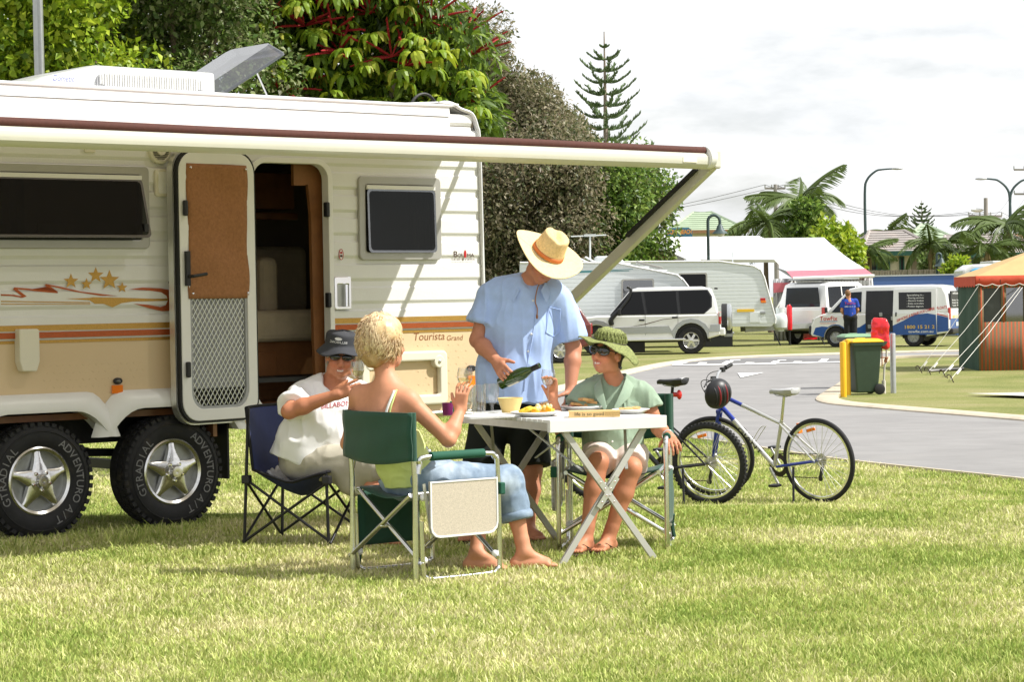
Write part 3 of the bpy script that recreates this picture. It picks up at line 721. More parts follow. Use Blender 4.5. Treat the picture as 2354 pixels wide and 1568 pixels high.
def diamond(m):
 xa,xb = .095,DW - .095; zc0,zc1 = DH0 + .095,DH1 - .75; s = .0375; h = .055
 k = int((xb - xa) / s) + 2; L = int((zc1 - zc0) / h) + 1
 for i in range(-L,k):
  for sg in (1,-1):
   pts = []
   x_s = xa + i * s; z_s = zc0; x_e = x_s + L * s
   if sg < 0: x_s,x_e = xb - i * s,xb - i * s - L * s
   # clip to the panel
   t0,t1 = 0.0,1.0
   for a,lo,hi in ((x_s,xa,xb),):
    d = x_e - x_s
    ta,tb2 = (lo - a) / d,(hi - a) / d; t0 = max(t0,min(ta,tb2)); t1 = min(t1,max(ta,tb2))
   if t1 - t0 < .02: continue
   A = DM @ Vector((x_s + (x_e - x_s) * t0,z_s + L * h * t0,.016 * sgn)); B = DM @ Vector((x_s + (x_e - x_s) * t1,z_s + L * h * t1,.016 * sgn))
   m.bar(A,B,.0035,.006,up=(0,1,0))
dd('diamond_grille','alu_soft',door,diamond)
dd('fly_screen','screen_grey',door,lambda m: m.prism([(.085,DH0 + .20),(DW - .085,DH0 + .20),(DW - .085,DH1 - .1),(.085,DH1 - .1)],*zz(.004,.006),DM))
dd('kick_panel','black_rubber',door,lambda m: m.prism([(.085,DH0 + .085),(DW - .085,DH0 + .085),(DW - .085,DH0 + .205),(.085,DH0 + .205)],*zz(.004,.006),DM))
# brown cloth blind snapped over the upper half
def blind(m):
 za,zb = DH1 - .075,DH1 - .935
 def f(s,t):
  x = .068 + (DW - .13) * s; z = za + (zb - za) * t
  x += (.008 * math.sin(t * 9) * (1 if s > .5 else -1)) * abs(s - .5) * 2
  cor = min(1,(s * (1 - s) * 14)) ; zc = z - (0.05 * (1 - min(1,s * (1 - s) * 22)) if t < .02 else 0) * 0
  y = .037 + .006 * math.sin(s * 7 + t * 5) * cor + .004 * math.sin(t * 17 + s * 3)
  return DM @ Vector((x,z,y * sgn))
 m.grid(f,16,30)
bl = dd('cloth_blind','curtain_brown',door,blind,solid=.003,smooth=180)
for sx_ in (.085,DW - .085):
 for sz in (DH1 - .10,DH1 - .90): dd('snap_fastener','chrome',bl,lambda m: m.ell(DM @ Vector((sx_,sz,.050 * sgn)),(.008,.008,.008),8,5))
for zc in (DH1 - .36,DH0 + .33): dd('hinge_block','black_plastic',door,lambda m: m.box(DM @ Vector((DW - .035,zc,.05 * sgn)),(.028,.03,.10),rz=0),bevel=.008)
zl_ = DH0 + .97
dd('door_lock','black_plastic',door,lambda m: (m.box(DM @ Vector((DW - .045,zl_,.048 * sgn)),(.03,.03,.22)),m.tube([DM @ Vector((DW - .045,zl_ - .05,.065 * sgn)),DM @ Vector((DW - .05,zl_ - .05,.095 * sgn)),DM @ Vector((DW - .16,zl_ - .035,.10 * sgn))],.011,8)),bevel=.004)
# stay on the wall
x_,z_ = cw(392,649); m = MB(); m.prism(rrect(x_ - .025,z_ - .010,x_ + .025,z_ + .010,.009),.012,.022,wallM(0)); m.tube([(x_,-.02,z_),(x_ + .10,-.06,z_ - .02)],.004,5); m.build('door_stay','black_plastic',cv)
# ---- fittings on the wall
x_,z_ = cw(369,346,.03)
Msp = Matrix.Translation((x_,-.010,z_)) @ Matrix.Rotation(R(90),4,'X')
m = MB(); m.lathe([(.085,0),(.082,.022),(.066,.030),(.062,.020),(0,.020)],28,Msp); spk = m.build('speaker','cream_plastic',cv,smooth=40)
for i in range(11):
 zz_ = -.052 + i * .0105; hw = math.sqrt(max(0,.058 ** 2 - zz_ ** 2)); m = MB(); m.box((x_,-.034,z_ + zz_),(2 * hw,.004,.0042)); m.build('grille_slot','black_plastic',spk)
m = MB(); m.lathe([(.032,0),(.030,.012),(0,.016)],18,Msp @ Matrix.Translation((0,0,.026))); m.build('speaker_cone','cream_plastic',spk,smooth=40)
x0,z0,x1,z1 = rect(351,388,411,453)
m = MB(); m.prism(rrect(x0,z0,x1,z1,.02),.008,.030,wallM(0)); vent = m.build('vent_cover','cream_plastic',cv,bevel=.006)
m = MB(); m.prism(rrect(x0 + .02,z0 + .02,x1 - .02,z1 - .02,.012),.030,.034,wallM(0)); m.build('vent_panel','white_plastic',vent,bevel=.003)
x_,z_ = cw(203,332); m = MB(); m.box((x_,-.016,z_ - .005),(.075,.012,.09)); m.box((x_ - .02,-.035,z_ + .03),(.014,.04,.05)); m.tube([(x_ + .01,-.045,z_ + .03),(x_ + .045,-.045,z_ + .03)],.012,8); m.build('awning_bracket','cream_plastic',cv,bevel=.003)
x0,z0,x1,z1 = rect(764,636,803,711)
m = MB(); m.frame(rrect(x0,z0,x1,z1,.012),rrect(x0 + .02,z0 + .02,x1 - .018,z1 - .05,.01),.010,.026,wallM(0)); gp = m.build('grab_recess','chrome',cv,bevel=.004)
m = MB(); m.prism([(x0 + .01,z0 + .01),(x1 - .01,z0 + .01),(x1 - .01,z1 - .01),(x0 + .01,z1 - .01)],.009,.012,wallM(0)); m.build('recess_plate','galv',gp)
m = MB(); m.tube([((x0 + x1) / 2 + .02,-.035,z0 + .02),((x0 + x1) / 2 + .02,-.035,z1 - .055)],.011,8); m.build('grab_bar','chrome',gp,smooth=60)
x0,z0,x1,z1 = rect(32,757,80,853); m = MB(); m.prism([(x0 + .02,z0),(x1 - .02,z0),(x1,z0 + .06),(x1,z1 - .01),(x1 - .01,z1),(x0,z1),(x0,z0 + .06)],.0,.07,wallM(0)); m.build('flue_cover','cream_plastic',cv,bevel=.008)
x_,z_ = cw(269,876); m = MB(); m.prism([(x_ + .032 * math.cos(a),z_ + .021 * math.sin(a)) for a in [i * PI / 10 for i in range(20)]],0,.018,wallM(0)); ml = m.build('marker_light','black_plastic',cv,bevel=.005)
m = MB(); m.ell((x_,-.018,z_),(.018,.008,.011),10,6); m.build('lens','smoke_glass',ml,smooth=180)
x_,z_ = cw(268,895); m = MB(); m.box((x_,-.008,z_),(.076,.014,.052)); ol = m.build('side_reflector','orange_lens',cv,bevel=.003)
x_,z_ = cw(1080,847); m = MB(); m.prism([(x_ + .035 * math.cos(a),z_ + .023 * math.sin(a)) for a in [i * PI / 10 for i in range(20)]],0,.03,wallM(0)); m.build('marker_light','black_plastic',cv,bevel=.006)
x_,z_ = cw(1082,872); m = MB(); m.box((x_,-.010,z_ - .02),(.07,.014,.09)); m.build('side_reflector','orange_lens',cv,bevel=.003)
# tunnel-boot hatch
x0,z0,x1,z1 = rect(822,812,1022,928)
o_ = rrect(x0,z0,x1,z1,.035); m = MB(); m.frame(o_,rrect(x0 + .07,z0 + .07,x1 - .07,z1 - .07,.02),.0,.045,wallM(0)); ht = m.build('boot_hatch','cream_plastic',cv,bevel=.016,segs=3)
for xx in (x0 + .075,x1 - .075):
 m = MB(); m.lathe([(0.045,-.0),(.045,.047),(0,.047)],16,Matrix.Translation((xx,-.001,z1 - .075)) @ Matrix.Rotation(R(90),4,'X')); k_ = m.build('hatch_boss','cream_plastic',ht,bevel=.006)
 m = MB(); m.ell((xx,-.05,z1 - .075),(.014,.008,.014),10,6); m.build('hatch_lock','chrome',ht,smooth=180)
m = MB(); m.tube([(dR + .30,-.03,zbot + .03),(XR - .05,-.03,zbot + .03)],.016,8); m.build('side_rail','alu_soft',cv,smooth=60)
# mud flap
x_ = cw(536,1060)[0]; m = MB(); m.box((x_ - .03,.16,.50),(.015,.30,.46)); m.build('mud_flap','black_rubber',cv)
# ---- wheels
TR,RR_ = .352,.212
def wheel(xc,zc,spin):
 M = Matrix.Translation((xc,-.012,zc)) @ Matrix.Rotation(R(90),4,'X')       # local z -> -y (towards the camera)
 m = MB(); m.lathe([(.19,-.20),(.19,.035),(0.10,.035),(0,.035)],40,M @ Matrix.Translation((0,0,-.07))); w = m.build('wheel','steel_grey',cv,smooth=40)
 m = MB(); pr = [(RR_ - .008,-.20),(TR - .03,-.205),(TR,-.18),(TR,-.005),(TR - .018,.018),(TR - .05,.030),(TR - .09,.032),(RR_ + .012,.020),(RR_ - .004,.004),(RR_ - .006,-.02)]
 m.lathe(pr,64,M)
 for i in range(44):
  a = 2 * PI * i / 44; q = M @ Matrix.Rotation(a,4,'Z')
  m.box((TR - .004,0,.004),(.024,.030,.036),q)
  m.box((TR - .001,0.01,-.05),(.016,.034,.05),q @ Matrix.Rotation(.03,4,'Z')); m.box((TR - .001,0,-.12),(.016,.034,.05),q)
 m.build('tyre','tyre',w,smooth=35)
 m = MB(); m.torus((0,0,0),TR - .047,.004,64,6,M @ Matrix.Translation((0,0,.031))); m.build('tyre_ridge','tyre',w,smooth=180)
 # alloy: lip, five spokes, hub
 m = MB(); m.lathe([(RR_ - .002,-.012),(RR_,.010),(RR_ - .010,.016),(RR_ - .026,.006),(RR_ - .032,-.05),(RR_ - .03,-.11)],56,M)
 for i in range(5):
  a = spin + 2 * PI * i / 5; q = M @ Matrix.Rotation(a,4,'Z'); h = .19
  # star spoke: wide at hub, waisted, flaring at the rim
  prf = [(.035,.062),(.075,.052),(.115,.036),(.150,.026),(.183,.022)]
  rings = []
  for r_,w_ in prf:
   zt = .022 - .026 * (r_ / .183) ** 1.5 + .0
   rings.append([(r_,-w_,zt - .035),(r_,-w_ * .92,zt - .004),(r_,-w_ * .55,zt + .004),(r_,0,zt + .006),(r_,w_ * .55,zt + .004),(r_,w_ * .92,zt - .004),(r_,w_,zt - .035)])
  m.loft(rings,M=q)
 m.lathe([(.07,-.02),(.068,.022),(.045,.028),(.040,.034),(.034,.058),(.012,.060),(0,.058)],28,M)
 m.build('rim','alloy',w,smooth=30)
 for i in range(5):
  a = spin + 2 * PI * (i + .5) / 5; q = M @ Matrix.Rotation(a,4,'Z'); m = MB(); m.lathe([(.012,.015),(.012,.036),(.006,.042),(0,.042)],8,q @ Matrix.Translation((.057,0,0))); m.build('wheel_nut','chrome',w,smooth=40)
 m = MB()      # raised outline lettering round the sidewall
 def arc(txt,a_mid,size):
  tot = 0; ws = []
  for c in txt: ws.append(.62 if c != ' ' else .45)
  span = sum(ws) * size * 1.08; a = a_mid + span / (TR - .10) / 2
  for c,w_ in zip(txt,ws):
   aa = a - w_ * size * 1.08 / 2 / (TR - .10)
   if c != ' ':
    vs,fs = text_mesh(c,size * 1.05,align='CENTER',extrude=.0012)
    q = M @ Matrix.Rotation(aa - PI / 2,4,'Z') @ Matrix.Translation((0,TR - .112,.0325)); m.add(vs,fs,q)
   a -= w_ * size * 1.08 / (TR - .10)
 arc('ADVENTURO A/T',spin_t + R(-5),.068); arc('GTRADIAL',spin_t + R(170),.068)
 m.build('tyre_lettering','tyre_text',w)
 return w
spin_t = 0.0
wheel(XCL,.345,R(92)); wheel(XCR,.345,R(90))
# ---- roof fittings
def rf(u,v,yy):   # point on the plane parallel to the wall, yy metres back
 p = CVI @ onplane(u,v,CA - NRM * yy,NRM); return p
pA = rf(62,184,.75); pB = rf(482,210,.75)
zt_ = rf(210,150,.75).z; zr_ = rf(430,166,.75).z
x0,x1 = pA.x - .12,pB.x
xh = rf(208,150,.75).x; xr2 = rf(470,168,.75).x
sec = [(x0,ZTOP - .02),(x0 + .03,ZTOP + .04),(xh - .35,zt_ - .09),(xh,zt_),(xr2,zr_ + .005),(x1,zr_ - .05),(x1,ZTOP - .02)]
m = MB(); rings = []
for yy,ins in ((.62,.045),(.68,.012),(.80,0),(1.5,0),(1.6,.05)):
 rings.append([(min(max(x,x0 + ins),x1 - ins),yy,ZTOP - .02 + (z - ZTOP + .02) * (1 - ins * 1.6)) for x,z in sec])
m.loft(rings); ac = m.build('air_conditioner','white_gloss',cv,smooth=35,bevel=.012)
ga,gb = rf(232,175,.66),rf(468,202,.66)
gx0,gx1 = rf(230,180,.60).x,rf(462,200,.60).x; zl0 = ZTOP + .055; 
for i in range(42):
 s = i / 41; x_ = gx0 + (gx1 - gx0) * s; zc = (zt_ + (zr_ - zt_) * ((x_ - xh) / (xr2 - xh)) + ZTOP) / 2 + .012; hh = .052 * min(1,4 * math.sqrt(max(.02,s * (1 - s))))
 m = MB(); m.box((x_,.598,zc),(.008,.014,2 * hh)); m.build('grille_fin','white_plastic',ac)
m = MB(); m.prism(rrect(gx0 - .02,ZTOP + .03,gx1 + .02,ZTOP + .165,.04),-.626,-.604,wallM(0)); m.build('grille_back','panel_shade',ac)
xm = rf(310,197,.6).x; m = MB(); m.prism([(xm - .20,ZTOP - .01),(xm + .18,ZTOP - .01),(xm + .10,ZTOP + .055),(xm - .10,ZTOP + .06)],-.63,-.585,wallM(0)); m.build('drain_cover','white_gloss',ac,bevel=.01)
tx0,tz0 = (lambda p: (p.x,p.z))(rf(118,178,.62)); vs,fs = text_mesh('Dometic',.055,shear=.3)
pm('logo_blue',(0.10,0.12,0.35),0.4)
m = MB(); m.add([(tx0 + p[0] * .8,.605,tz0 - .02 + p[1]) for p in vs],fs); m.build('logo_print','logo_blue',ac)
# open roof hatch: smoked dome lid hinged on the left side, propped up
hb0 = rf(488,210,.75); hb1 = rf(600,216,.75); ht0 = rf(655,118,.75)
m = MB()
hx,hz = hb0.x - .03,ZTOP + .03
dx_,dz_ = ht0.x - hx,ht0.z - hz; LL = math.hypot(dx_,dz_); ang = math.atan2(dz_,dx_)
LM = Matrix.Translation((hx,.72,hz)) @ Matrix.Rotation(-ang,4,'Y')
def lid(m,t0,t1,inset_=0):
 w = .64
 r0 = rrect(0,0,LL,w,.07,4); r1 = rrect(.05,.05,LL - .05,w - .05,.06,4)
 m.add([(p[0],p[1],0) for p in r0] + [(p[0],p[1],.10) for p in r1],[(i,(i + 1) % len(r0),len(r0) + (i + 1) % len(r0),len(r0) + i) for i in range(len(r0))] + [tuple(range(len(r0),2 * len(r0)))],LM)
lid(m,0,1); hat = m.build('roof_hatch_lid','smoke_glass',cv,smooth=40)
m = MB(); r0 = rrect(0,0,LL,.64,.07,4); m.frame(r0,inset(r0,.022),-.012,.004,LM); m.build('lid_rim','smoke_glass',hat)
m = MB(); m.bar(LM @ Vector((.12,.06,-.015)),LM @ Vector((LL - .12,.06,-.015)),.012,.02); m.build('fly_strip','black_plastic',hat)
m = MB(); m.tube([LM @ Vector((LL * .62,.04,-.01)),(hx + .52,.74,ZTOP + .0)],.006,6); m.build('lid_stay','alu',hat)
m = MB(); m.box((hx + .34,1.04,ZTOP + .012),(.76,.70,.06)); m.build('hatch_frame','white_plastic',hat,bevel=.01)
# cable arch on the roof (front)
c0,c1 = rf(945,240,.9),rf(1002,240,.9); m = MB(); m.tube(bez(c0,c0 + Vector((.05,0,.10)),c1 + Vector((-.06,0,.11)),c1,12),.012,6); m.build('roof_cable','black_rubber',cv)
# ---- awning
AX = CVI @ (CA + Vector((CT,ST,0)) * 2.45 + NRM * 2.37)         # outer end of the tube
DOUT = -AX.y; ZT_ = 2.262; tL = -4.4; tR = AX.x + .02
zrail = ZTOP - .24
def fab(s,t):   # s along, t from rail to tube
 x = tL + (tR - .20 - tL) * s; sag = -.045 * math.sin(PI * t) * (0.6 + .4 * math.sin(s * 2.1)); bulge = .03 * math.exp(-((s - .56) / .09) ** 2) * math.sin(PI * t)
 return Vector((x,-.03 - (DOUT - .03) * t,zrail + (ZT_ + .045 - zrail) * t + sag + bulge))
m = MB(); m.grid(fab,40,16)
mt = bpy.data.materials.new('awning_cloth'); mt.use_nodes = True; n = mt.node_tree.nodes; l = mt.node_tree.links; b = n['Principled BSDF']
b.inputs['Base Color'].default_value = (.52,.42,.38,1); b.inputs['Roughness'].default_value = .7
tl_ = n.new('ShaderNodeBsdfTranslucent'); tl_.inputs[0].default_value = (.40,.34,.25,1); ms = n.new('ShaderNodeMixShader'); ms.inputs[0].default_value = .24
tr_ = n.new('ShaderNodeBsdfTransparent'); ms2 = n.new('ShaderNodeMixShader'); ms2.inputs[0].default_value = .05
nn = n.new('ShaderNodeTexNoise'); nn.inputs['Scale'].default_value = 1.4; hsn = n.new('ShaderNodeHueSaturation'); hsn.inputs['Color'].default_value = (.52,.42,.38,1); l.new(nn.outputs['Fac'],hsn.inputs['Value']); mrr = n.new('ShaderNodeMapRange'); mrr.inputs['To Min'].default_value = .85; mrr.inputs['To Max'].default_value = 1.15; l.new(nn.outputs['Fac'],mrr.inputs['Value']); l.new(mrr.outputs[0],hsn.inputs['Value']); l.new(hsn.outputs[0],b.inputs['Base Color'])
l.new(b.outputs[0],ms.inputs[1]); l.new(tl_.outputs[0],ms.inputs[2]); l.new(ms.outputs[0],ms2.inputs[1]); l.new(tr_.outputs[0],ms2.inputs[2]); l.new(ms2.outputs[0],n['Material Output'].inputs['Surface'])
_M['awning_cloth'] = mt
awn = m.build('awning','awning_cloth',cv,smooth=180); awn['label'] = 'pale awning cloth rolled out on a cream tube with maroon edge'
m = MB(); m.loft([[(x,-.012,zrail - .015),(x,-.035,zrail - .012),(x,-.035,zrail + .012),(x,-.012,zrail + .02)] for x in (tL,tR - .06)]); m.build('wall_rail','white_gloss',awn)
# roller tube: ribbed cream extrusion below, maroon cloth roll above
m = MB(); ribs = []
for i in range(28):
 a = 2 * PI * i / 28; r_ = .052 + (.0022 if i % 4 == 0 else 0); ribs.append((math.cos(a) * r_,math.sin(a) * r_))
m.loft([[(x,-DOUT + p[0],ZT_ - .012 + p[1]) for p in ribs] for x in (tL,tR)]); tube = m.build('roller_tube','cream_tube',awn,smooth=30)
m = MB(); m.tube([(x,-DOUT - .004 + .004 * math.sin(x * 1.3),ZT_ + .053 + .003 * math.sin(x * 2.1)) for x in [tL + (tR - .04 - tL) * i / 40 for i in range(41)]],.026,12); m.build('cloth_roll','maroon_cloth',awn,smooth=180)
m = MB(); m.tube([(tR - .05,-DOUT,ZT_ + .01),(tR + .006,-DOUT,ZT_ + .01)],.073,20); m.build('end_cap','white_plastic',awn,smooth=40,bevel=.006)
m = MB(); m.box((tR + .035,-DOUT + .005,ZT_ - .0),(.06,.10,.12)); m.build('end_bracket','cream_tube',awn,bevel=.015,segs=3)
m = MB(); m.box((tR - .22,-DOUT - .053,ZT_ - .012),(.12,.003,.03)); m.build('maker_label','paper',awn)
# support arm from the tube down to the wall, with its dark inner channel and a rafter
a0 = Vector((tR + .035,-DOUT + .01,ZT_ - .03)); a1 = Vector((2.41,-.05,.74))
m = MB(); m.bar(a0,a1,.075,.05,up=(1,0,0)); m.build('support_arm','cream_tube',awn,bevel=.008)
dirv = (a1 - a0); q0 = a0 + dirv * .03 + Vector((-.035,.03,.02)); q1 = a0 + dirv * .30 + Vector((-.035,.03,.02))
m = MB(); m.bar(q0,q1,.02,.04,up=(1,0,0)); m.build('arm_channel','black_rubber',awn)
m = MB(); m.box(a0 + dirv * .62 + Vector((-.06,.0,-.01)),(.03,.05,.12)); m.build('arm_handle','grey_trim',awn,bevel=.008)
m = MB(); m.box(a1 + Vector((0,.01,0)),(.08,.08,.10)); m.build('arm_foot','cream_plastic',awn,bevel=.01)
m = MB(); m.bar((tR - .03,-.04,zrail - .03),(tR - .02,-DOUT + .05,ZT_ + .0),.03,.03); m.build('rafter','cream_tube',awn)
m = MB(); m.bar((tL,-.04,.8),(tL,-DOUT,ZT_),.07,.05,up=(1,0,0)); m.build('support_arm','cream_tube',awn)
# step well: nothing shown; grey pole seen above the roof behind the van
# ================================================================== chairs and table
def dchair(name,label,loc,f,group):
 rz = math.atan2(f[1],f[0]) - PI / 2
 t = thing(name,label,'chair',loc,rz,group)
 hw,hd = .300,.245; rt = .0135; zs = .435; za = .622; zb = .835
 for sx,nm in ((1,'right'),(-1,'left')):
  x = sx * hw
  m = MB(); pts = [(x,-hd,.26)] ; 
  loop = [(x,-hd,.54),(x,-hd + .01,.585),(x,-hd + .045,za),(x,hd - .07,za),(x,hd - .02,za - .02),(x,hd,za - .07),(x,hd + .005,.08),(x,hd - .01,.03),(x,hd - .06,.008),(x,-hd + .09,.008),(x,-hd + .035,.02),(x,-hd + .018,.06),(x,-hd + .012,.30)]
  m.tube(smooth_path(loop,5),rt,10); m.build('side_frame','alu',t,smooth=60)
  m = MB(); m.tube([(x - sx * .012,-hd - .018,.0),(x - sx * .012,-hd - .012,.5),(x - sx * .012,-hd - .03,zb)],rt * 1.12,12); m.build('back_post','alu',t,smooth=60)
  m = MB(); m.tube([(x,-hd + .075,za + .002),(x,hd - .085,za + .002)],.023,14); m.build('arm_pad','green_foam',t,smooth=60,bevel=.004)
  m = MB(); m.tube([(x * .86,-hd - .01,zs),(x * .86,hd + .0,zs)],.012,10); m.build('seat_rail','alu',t,smooth=60)
  for yy in (-hd + .03,hd - .02):
   for zc in (.105,.42): m = MB(); m.ell((x * .98,yy,zc),(.019,.019,.019),10,6); m.build('joint_cap','white_plastic',t,smooth=180)
 # crossing legs, front and back
 for yy in (-hd - .005,hd - .03):
  for s in (1,-1):
   m = MB(); m.tube([(s * (hw + .01),yy + s * .014,.085),(-s * (hw - .045),yy + s * .014,zs - .005)],.0125,10); m.build('cross_leg','alu',t,smooth=60)
  m = MB(); m.ell((-.005,yy,.262),(.012,.03,.012),8,6); m.build('pivot_bolt','chrome',t,smooth=180)
 m = MB(); m.grid(lambda s,q: (-hw * .86 + 2 * hw * .86 * s,-hd + .01 + (2 * hd - .02) * q,zs + .012 - .045 * math.sin(PI * s)),12,6); m.build('seat','green_canvas',t,smooth=180,solid=.004)
 def back(s,q):
  x = -hw - .012 + (2 * hw + .024) * s; z = zb + .012 - .24 * q - .028 * (math.sin(PI * s)) * q
  return (x,-hd - .045 - .028 * math.sin(PI * s) - .004 * math.sin(q * 9 + s * 4),z)
 m = MB(); m.grid(back,18,10)
 bk = m.build('backrest','green_canvas',t,smooth=180,solid=.006)
 for s in (0,1):
  m = MB(); xx = (-hw if s == 0 else hw) * .955; m.tube([(xx,-hd - .024,zb + .012),(xx,-hd - .022,zb - .23)],.022,10); m.build('back_sleeve','green_canvas',bk,smooth=60)
 # folded side table on the right side
 x = hw + .028; lp = rrect(-hd + .05,.205,hd - .015,.50,.01,3)
 lp = [(-hd + .04,.50),(hd - .03,.50),(hd - .03,.27)] + [(hd - .03 - .055 * (1 - math.cos(R(a))),.27 - .055 * math.sin(R(a))) for a in (30,60,90)] + [(-hd + .095,.215)] + [(-hd + .095 - .055 * math.sin(R(a)),.27 - .055 * math.cos(R(a))) for a in (30,60,90)]
 Mx = Matrix(((0,0,1,x),(1,0,0,0),(0,1,0,0),(0,0,0,1)))
 m = MB(); m.prism(lp,0,.012,Mx); st = m.build('side_table','speckle_top',t); st['label'] = 'folded speckled side table hanging under the armrest'
 m = MB(); m.frame(lp,inset(lp,.010),-.003,.016,Mx); m.build('table_rim','white_plastic',st,bevel=.003)
 m = MB(); m.box((x - .004,hd + .004,.44),(.035,.03,.06)); m.build('clip','green_foam',st,bevel=.005)
 m = MB(); m.bar((x - .012,-hd + .02,.49),(x - .012,-hd + .06,.24),.006,.016); m.build('table_bracket','alu_soft',st)
 # pocket bag on the left side
 def bag(s,q): return (-hw - .006 - .012 * math.sin(PI * s) * math.sin(PI * q) + .004 * math.sin(s * 9),-hd + .03 + (2 * hd - .10) * s + .03 * q * math.sin(6 * s),zs - .01 - .29 * q)
 m = MB(); m.grid(bag,10,10); m.build('side_pocket','green_canvas',t,smooth=180,solid=.006)
 m = MB(); m.tube(smooth_path([(-hw - .008,-hd + .05,.16),(-hw,-hd + .035,.10),(-hw - .01,-hd + .03,.03)],4),[.012] * 9,6); m.build('pocket_strap','green_canvas',t)
 return t
CHR = Vector((-.462,11.872,0))
dchair('director_chair','green canvas director chair holding the blonde woman, speckled side table hanging',CHR,(.80,.60),'green director chairs')
CHG = Vector((.573,13.0,0))
dchair('director_chair','green canvas director chair holding the woman in the green hat',CHG,(-.13,-.99),'green director chairs')

# ---- blue camp chair
CBL = Vector((-1.235,13.55,0)); fb = Vector((.95,-.312,0))
cc = thing('camp_chair','dark blue folding camp chair with black crossed legs','chair',CBL,math.atan2(fb.y,fb.x) - PI / 2)
hw,hd = .25,.25
T_ = lambda a,b,nm,r=.0085: (lambda m: (m.tube([a,b],r,8),m.build(nm,'black_metal',cc,smooth=60)))(MB())
for sx in (1,-1):
 T_((sx * .27,-.27,.0),(sx * .255,-.235,.80),'back_post',.0095)
 T_((sx * .27,.26,.0),(sx * .262,.25,.42),'front_post',.0095)
 T_((sx * .27,-.26,.03),(sx * .25,.25,.37),'side_leg'); T_((sx * .27,.27,.03),(sx * .25,-.24,.37),'side_leg')
 T_((sx * .27,.27,.02),(-sx * .25,.262 + .012 * sx,.38),'front_leg'); T_((sx * .27,-.28,.02),(-sx * .25,-.25 + .012 * sx,.38),'rear_leg')
 for yy in (-.25,.255): m = MB(); m.box((sx * .265,yy,.385),(.05,.05,.05)); m.build('leg_bracket','black_plastic',cc,bevel=.008)
def sling(s,q):
 x = (-.25 + .5 * s); sag = math.sin(PI * s)
 if q < .5:
  t = q / .5; return (x * (1 + .06 * (1 - t)),-.245 + .0 * t - .05 * sag * (1 - t) + .03 * t,.80 - .36 * t - .06 * sag * (1 - t) * 0 - .04 * sag * t)
 t = (q - .5) / .5; return (x,-.215 + .46 * t,.44 - .10 * sag * math.sin(PI * min(1,t * .8 + .2)) - .07 * (1 - abs(2 * t - 1)) * 1 - .01 * t)
m = MB(); m.grid(sling,14,22); sl = m.build('sling','blue_canvas',cc,smooth=180,solid=.006)
for q_ in (0,1): m = MB(); m.tube([sling(i / 14,q_) for i in range(15)],.0095,6); m.build('sling_piping','black_cloth',sl,smooth=180)
for s in (0,1):
 m = MB(); m.tube([sling(s,i / 22) for i in range(23)],.010,6); m.build('sling_edge','black_cloth',sl,smooth=180)
# white jumper lying on the seat
pm('white_knit',(.78,.78,.77),.95,var=.06,bump=.6,bs=120)
def knit(s,q):
 r = .5 + .5 * s
 return tuple(Vector(sling(.02 + .55 * s,.50 + .26 * q)) + Vector((0.02,0,.014 + .035 * (mnoise.noise(Vector((s * 7,q * 7,3))) + .5))))
CBW = wmat(cc)
m = MB(); m.grid(knit,16,16); jm = m.build('jumper','white_knit',None,smooth=180,solid=.02); jm.location = CBL; jm.rotation_euler = cc.rotation_euler
tag(jm,'crumpled white jumper lying on the blue camp chair seat','jumper')

# ---- table
pm('table_leg',(.50,.49,.45),.4,metal=.3,var=.05)
TA = math.atan2(.436,.90); TC = Vector((.243,12.694,0)); TW,TL,TZ = .70,1.20,.77
tb = thing('folding_table','white slatted folding table with crossed aluminium legs laid for lunch','table',TC,TA)
TBM = wmat(tb)
ns = 18; y0 = -TL / 2 + .035
for i in range(ns):
 w_ = (TL - .07) / ns; m = MB(); m.box((0,y0 + (i + .5) * w_,TZ - .009),(TW - .012,w_ - .006,.018)); m.build('slat','table_white',tb,bevel=.003)
for s in (1,-1):
 m = MB(); m.box((0,s * (TL / 2 - .016),TZ - .033),(TW,.032,.066)); m.build('end_rail','table_white',tb,bevel=.003)
 m = MB(); m.box((s * (TW / 2 - .03),0,TZ - .040),(.022,TL - .066,.040)); m.build('side_rail','alu_soft',tb)
 yy = s * (TL / 2 - .055)
 for k in (1,-1):
  m = MB(); m.bar((k * .245,yy + k * .012,TZ - .066),(-k * .275,yy + k * .012 + s * .02,.0),.034,.020,up=(0,1,0)); m.build('leg','table_leg',tb,bevel=.002)
 for k in (1,-1):
  hp_ = lambda f,o: (k * (.245 - .52 * f),yy + s * o,.704 * (1 - f))
  m = MB(); m.bar(hp_(.36,.028),hp_(.58,.028),.030,.006,up=(0,1,0)); m.build('hinge_plate','alu_soft',tb)
  for q in range(4): m = MB(); m.ell(hp_(.39 + .05 * q,.033),(.005,.004,.005),6,4); m.build('rivet','chrome',tb)
 for k in (1,-1):
  m = MB(); m.bar((k * (TW / 2 - .05),s * .22,TZ - .05),(k * .13,yy,.49),.016,.006); m.build('brace','galv',tb)
def TP(u,v,h=0.0):     # a photo pixel on the table top
 p = onplane(u,v,Vector((0,0,TZ + h)),Vector((0,0,1))); return Vector((p.x,p.y,TZ + .0012))
def lath(name,label,cat,at,prof,mat,n=28,group=None,parent=None,smooth=50):
 m = MB(); m.lathe(prof,n); o = m.build(name,mat,parent,smooth=smooth)
 if parent is None: o.location = at; tag(o,label,cat,group)
 return o
tumbler = [(0,.006),(.030,.006),(.033,.03),(.037,.145),(.034,.145),(.030,.03),(.027,.012),(0,.012)]
def plate(u,v,r,label):
 p = TP(u,v); t = thing('plate',label,'plate',p)
 m = MB(); m.lathe([(0,.004),(r * .6,.004),(r * .66,0),(r * .7,.003),(r,.022),(r * .985,.025),(r * .68,.009),(0,.009)],40); m.build('dish','china',t,smooth=60); return t,p
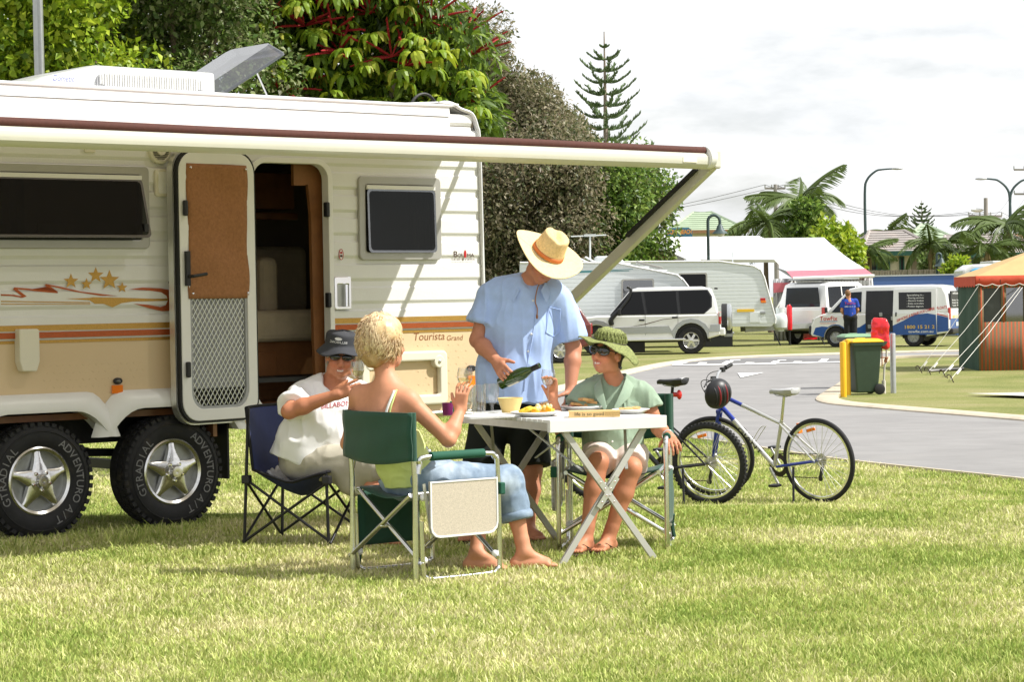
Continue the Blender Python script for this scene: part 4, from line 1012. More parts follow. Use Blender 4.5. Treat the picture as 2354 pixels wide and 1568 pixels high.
# tray, cups and glasses
p = TP(1118,960); tr = thing('serving_tray','shallow white tray under the tall glasses','tray',p,TA)
m = MB(); m.prism(rrect(-.17,-.11,.17,.11,.03),0,.006); m.build('tray_base','white_plastic',tr); m = MB(); lo = rrect(-.17,-.11,.17,.11,.03); m.frame(lo,inset(lo,.008),.0,.014); m.build('tray_rim','white_plastic',tr,bevel=.002)
def lifted(p,d): q = p.copy(); q.z += d; return q
def tcup(u,v,mat,nm,label,lift=.0):
 p = lifted(TP(u,v),lift); t = thing('beaker',label,'cup',p)
 m = MB(); m.lathe([(0,.003),(.028,.0),(.032,.068),(.0305,.068),(.027,.006),(0,.006)],24); m.build('cup_body',mat,t,smooth=60); return t
tcup(1029,955,'purple_plastic','cup','small purple plastic beaker on the folding table'); tcup(1047,951,'green_plastic','cup','small green plastic beaker behind the purple one')
p = lifted(TP(1101,955),.0068); t = thing('tall_glass','tall ribbed water tumbler on the tray','glass',p)
m = MB(); pr = [(0,.0),(.034,.0),(.040,.160),(.0375,.160),(.032,.012),(0,.012)]; m.lathe(pr,32); gl_ = m.build('glass_body','clear_glass',t,smooth=40)
for i in range(16):
 a = i * PI / 8; m = MB(); m.tube([(.0352 * math.cos(a),.0352 * math.sin(a),.012),(.0390 * math.cos(a),.0390 * math.sin(a),.12)],.0028,5); m.build('glass_rib','clear_glass',gl_)
p = lifted(TP(1131,957),.0068); t = thing('water_goblet','footed clear goblet beside the tall tumbler','glass',p)
m = MB(); m.lathe([(0,0),(.033,0),(.030,.006),(.008,.014),(.008,.05),(.028,.075),(.040,.115),(.039,.170),(.037,.170),(.037,.116),(.025,.08),(0,.07)],28); m.build('glass_body','clear_glass',t,smooth=50)
p = lifted(TP(1080,952),.0068); t = thing('tall_glass','plain water tumbler behind the blonde woman\'s hand','glass',p)
m = MB(); m.lathe(tumbler,28); m.build('glass_body','clear_glass',t,smooth=50)
p = TP(1173,950); t = thing('dip_bowl','cream bowl of yellow dip on the table','bowl',p)
m = MB(); m.lathe([(0,0),(.045,0),(.072,.085),(.068,.085),(.042,.006),(0,.006)],28); m.build('bowl','cheese',t,smooth=50); m = MB(); m.lathe([(.064,.072),(.04,.078),(0,.084)],20); m.build('dip','pale_fruit',t,smooth=180)
t,p = plate(1231,957,.140,'white plate heaped with orange wedges and grapes')
for i in range(9):
 a = i * 2.4; r_ = .03 + .055 * (i % 3) / 2; mt_ = ('orange_fruit','yellow_fruit','orange_fruit')[i % 3]
 M = Matrix.Translation((r_ * 1.15 * math.cos(a),r_ * math.sin(a),.022 + .008 * (i % 2))) @ Matrix.Rotation(a * 1.7,4,'Z') @ Matrix.Rotation(R(25),4,'X')
 m = MB(); m.prism([(.034 * math.cos(R(q)),.034 * math.sin(R(q))) for q in range(0,181,20)],-.011,.011,M); m.build('fruit_wedge',mt_,t,bevel=.003)
for i in range(22):
 a = i * 2.1; r_ = .010 + .030 * random.random(); m = MB(); m.ell((.03 + r_ * math.cos(a) * 1.5,r_ * math.sin(a),.036 + .022 * random.random()),(.011,.011,.012),8,6); m.build('grape','pale_fruit',t,smooth=180)
m = MB()
for i in range(5): m.tube([(.03,0,.05),(.02 + .012 * i,.005 * (i - 2),.075)],.0015,4)
m.build('grape_stalk','bread',t)
t,p = plate(1341,943,.140,'white plate with toasted sandwiches and ham')
for i,(x,y,rr) in enumerate(((-.03,.0,.2),(.035,.01,-.3),(.0,-.04,.9))):
 m = MB(); M = Matrix.Translation((x,y,.024 + .014 * i)) @ Matrix.Rotation(rr,4,'Z') @ Matrix.Rotation(.12,4,'Y'); m.prism([(-.055,-.035),(.055,-.035),(0,.05)],0,.016,M); m.build('bread_slice','bread',t,bevel=.004)
pm('ham',(.72,.36,.28),.5,var=.15,vs=30)
for i in range(3):
 m = MB(); m.grid(lambda s,q: (-.09 + .08 * s + .01 * i,-.05 + .09 * q + .01 * i,.018 + .012 * math.sin(s * 6 + i) * math.sin(q * 4)),8,8); m.build('ham_slice','ham',t,smooth=180,solid=.002)
t,p = plate(1449,951,.105,'small white plate with crackers beside the book')
for i in range(6):
 a = i * 1.1; m = MB(); m.lathe([(0,0),(.024,0),(.024,.005),(0,.005)],16,Matrix.Translation((.042 * math.cos(a),.042 * math.sin(a),.014 + .003 * i)) @ Matrix.Rotation(.18,4,'X')); m.build('cracker','bread',t)
# the book: spine towards the near end of the table
a = TP(1307,961); b = TP(1425,959); dv = (b - a); Lb = dv.length; rb = math.atan2(dv.y,dv.x)
bo = thing('book','thick tan paperback lying with its titled spine outward on the table','book',(a + b) / 2 + Vector((-.06 * math.sin(rb),.06 * math.cos(rb),0)),rb)
m = MB(); m.box((0,.002,.0165),(Lb - .006,.116,.027)); m.build('pages','paper',bo)
m = MB(); m.box((0,0,.0015),(Lb,.125,.003)); m.box((0,0,.0315),(Lb,.125,.003)); m.box((0,-.0625,.0165),(Lb,.003,.033)); m.build('cover','book_cover',bo)
vs,fs = text_mesh('life is so good',.026,extrude=.0003); w_ = max(v[0] for v in vs)
m = MB(); m.add([(-Lb / 2 + .03 + v[0] / w_ * .155,-.0645 - v[2],.0095 + v[1]) for v in vs],fs); m.build('spine_title','ink',bo)
pm('ink_pale',(.40,.24,.08),.6)
for k in range(2):
 vs,fs = text_mesh('George Dawson and' if k == 0 else 'Richard Glaubman',.0105,extrude=.0003); m = MB(); m.add([(.055 + v[0],-.0645 - v[2],.020 - .011 * k + v[1]) for v in vs],fs); m.build('spine_author','ink_pale',bo)
# ---- wine glasses in hands and the bottle (placed against the hands further down)
def wineglass(at,label,tilt=(0,0,0),fill=.5):
 t = thing('wine_glass',label,'wine glass',at,rot=tilt)
 m = MB(); m.lathe([(0,.0),(.034,.0),(.033,.003),(.006,.010),(.004,.02),(.004,.078),(.012,.088),(.030,.103),(.040,.130),(.039,.160),(.034,.185),(.0325,.185),(.0375,.160),(.0385,.131),(.029,.105),(.010,.091),(0,.089)],28); m.build('glass_body','clear_glass',t,smooth=60)
 m = MB(); h = .094 + .07 * fill; m.lathe([(0,.092),(.010,.093),(.028,.107),(.0372,.131),(.0372,h),(0,h)],24); m.build('white_wine','wine',t,smooth=60); return t
# ================================================================== people: smooth-union distance fields meshed by surface nets
class SDF:
 def __init__(s,h=.005): s.h = h; s.p = []
 def rc(s,a,b,ra,rb=None,k=.02,flat=None,cut=None,sub=False):
  s.p.append(('rc',np.array(a,float),np.array(b,float),ra,ra if rb is None else rb,k,flat,cut,sub)); return s
 def el(s,c,r,F,k=.02,sub=False,cut=None):     # F: 3x3 matrix with columns = axes
  s.p.append(('el',np.array(c,float),np.array(r,float),np.array([list(q) for q in F],float),None,k,None,cut,sub)); return s
 def chain(s,pts,rs,k=.02,**kw):
  for i in range(len(pts) - 1): s.rc(pts[i],pts[i + 1],rs[i],rs[i + 1],k,**kw)
  return s
 def mesh(s):
  h = s.h; lo = np.full(3,1e9); hi = np.full(3,-1e9)
  for q in s.p:
   if q[8]: continue
   if q[0] == 'rc': m = max(q[3],q[4]); l_ = np.minimum(q[1],q[2]) - m; u_ = np.maximum(q[1],q[2]) + m
   else: m = q[2].max(); l_ = q[1] - m; u_ = q[1] + m
   lo = np.minimum(lo,l_); hi = np.maximum(hi,u_)
  lo -= 4 * h; hi += 4 * h; n = np.ceil((hi - lo) / h).astype(int) + 1
  F = np.full(n,.2,np.float32)
  ax = [lo[i] + h * np.arange(n[i]) for i in range(3)]
  for q in s.p:
   k = q[5]; pad = k + 3 * h
   if q[0] == 'rc': m = max(q[3],q[4]); l_ = np.minimum(q[1],q[2]) - m - pad; u_ = np.maximum(q[1],q[2]) + m + pad
   else: m = q[2].max(); l_ = q[1] - m - pad; u_ = q[1] + m + pad
   i0 = np.clip(np.floor((l_ - lo) / h).astype(int),0,n - 1); i1 = np.clip(np.ceil((u_ - lo) / h).astype(int) + 1,1,n)
   X = ax[0][i0[0]:i1[0],None,None]; Y = ax[1][None,i0[1]:i1[1],None]; Z = ax[2][None,None,i0[2]:i1[2]]
   if q[0] == 'rc':
    a,b = q[1],q[2]; ab = b - a; L2 = max(ab @ ab,1e-9)
    t = np.clip(((X - a[0]) * ab[0] + (Y - a[1]) * ab[1] + (Z - a[2]) * ab[2]) / L2,0,1)
    dx = X - (a[0] + ab[0] * t); dy = Y - (a[1] + ab[1] * t); dz = Z - (a[2] + ab[2] * t)
    if q[6] is not None:
     f,sc = np.array(q[6][0],float),q[6][1]; f = f / np.linalg.norm(f); c = (dx * f[0] + dy * f[1] + dz * f[2]) * (sc - 1)
     dx = dx + c * f[0]; dy = dy + c * f[1]; dz = dz + c * f[2]
     D = (np.sqrt(dx * dx + dy * dy + dz * dz) - (q[3] + (q[4] - q[3]) * t)) / max(1,(sc + 1) / 2)
    else: D = np.sqrt(dx * dx + dy * dy + dz * dz) - (q[3] + (q[4] - q[3]) * t)
   else:
    c,r,Fm = q[1],q[2],q[3]; px,py,pz_ = X - c[0],Y - c[1],Z - c[2]
    loc = [(px * Fm[0][i] + py * Fm[1][i] + pz_ * Fm[2][i]) / r[i] for i in range(3)]
    k0 = np.sqrt(loc[0] ** 2 + loc[1] ** 2 + loc[2] ** 2); k1 = np.sqrt((loc[0] / r[0]) ** 2 + (loc[1] / r[1]) ** 2 + (loc[2] / r[2]) ** 2)
    D = k0 * (k0 - 1) / np.maximum(k1,1e-6)
   if q[7] is not None:
    for (pc,pn) in (q[7] if isinstance(q[7],list) else [q[7]]):
     pn = np.array(pn,float); pn /= np.linalg.norm(pn); D = np.maximum(D,(X - pc[0]) * pn[0] + (Y - pc[1]) * pn[1] + (Z - pc[2]) * pn[2])
   S = F[i0[0]:i1[0],i0[1]:i1[1],i0[2]:i1[2]]
   D = np.broadcast_to(D,S.shape)
   if q[8]:
    hh = np.maximum(k - np.abs(-D - S),0) / k; S[...] = np.maximum(S,-D) + hh * hh * k / 4
   else:
    hh = np.maximum(k - np.abs(D - S),0) / k; S[...] = np.minimum(S,D) - hh * hh * k / 4
  neg = F < 0
  c = np.zeros(n - 1,np.int8)
  for i in (0,1):
   for j in (0,1):
    for k in (0,1): c += neg[i:n[0] - 1 + i,j:n[1] - 1 + j,k:n[2] - 1 + k]
  act = (c > 0) & (c < 8); cells = np.argwhere(act); idx = np.full(act.shape,-1,np.int32); idx[act] = np.arange(len(cells))
  acc = np.zeros((len(cells),3)); cnt = np.zeros(len(cells))
  cor = [(i,j,k) for i in (0,1) for j in (0,1) for k in (0,1)]
  for a in cor:
   for d in range(3):
    if a[d]: continue
    b = list(a); b[d] = 1
    fa = F[cells[:,0] + a[0],cells[:,1] + a[1],cells[:,2] + a[2]]; fb = F[cells[:,0] + b[0],cells[:,1] + b[1],cells[:,2] + b[2]]
    m = (fa < 0) != (fb < 0); t = np.where(m,fa / np.where(m,fa - fb,1),0)
    p = np.tile(np.array(a,float),(len(cells),1)); p[:,d] += t; acc[m] += p[m]; cnt[m] += 1
  Vv = lo + h * (cells + acc / np.maximum(cnt,1)[:,None])
  quads = []
  for d in range(3):
   sl0 = [slice(None)] * 3; sl1 = [slice(None)] * 3; sl0[d] = slice(0,-1); sl1[d] = slice(1,None)
   ch = neg[tuple(sl0)] != neg[tuple(sl1)]; e = np.argwhere(ch); o = [q for q in range(3) if q != d]
   e = e[(e[:,o[0]] > 0) & (e[:,o[1]] > 0) & (e[:,o[0]] < n[o[0]] - 1) & (e[:,o[1]] < n[o[1]] - 1)]
   ids = []
   for (p,q) in ((0,0),(1,0),(1,1),(0,1)):
    cc_ = e.copy(); cc_[:,o[0]] -= p; cc_[:,o[1]] -= q; ids.append(idx[cc_[:,0],cc_[:,1],cc_[:,2]])
   Q = np.stack(ids,1); fl = neg[e[:,0],e[:,1],e[:,2]]
   if d == 1: fl = ~fl
   Q[fl] = Q[fl][:,::-1]; quads.append(Q[:,::-1])
  Q = np.concatenate(quads); Q = Q[(Q >= 0).all(1)]
  return Vv,Q
def relax(Vv,Q,it=2,lam=.5):
 e = np.concatenate([Q[:,[0,1]],Q[:,[1,2]],Q[:,[2,3]],Q[:,[3,0]]]); n = len(Vv)
 for k in range(it):
  for w in ((lam,-lam * 1.04) if it > 1 else (lam,)):
   s = np.zeros_like(Vv); c = np.zeros(n); np.add.at(s,e[:,0],Vv[e[:,1]]); np.add.at(s,e[:,1],Vv[e[:,0]]); np.add.at(c,e[:,0],1); np.add.at(c,e[:,1],1)
   Vv = Vv + w * (s / np.maximum(c,1)[:,None] - Vv)
 return Vv
def vnormals(Vv,Q):
 a = np.cross(Vv[Q[:,2]] - Vv[Q[:,0]],Vv[Q[:,3]] - Vv[Q[:,1]]); N = np.zeros_like(Vv)
 for i in range(4): np.add.at(N,Q[:,i],a)
 return N / np.maximum(np.linalg.norm(N,axis=1),1e-9)[:,None]
_nt = np.random.default_rng(11).random((32,32,32)).astype(np.float32)
def vnoise(p):
 i = np.floor(p).astype(int); f = p - i; f = f * f * (3 - 2 * f); r = 0
 for a in (0,1):
  for b in (0,1):
   for c in (0,1):
    w = (f[:,0] if a else 1 - f[:,0]) * (f[:,1] if b else 1 - f[:,1]) * (f[:,2] if c else 1 - f[:,2])
    r = r + w * _nt[(i[:,0] + a) % 32,(i[:,1] + b) % 32,(i[:,2] + c) % 32]
 return r * 2 - 1
def sdf_obj(name,sdf,mat,parent,smooth_it=2,wrinkle=None,color=None,seed=0.0):
 Vv,Q = sdf.mesh(); Vv = relax(Vv,Q,smooth_it)
 if wrinkle:
  amp,fx,fy,fz = wrinkle; N = vnormals(Vv,Q)
  d = vnoise(Vv * np.array([fx,fy,fz]) + seed) * .6 + (1 - 2 * np.abs(vnoise(Vv * np.array([fx * 1.7,fy * 1.7,fz * 1.2]) + 7 + seed))) * .4
  Vv = Vv + N * (d * amp)[:,None]
 col = color(Vv) if color else None
 Mi = np.array(wmat(parent).inverted()); L = Vv @ Mi[:3,:3].T + Mi[:3,3]
 me = bpy.data.meshes.new(name); me.from_pydata(L.tolist(),[],Q.tolist()); me.materials.append(MAT(mat))
 if col is not None:
  ca_ = me.color_attributes.new('Col','FLOAT_COLOR','POINT'); ca_.data.foreach_set('color',np.concatenate([col,np.ones((len(col),1))],1).astype(np.float32).ravel())
 return link(name,me,parent,smooth=180)
def frame3(up,fwd):
 u = Vector(up).normalized(); f = Vector(fwd); f = (f - u * f.dot(u)).normalized(); r = f.cross(u)   # right-hand side of the figure
 return r,f,u
def fmat(c,fr,s=1.0):
 M = Matrix.Identity(4)
 for i in range(3):
  M[i][0] = fr[0][i] * s; M[i][1] = fr[1][i] * s; M[i][2] = fr[2][i] * s; M[i][3] = c[i]
 return M
pm('skin',(.5,.25,.16),.52,var=.06,vs=30,attr='Col',sss=.0,bump=.15,bs=160,spec=.4)
pm('teeth',(.80,.77,.70),.3,var=.03)
pm('lens_dark',(.006,.007,.006),.06,var=.05,coat=1.0)

def head(s,c,fr,hs=1.0,ears=True,smile=True):
 r,f,u = fr; A = [[r[i],f[i],u[i]] for i in range(3)]
 q = lambda x,y,z: Vector(c) + (r * x + f * y + u * z) * hs
 e = lambda p,rr,k=.015,**kw: s.el(q(*p),[v * hs for v in rr],A,k,**kw)
 e((0,-.012,.035),(.074,.094,.082)); e((0,.020,-.035),(.060,.072,.080),.03); e((0,.056,-.088),(.030,.030,.026),.03)
 e((0,.070,.022),(.055,.022,.018),.02)                                   # brow
 for x in (-1,1):
  e((x * .038,.062,-.030),(.026,.028,.024),.02); e((x * .052,.005,-.070),(.022,.040,.030),.03)
  if ears: e((x * .076,-.006,-.008),(.011,.021,.033),.006); s.rc(q(x * .074,.004,-.005),q(x * .066,.01,-.01),.012 * hs,.012 * hs,.006)
  s.rc(q(x * .030,.112,.010),q(x * .030,.09,.010),.012 * hs,.012 * hs,.018,sub=True)
  s.rc(q(x * .009,.100,-.034),q(x * .011,.094,-.032),.010 * hs,.010 * hs,.010)
 s.rc(q(0,.088,.012),q(0,.112,-.026),.008 * hs,.0135 * hs,.012)
 # mouth
 mw_ = .026 if smile else .020
 s.rc(q(-mw_,.080,-.058),q(0,.094,-.060),.006 * hs,.0085 * hs,.008); s.rc(q(mw_,.080,-.058),q(0,.094,-.060),.006 * hs,.0085 * hs,.008)
 s.rc(q(-mw_ * .8,.080,-.070),q(0,.093,-.074),.006 * hs,.009 * hs,.008); s.rc(q(mw_ * .8,.080,-.070),q(0,.093,-.074),.006 * hs,.009 * hs,.008)
 return q
def hand(s,w,d,n,side,L=1.0,curl=(.5,.7,.5),spread=.12,thumb=None,thumb_curl=.4):
 """w wrist, d finger direction, n palm normal, side: direction of the thumb side"""
 d = Vector(d).normalized(); n = Vector(n); n = (n - d * n.dot(d)).normalized(); sd = d.cross(n).normalized()
 if sd.dot(Vector(side)) < 0: sd = -sd
 w = Vector(w)
 for o in (-.026,-.009,.009,.026):
  s.rc(w + sd * o * .75 * L + d * .012,w + sd * o * L + d * .085 * L,.0155 * L,.0125 * L,.012)
 tips = []
 for i,(o,fl) in enumerate(((.030,.92),(.010,1.02),(-.011,.96),(-.030,.76))):
  p = w + sd * o * L + d * .088 * L; a = 0; dd_ = (d + sd * spread * (o / .03)).normalized()
  for seg,ln in enumerate((.044,.027,.022)):
   a += curl[seg]; v = dd_ * math.cos(a) + n * math.sin(a); q = p + v * ln * fl * L
   s.rc(p,q,(.0095,.0086,.0078)[seg] * L,(.0088,.0080,.0068)[seg] * L,.003); p = q
  tips.append(p)
 td = Vector(thumb) if thumb is not None else (d * .55 + sd * .75 + n * .35)
 td.normalize(); p = w + sd * .028 * L + d * .025 * L; s.rc(w + sd * .012 * L + d * .01,p + td * .02 * L,.017 * L,.0135 * L,.012)
 q = p + td * .045 * L; s.rc(p,q,.0135 * L,.0105 * L,.006); v = (td + n * thumb_curl + d * .3).normalized(); s.rc(q,q + v * .030 * L,.0105 * L,.0085 * L,.004)
 return tips
def arm(s,sh,el,wr,r=1.0):
 sh,el,wr = Vector(sh),Vector(el),Vector(wr)
 s.rc(sh,el,.050 * r,.040 * r,.03); s.rc(el,el.lerp(wr,.32),.040 * r,.043 * r,.02); s.rc(el.lerp(wr,.32),wr,.043 * r,.0275 * r,.02)
 s.rc(wr,wr + (wr - el).normalized() * .02,.0275 * r,.027 * r,.01)
def leg(s,hip,kn,an,toe,r=1.0,gl=0.0,bare=True):
 hip,kn,an = Vector(hip),Vector(kn),Vector(an); toe = Vector(toe); toe.z = 0; toe.normalize()
 s.rc(hip,kn,.082 * r,.058 * r,.03); s.rc(kn,kn.lerp(an,.35),.054 * r,.056 * r,.02); s.rc(kn.lerp(an,.35),kn.lerp(an,.9),.056 * r,.036 * r,.02); s.rc(kn.lerp(an,.85),an,.036 * r,.036 * r,.02)
 z = gl + .028; heel = Vector((an.x,an.y,z)) - toe * .045; ball = Vector((an.x,an.y,z - .004)) + toe * .115; sd = Vector((-toe.y,toe.x,0))
 s.rc(an,heel,.036 * r,.031 * r,.02); s.rc(an - Vector((0,0,.01)),ball + Vector((0,0,.008)),.034 * r,.022 * r,.025); s.rc(heel,ball,.028 * r,.024 * r,.02)
 for o in (-.022,.022): s.rc(heel,ball + sd * o,.026 * r,.020 * r,.015)
 for i,(o,ln) in enumerate(((-.033,.048),(-.017,.052),(-.001,.050),(.014,.045),(.029,.036))):
  b = ball + sd * o * r + Vector((0,0,-.006)); s.rc(b,b + toe * ln * r - Vector((0,0,.004)),.0115 * r,.0095 * r,.004)
 return ball,heel,sd,toe
def skincol(base,q,hs,lips=(.50,.13,.10),stubble=None,shade=None):
 base = np.array(base)
 def f(Vv):
  C = np.tile(base,(len(Vv),1)); C *= (1 + .10 * vnoise(Vv * 9))[:,None]
  def blob(p,r,col,w):
   d = np.linalg.norm((Vv - np.array(p)) / r,axis=1); a = np.clip(1.3 - d,0,1)[:,None] * w; C[:] = C * (1 - a) + np.array(col) * a
  if q:
   for x in (-1,1):
    blob(q(x * .04,.08,-.032),.030 * hs,base * np.array([1.12,.82,.75]),.6)
    blob(q(x * .012,.094,-.064),.013 * hs,lips,.9)
    blob(q(x * .030,.088,.012),.016 * hs,base * .55,.6)
   blob(q(0,.096,-.064),.014 * hs,lips,.9); blob(q(0,.112,-.026),.018 * hs,base * np.array([1.15,.8,.72]),.5)
   if stubble is not None: blob(q(0,.06,-.085),.055 * hs,stubble,.4)
  return np.clip(C,.01,.95)
 return f
def torso_f(s,fr_n,pts,k=.05):
 for a,b,ra,rb,fl in pts: s.rc(a,b,ra,rb,k,flat=(fr_n,fl))
def teeth(parent,q,fr,hs,w=.020,dn=-.0655):
 m = MB(); r,f,u = fr
 for i in range(7):
  x = (-1 + 2 * i / 6) * w; yy = .1010 - .026 * (x / .026) ** 2
  m.box((0,0,0),(w * .30 * hs,.006 * hs,.0095 * hs),fmat(q(x,yy,dn + .004 * (x / w) ** 2),fr))
 return m.build('teeth','teeth',parent,world=True)
def shades(parent,q,fr,hs,wide=.036,tall=.019,name='sunglasses',wrap=1.0):
 m = MB(); 
 for x in (-1,1):
  M = fmat(q(x * .034,.098 + .002,.012),fr,hs) @ Matrix.Rotation(R(-14 * x),4,'Z'); m.ell((0,0,0),(wide * .9,.008,tall),16,10,M)
 g_ = m.build(name,'lens_dark',parent,smooth=180,world=True)
 m = MB(); m.tube([q(-.012,.104,.020),q(0,.108,.022),q(.012,.104,.020)],.003 * hs,6)
 for x in (-1,1): m.tube([q(x * .064,.088,.018),q(x * .074,.06,.016),q(x * .078,-.005,.012)],.0032 * hs,6)
 for x in (-1,1): m.tube([q(x * (.034 + wide * .9 * math.cos(a)),.100 - .010 * abs(math.cos(a)),.012 + tall * math.sin(a)) for a in [i * PI / 8 for i in range(16)]],.0022 * hs,5,closed=True)
 m.build('glasses_frame','black_plastic',g_,smooth=60,world=True); return g_
def sandal(parent,ball,heel,sd,toe,gl,mat='sandal'):
 h0 = heel - toe * .03; m = MB(); out = []
 for t,w in ((0,.028),(.2,.034),(.5,.034),(.8,.046),(1.0,.040),(1.08,.018)):
  c = h0 + (ball + toe * .055 - h0) * t; out.append((c,w))
 lp = [c + sd * w for c,w in out] + [c - sd * w for c,w in reversed(out)]
 m.prism([(p.x,p.y) for p in lp],gl + .002,gl + .016); sn = m.build('sandal',mat,parent,world=True,bevel=.004)
 m = MB(); a = ball + toe * .02 + Vector((0,0,.02))
 for s_ in (-1,1): m.tube([a,ball - toe * .015 + sd * s_ * .025 + Vector((0,0,.022)),ball - toe * .06 + sd * s_ * .040 + Vector((0,0,.0))],.008,6,flat=.5)
 m.build('strap',mat,sn,world=True); return sn
pm('sandal',(.09,.065,.035),.8,var=.2)
pm('blue_shirt',(.38,.51,.80),.85,var=.10,vs=14,bump=.35,bs=420,sheen=.2,detail=8)
pm('black_short',(.008,.011,.009),.9,var=.2)
pm('straw',(.72,.52,.25),.75,var=.22,vs=70,bump=1.0,bs=170,detail=6)
pm('straw_brim',(.78,.60,.31),.75,var=.14,vs=60,bump=.8,bs=150)
pm('band_orange',(.55,.16,.04),.7,var=.12)
pm('cord_brown',(.33,.15,.07),.8)
pm('button',(.78,.78,.76),.3)
# ------------------------------------------------------------------ the standing man pouring wine
def standing_man():
 gl = 0.0
 base = G(1160,1250); t = thing('person','man standing in blue shirt, black shorts and wide straw hat pouring wine','person',(base.x,13.44,0))
 pel,che,nek = P(1172,930,13.50),P(1196,745,13.46),P(1212,655,13.44)
 hc = P(1250,602,13.33); fr = frame3((.40,-.40,.80),(.10,-.85,-.50)); fn = (.12,-1,0)
 shR,elR,wrR = P(1126,684,13.46),P(1097,782,13.42),P(1142,832,13.20)
 shL,elL,wrL = P(1286,694,13.46),P(1318,800,13.48),P(1311,897,13.38)
 s = SDF(.0048); q = head(s,hc,fr,1.02,smile=False)
 s.rc(nek - Vector((0,0,.02)),q(0,-.025,-.05),.064,.058,.03); s.rc(nek,P(1208,700,13.44),.07,.09,.03)
 torso_f(s,fn,[(che,pel,.14,.14,1.3)]); s.rc(shR,shL,.05,.05,.04)
 arm(s,shR,elR,wrR,1.1); arm(s,shL,elL,wrL,1.1)
 bdir = (P(1251,833,12.98) - P(1150,880,13.16)).normalized()          # bottle axis
 bc = P(1166,872,13.075)
 hd_ = (P(1186,876,13.08) - wrR).normalized()
 hand(s,wrR,P(1163,868,13.045) - wrR,(.35,.85,-.1),(.5,0,.8),1.05,curl=(.30,.75,.55),spread=.05,thumb=(P(1190,848,13.14) - P(1150,845,13.19)))
 hand(s,wrL,(-.25,-.25,-.9),(-.75,.3,0),(-.4,-.9,0),1.0,curl=(.5,.6,.4))
 lR = leg(s,P(1128,935,13.50),P(1108,1078,13.44),P(1074,1212,13.40),(-.05,-1,0),1.08,gl + .014); lL = leg(s,P(1214,935,13.50),P(1222,1080,13.42),P(1212,1212,13.38),(.45,-.9,0),1.08,gl + .014)
 sdf_obj('body',s,'skin',t,2,color=skincol((.50,.215,.125),q,1.02,(.50,.20,.15)))
 for a in (lR,lL): sandal(t,*a,gl)
 # shirt
 s = SDF(.006)
 hem = P(1180,922,13.50); cutb = (np.array(hem),(0,.02,-1))
 for a,b,ra,rb,fl in ((P(1206,700,13.44),P(1196,770,13.44),.175,.195,1.35),(P(1196,770,13.44),P(1182,860,13.46),.195,.218,1.28),(P(1182,860,13.46),P(1178,960,13.48),.218,.225,1.30)):
  s.rc(a,b,ra,rb,.05,flat=(fn,fl),cut=cutb)
 s.rc(P(1150,672,13.46),P(1268,676,13.46),.085,.085,.05); s.rc(nek + Vector((0,.01,-.01)),P(1208,700,13.46),.082,.11,.04)
 for sh,el,e2 in ((shR,elR,.62),(shL,elL,.82)):
  end = sh.lerp(el,e2); dv = (el - sh).normalized(); s.rc(sh,sh.lerp(el,e2 + .2),.082,.102,.04,cut=(np.array(end),tuple(dv)))
 s.rc(nek + Vector((.02,-.10,.045)),nek + Vector((.02,-.02,.10)),.055,.060,.02,sub=True)      # neck opening
 s.rc(nek + Vector((.025,-.16,-.10)),nek + Vector((.02,-.09,.08)),.012,.05,.015,sub=True)
 sh_ = sdf_obj('shirt',s,'blue_shirt',t,1,wrinkle=(.019,11,11,3.4),seed=1.3)
 # collar flaps, placket, buttons, pocket
 def onfront(u,v,z0=13.16):
  return P(u,v,z0)
 m = MB()
 cl_ = [(nek + Vector((-.085,.01,.035))),(nek + Vector((-.075,-.07,.02))),(nek + Vector((-.045,-.125,-.03)))]
 cr_ = [(nek + Vector((.10,.01,.03))),(nek + Vector((.10,-.07,.012))),(nek + Vector((.075,-.125,-.035)))]
 for side,pts in ((-1,cl_),(1,cr_)):
  lo_ = [p + Vector((side * .035 - .004,-.022,-.05 - .012 * i)) for i,p in enumerate(pts)]
  b = len(m.v); m.v += [tuple(p) for p in pts + lo_]; m.f += [(b,b + 1,b + 4,b + 3),(b + 1,b + 2,b + 5,b + 4)]
 m.build('collar','blue_shirt',sh_,world=True,solid=.006,bevel=.002)
 from mathutils.bvhtree import BVHTree
 dg_v = [wmat(sh_) @ v.co for v in sh_.data.vertices]; bv = BVHTree.FromPolygons(dg_v,[tuple(p.vertices) for p in sh_.data.polygons])
 def hit(u,v):
  d = ray(u,v); o_ = CAMP; h = bv.ray_cast(o_,d.normalized()); return h[0] + Vector((0,-.004,0)) if h[0] else None
 for (u,v) in ((1215,653),(1225,691),(1221,768),(1214,808)):
  p = hit(u,v)
  if p: m = MB(); m.ell(p,(.007,.004,.007),8,6); m.build('button','button',sh_,world=True)
 pl = [hit(*a) for a in ((1232,700),(1229,740),(1223,780),(1215,820),(1208,860),(1203,900))]; pl = [p for p in pl if p]
 if len(pl) > 2: m = MB(); m.tube(pl,.0035,5); m.build('placket_edge','blue_shirt',sh_,world=True,smooth=180)
 pk = [hit(*a) for a in ((1262,706),(1288,712),(1285,762),(1272,774),(1255,765),(1262,706))]
 if all(pk): m = MB(); m.tube(pk,.003,5); m.build('pocket_seam','blue_shirt',sh_,world=True)
 m = MB(); a = hit(1230,690); b = hit(1234,728)
 if a and b: m.tube(smooth_path([q(-.05,.06,-.085),q(-.01,.065,-.115),a + Vector((0,-.01,0)),(a + b) / 2 + Vector((.006,-.012,0)),b + Vector((0,-.006,0))],5),.0035,5); m.ell(b,(.007,.007,.014),8,6); m.build('hat_cord','cord_brown',t,world=True)
 # shorts
 s = SDF(.007)
 s.rc(P(1172,905,13.50),P(1172,945,13.50),.185,.185,.05,flat=(fn,1.25))
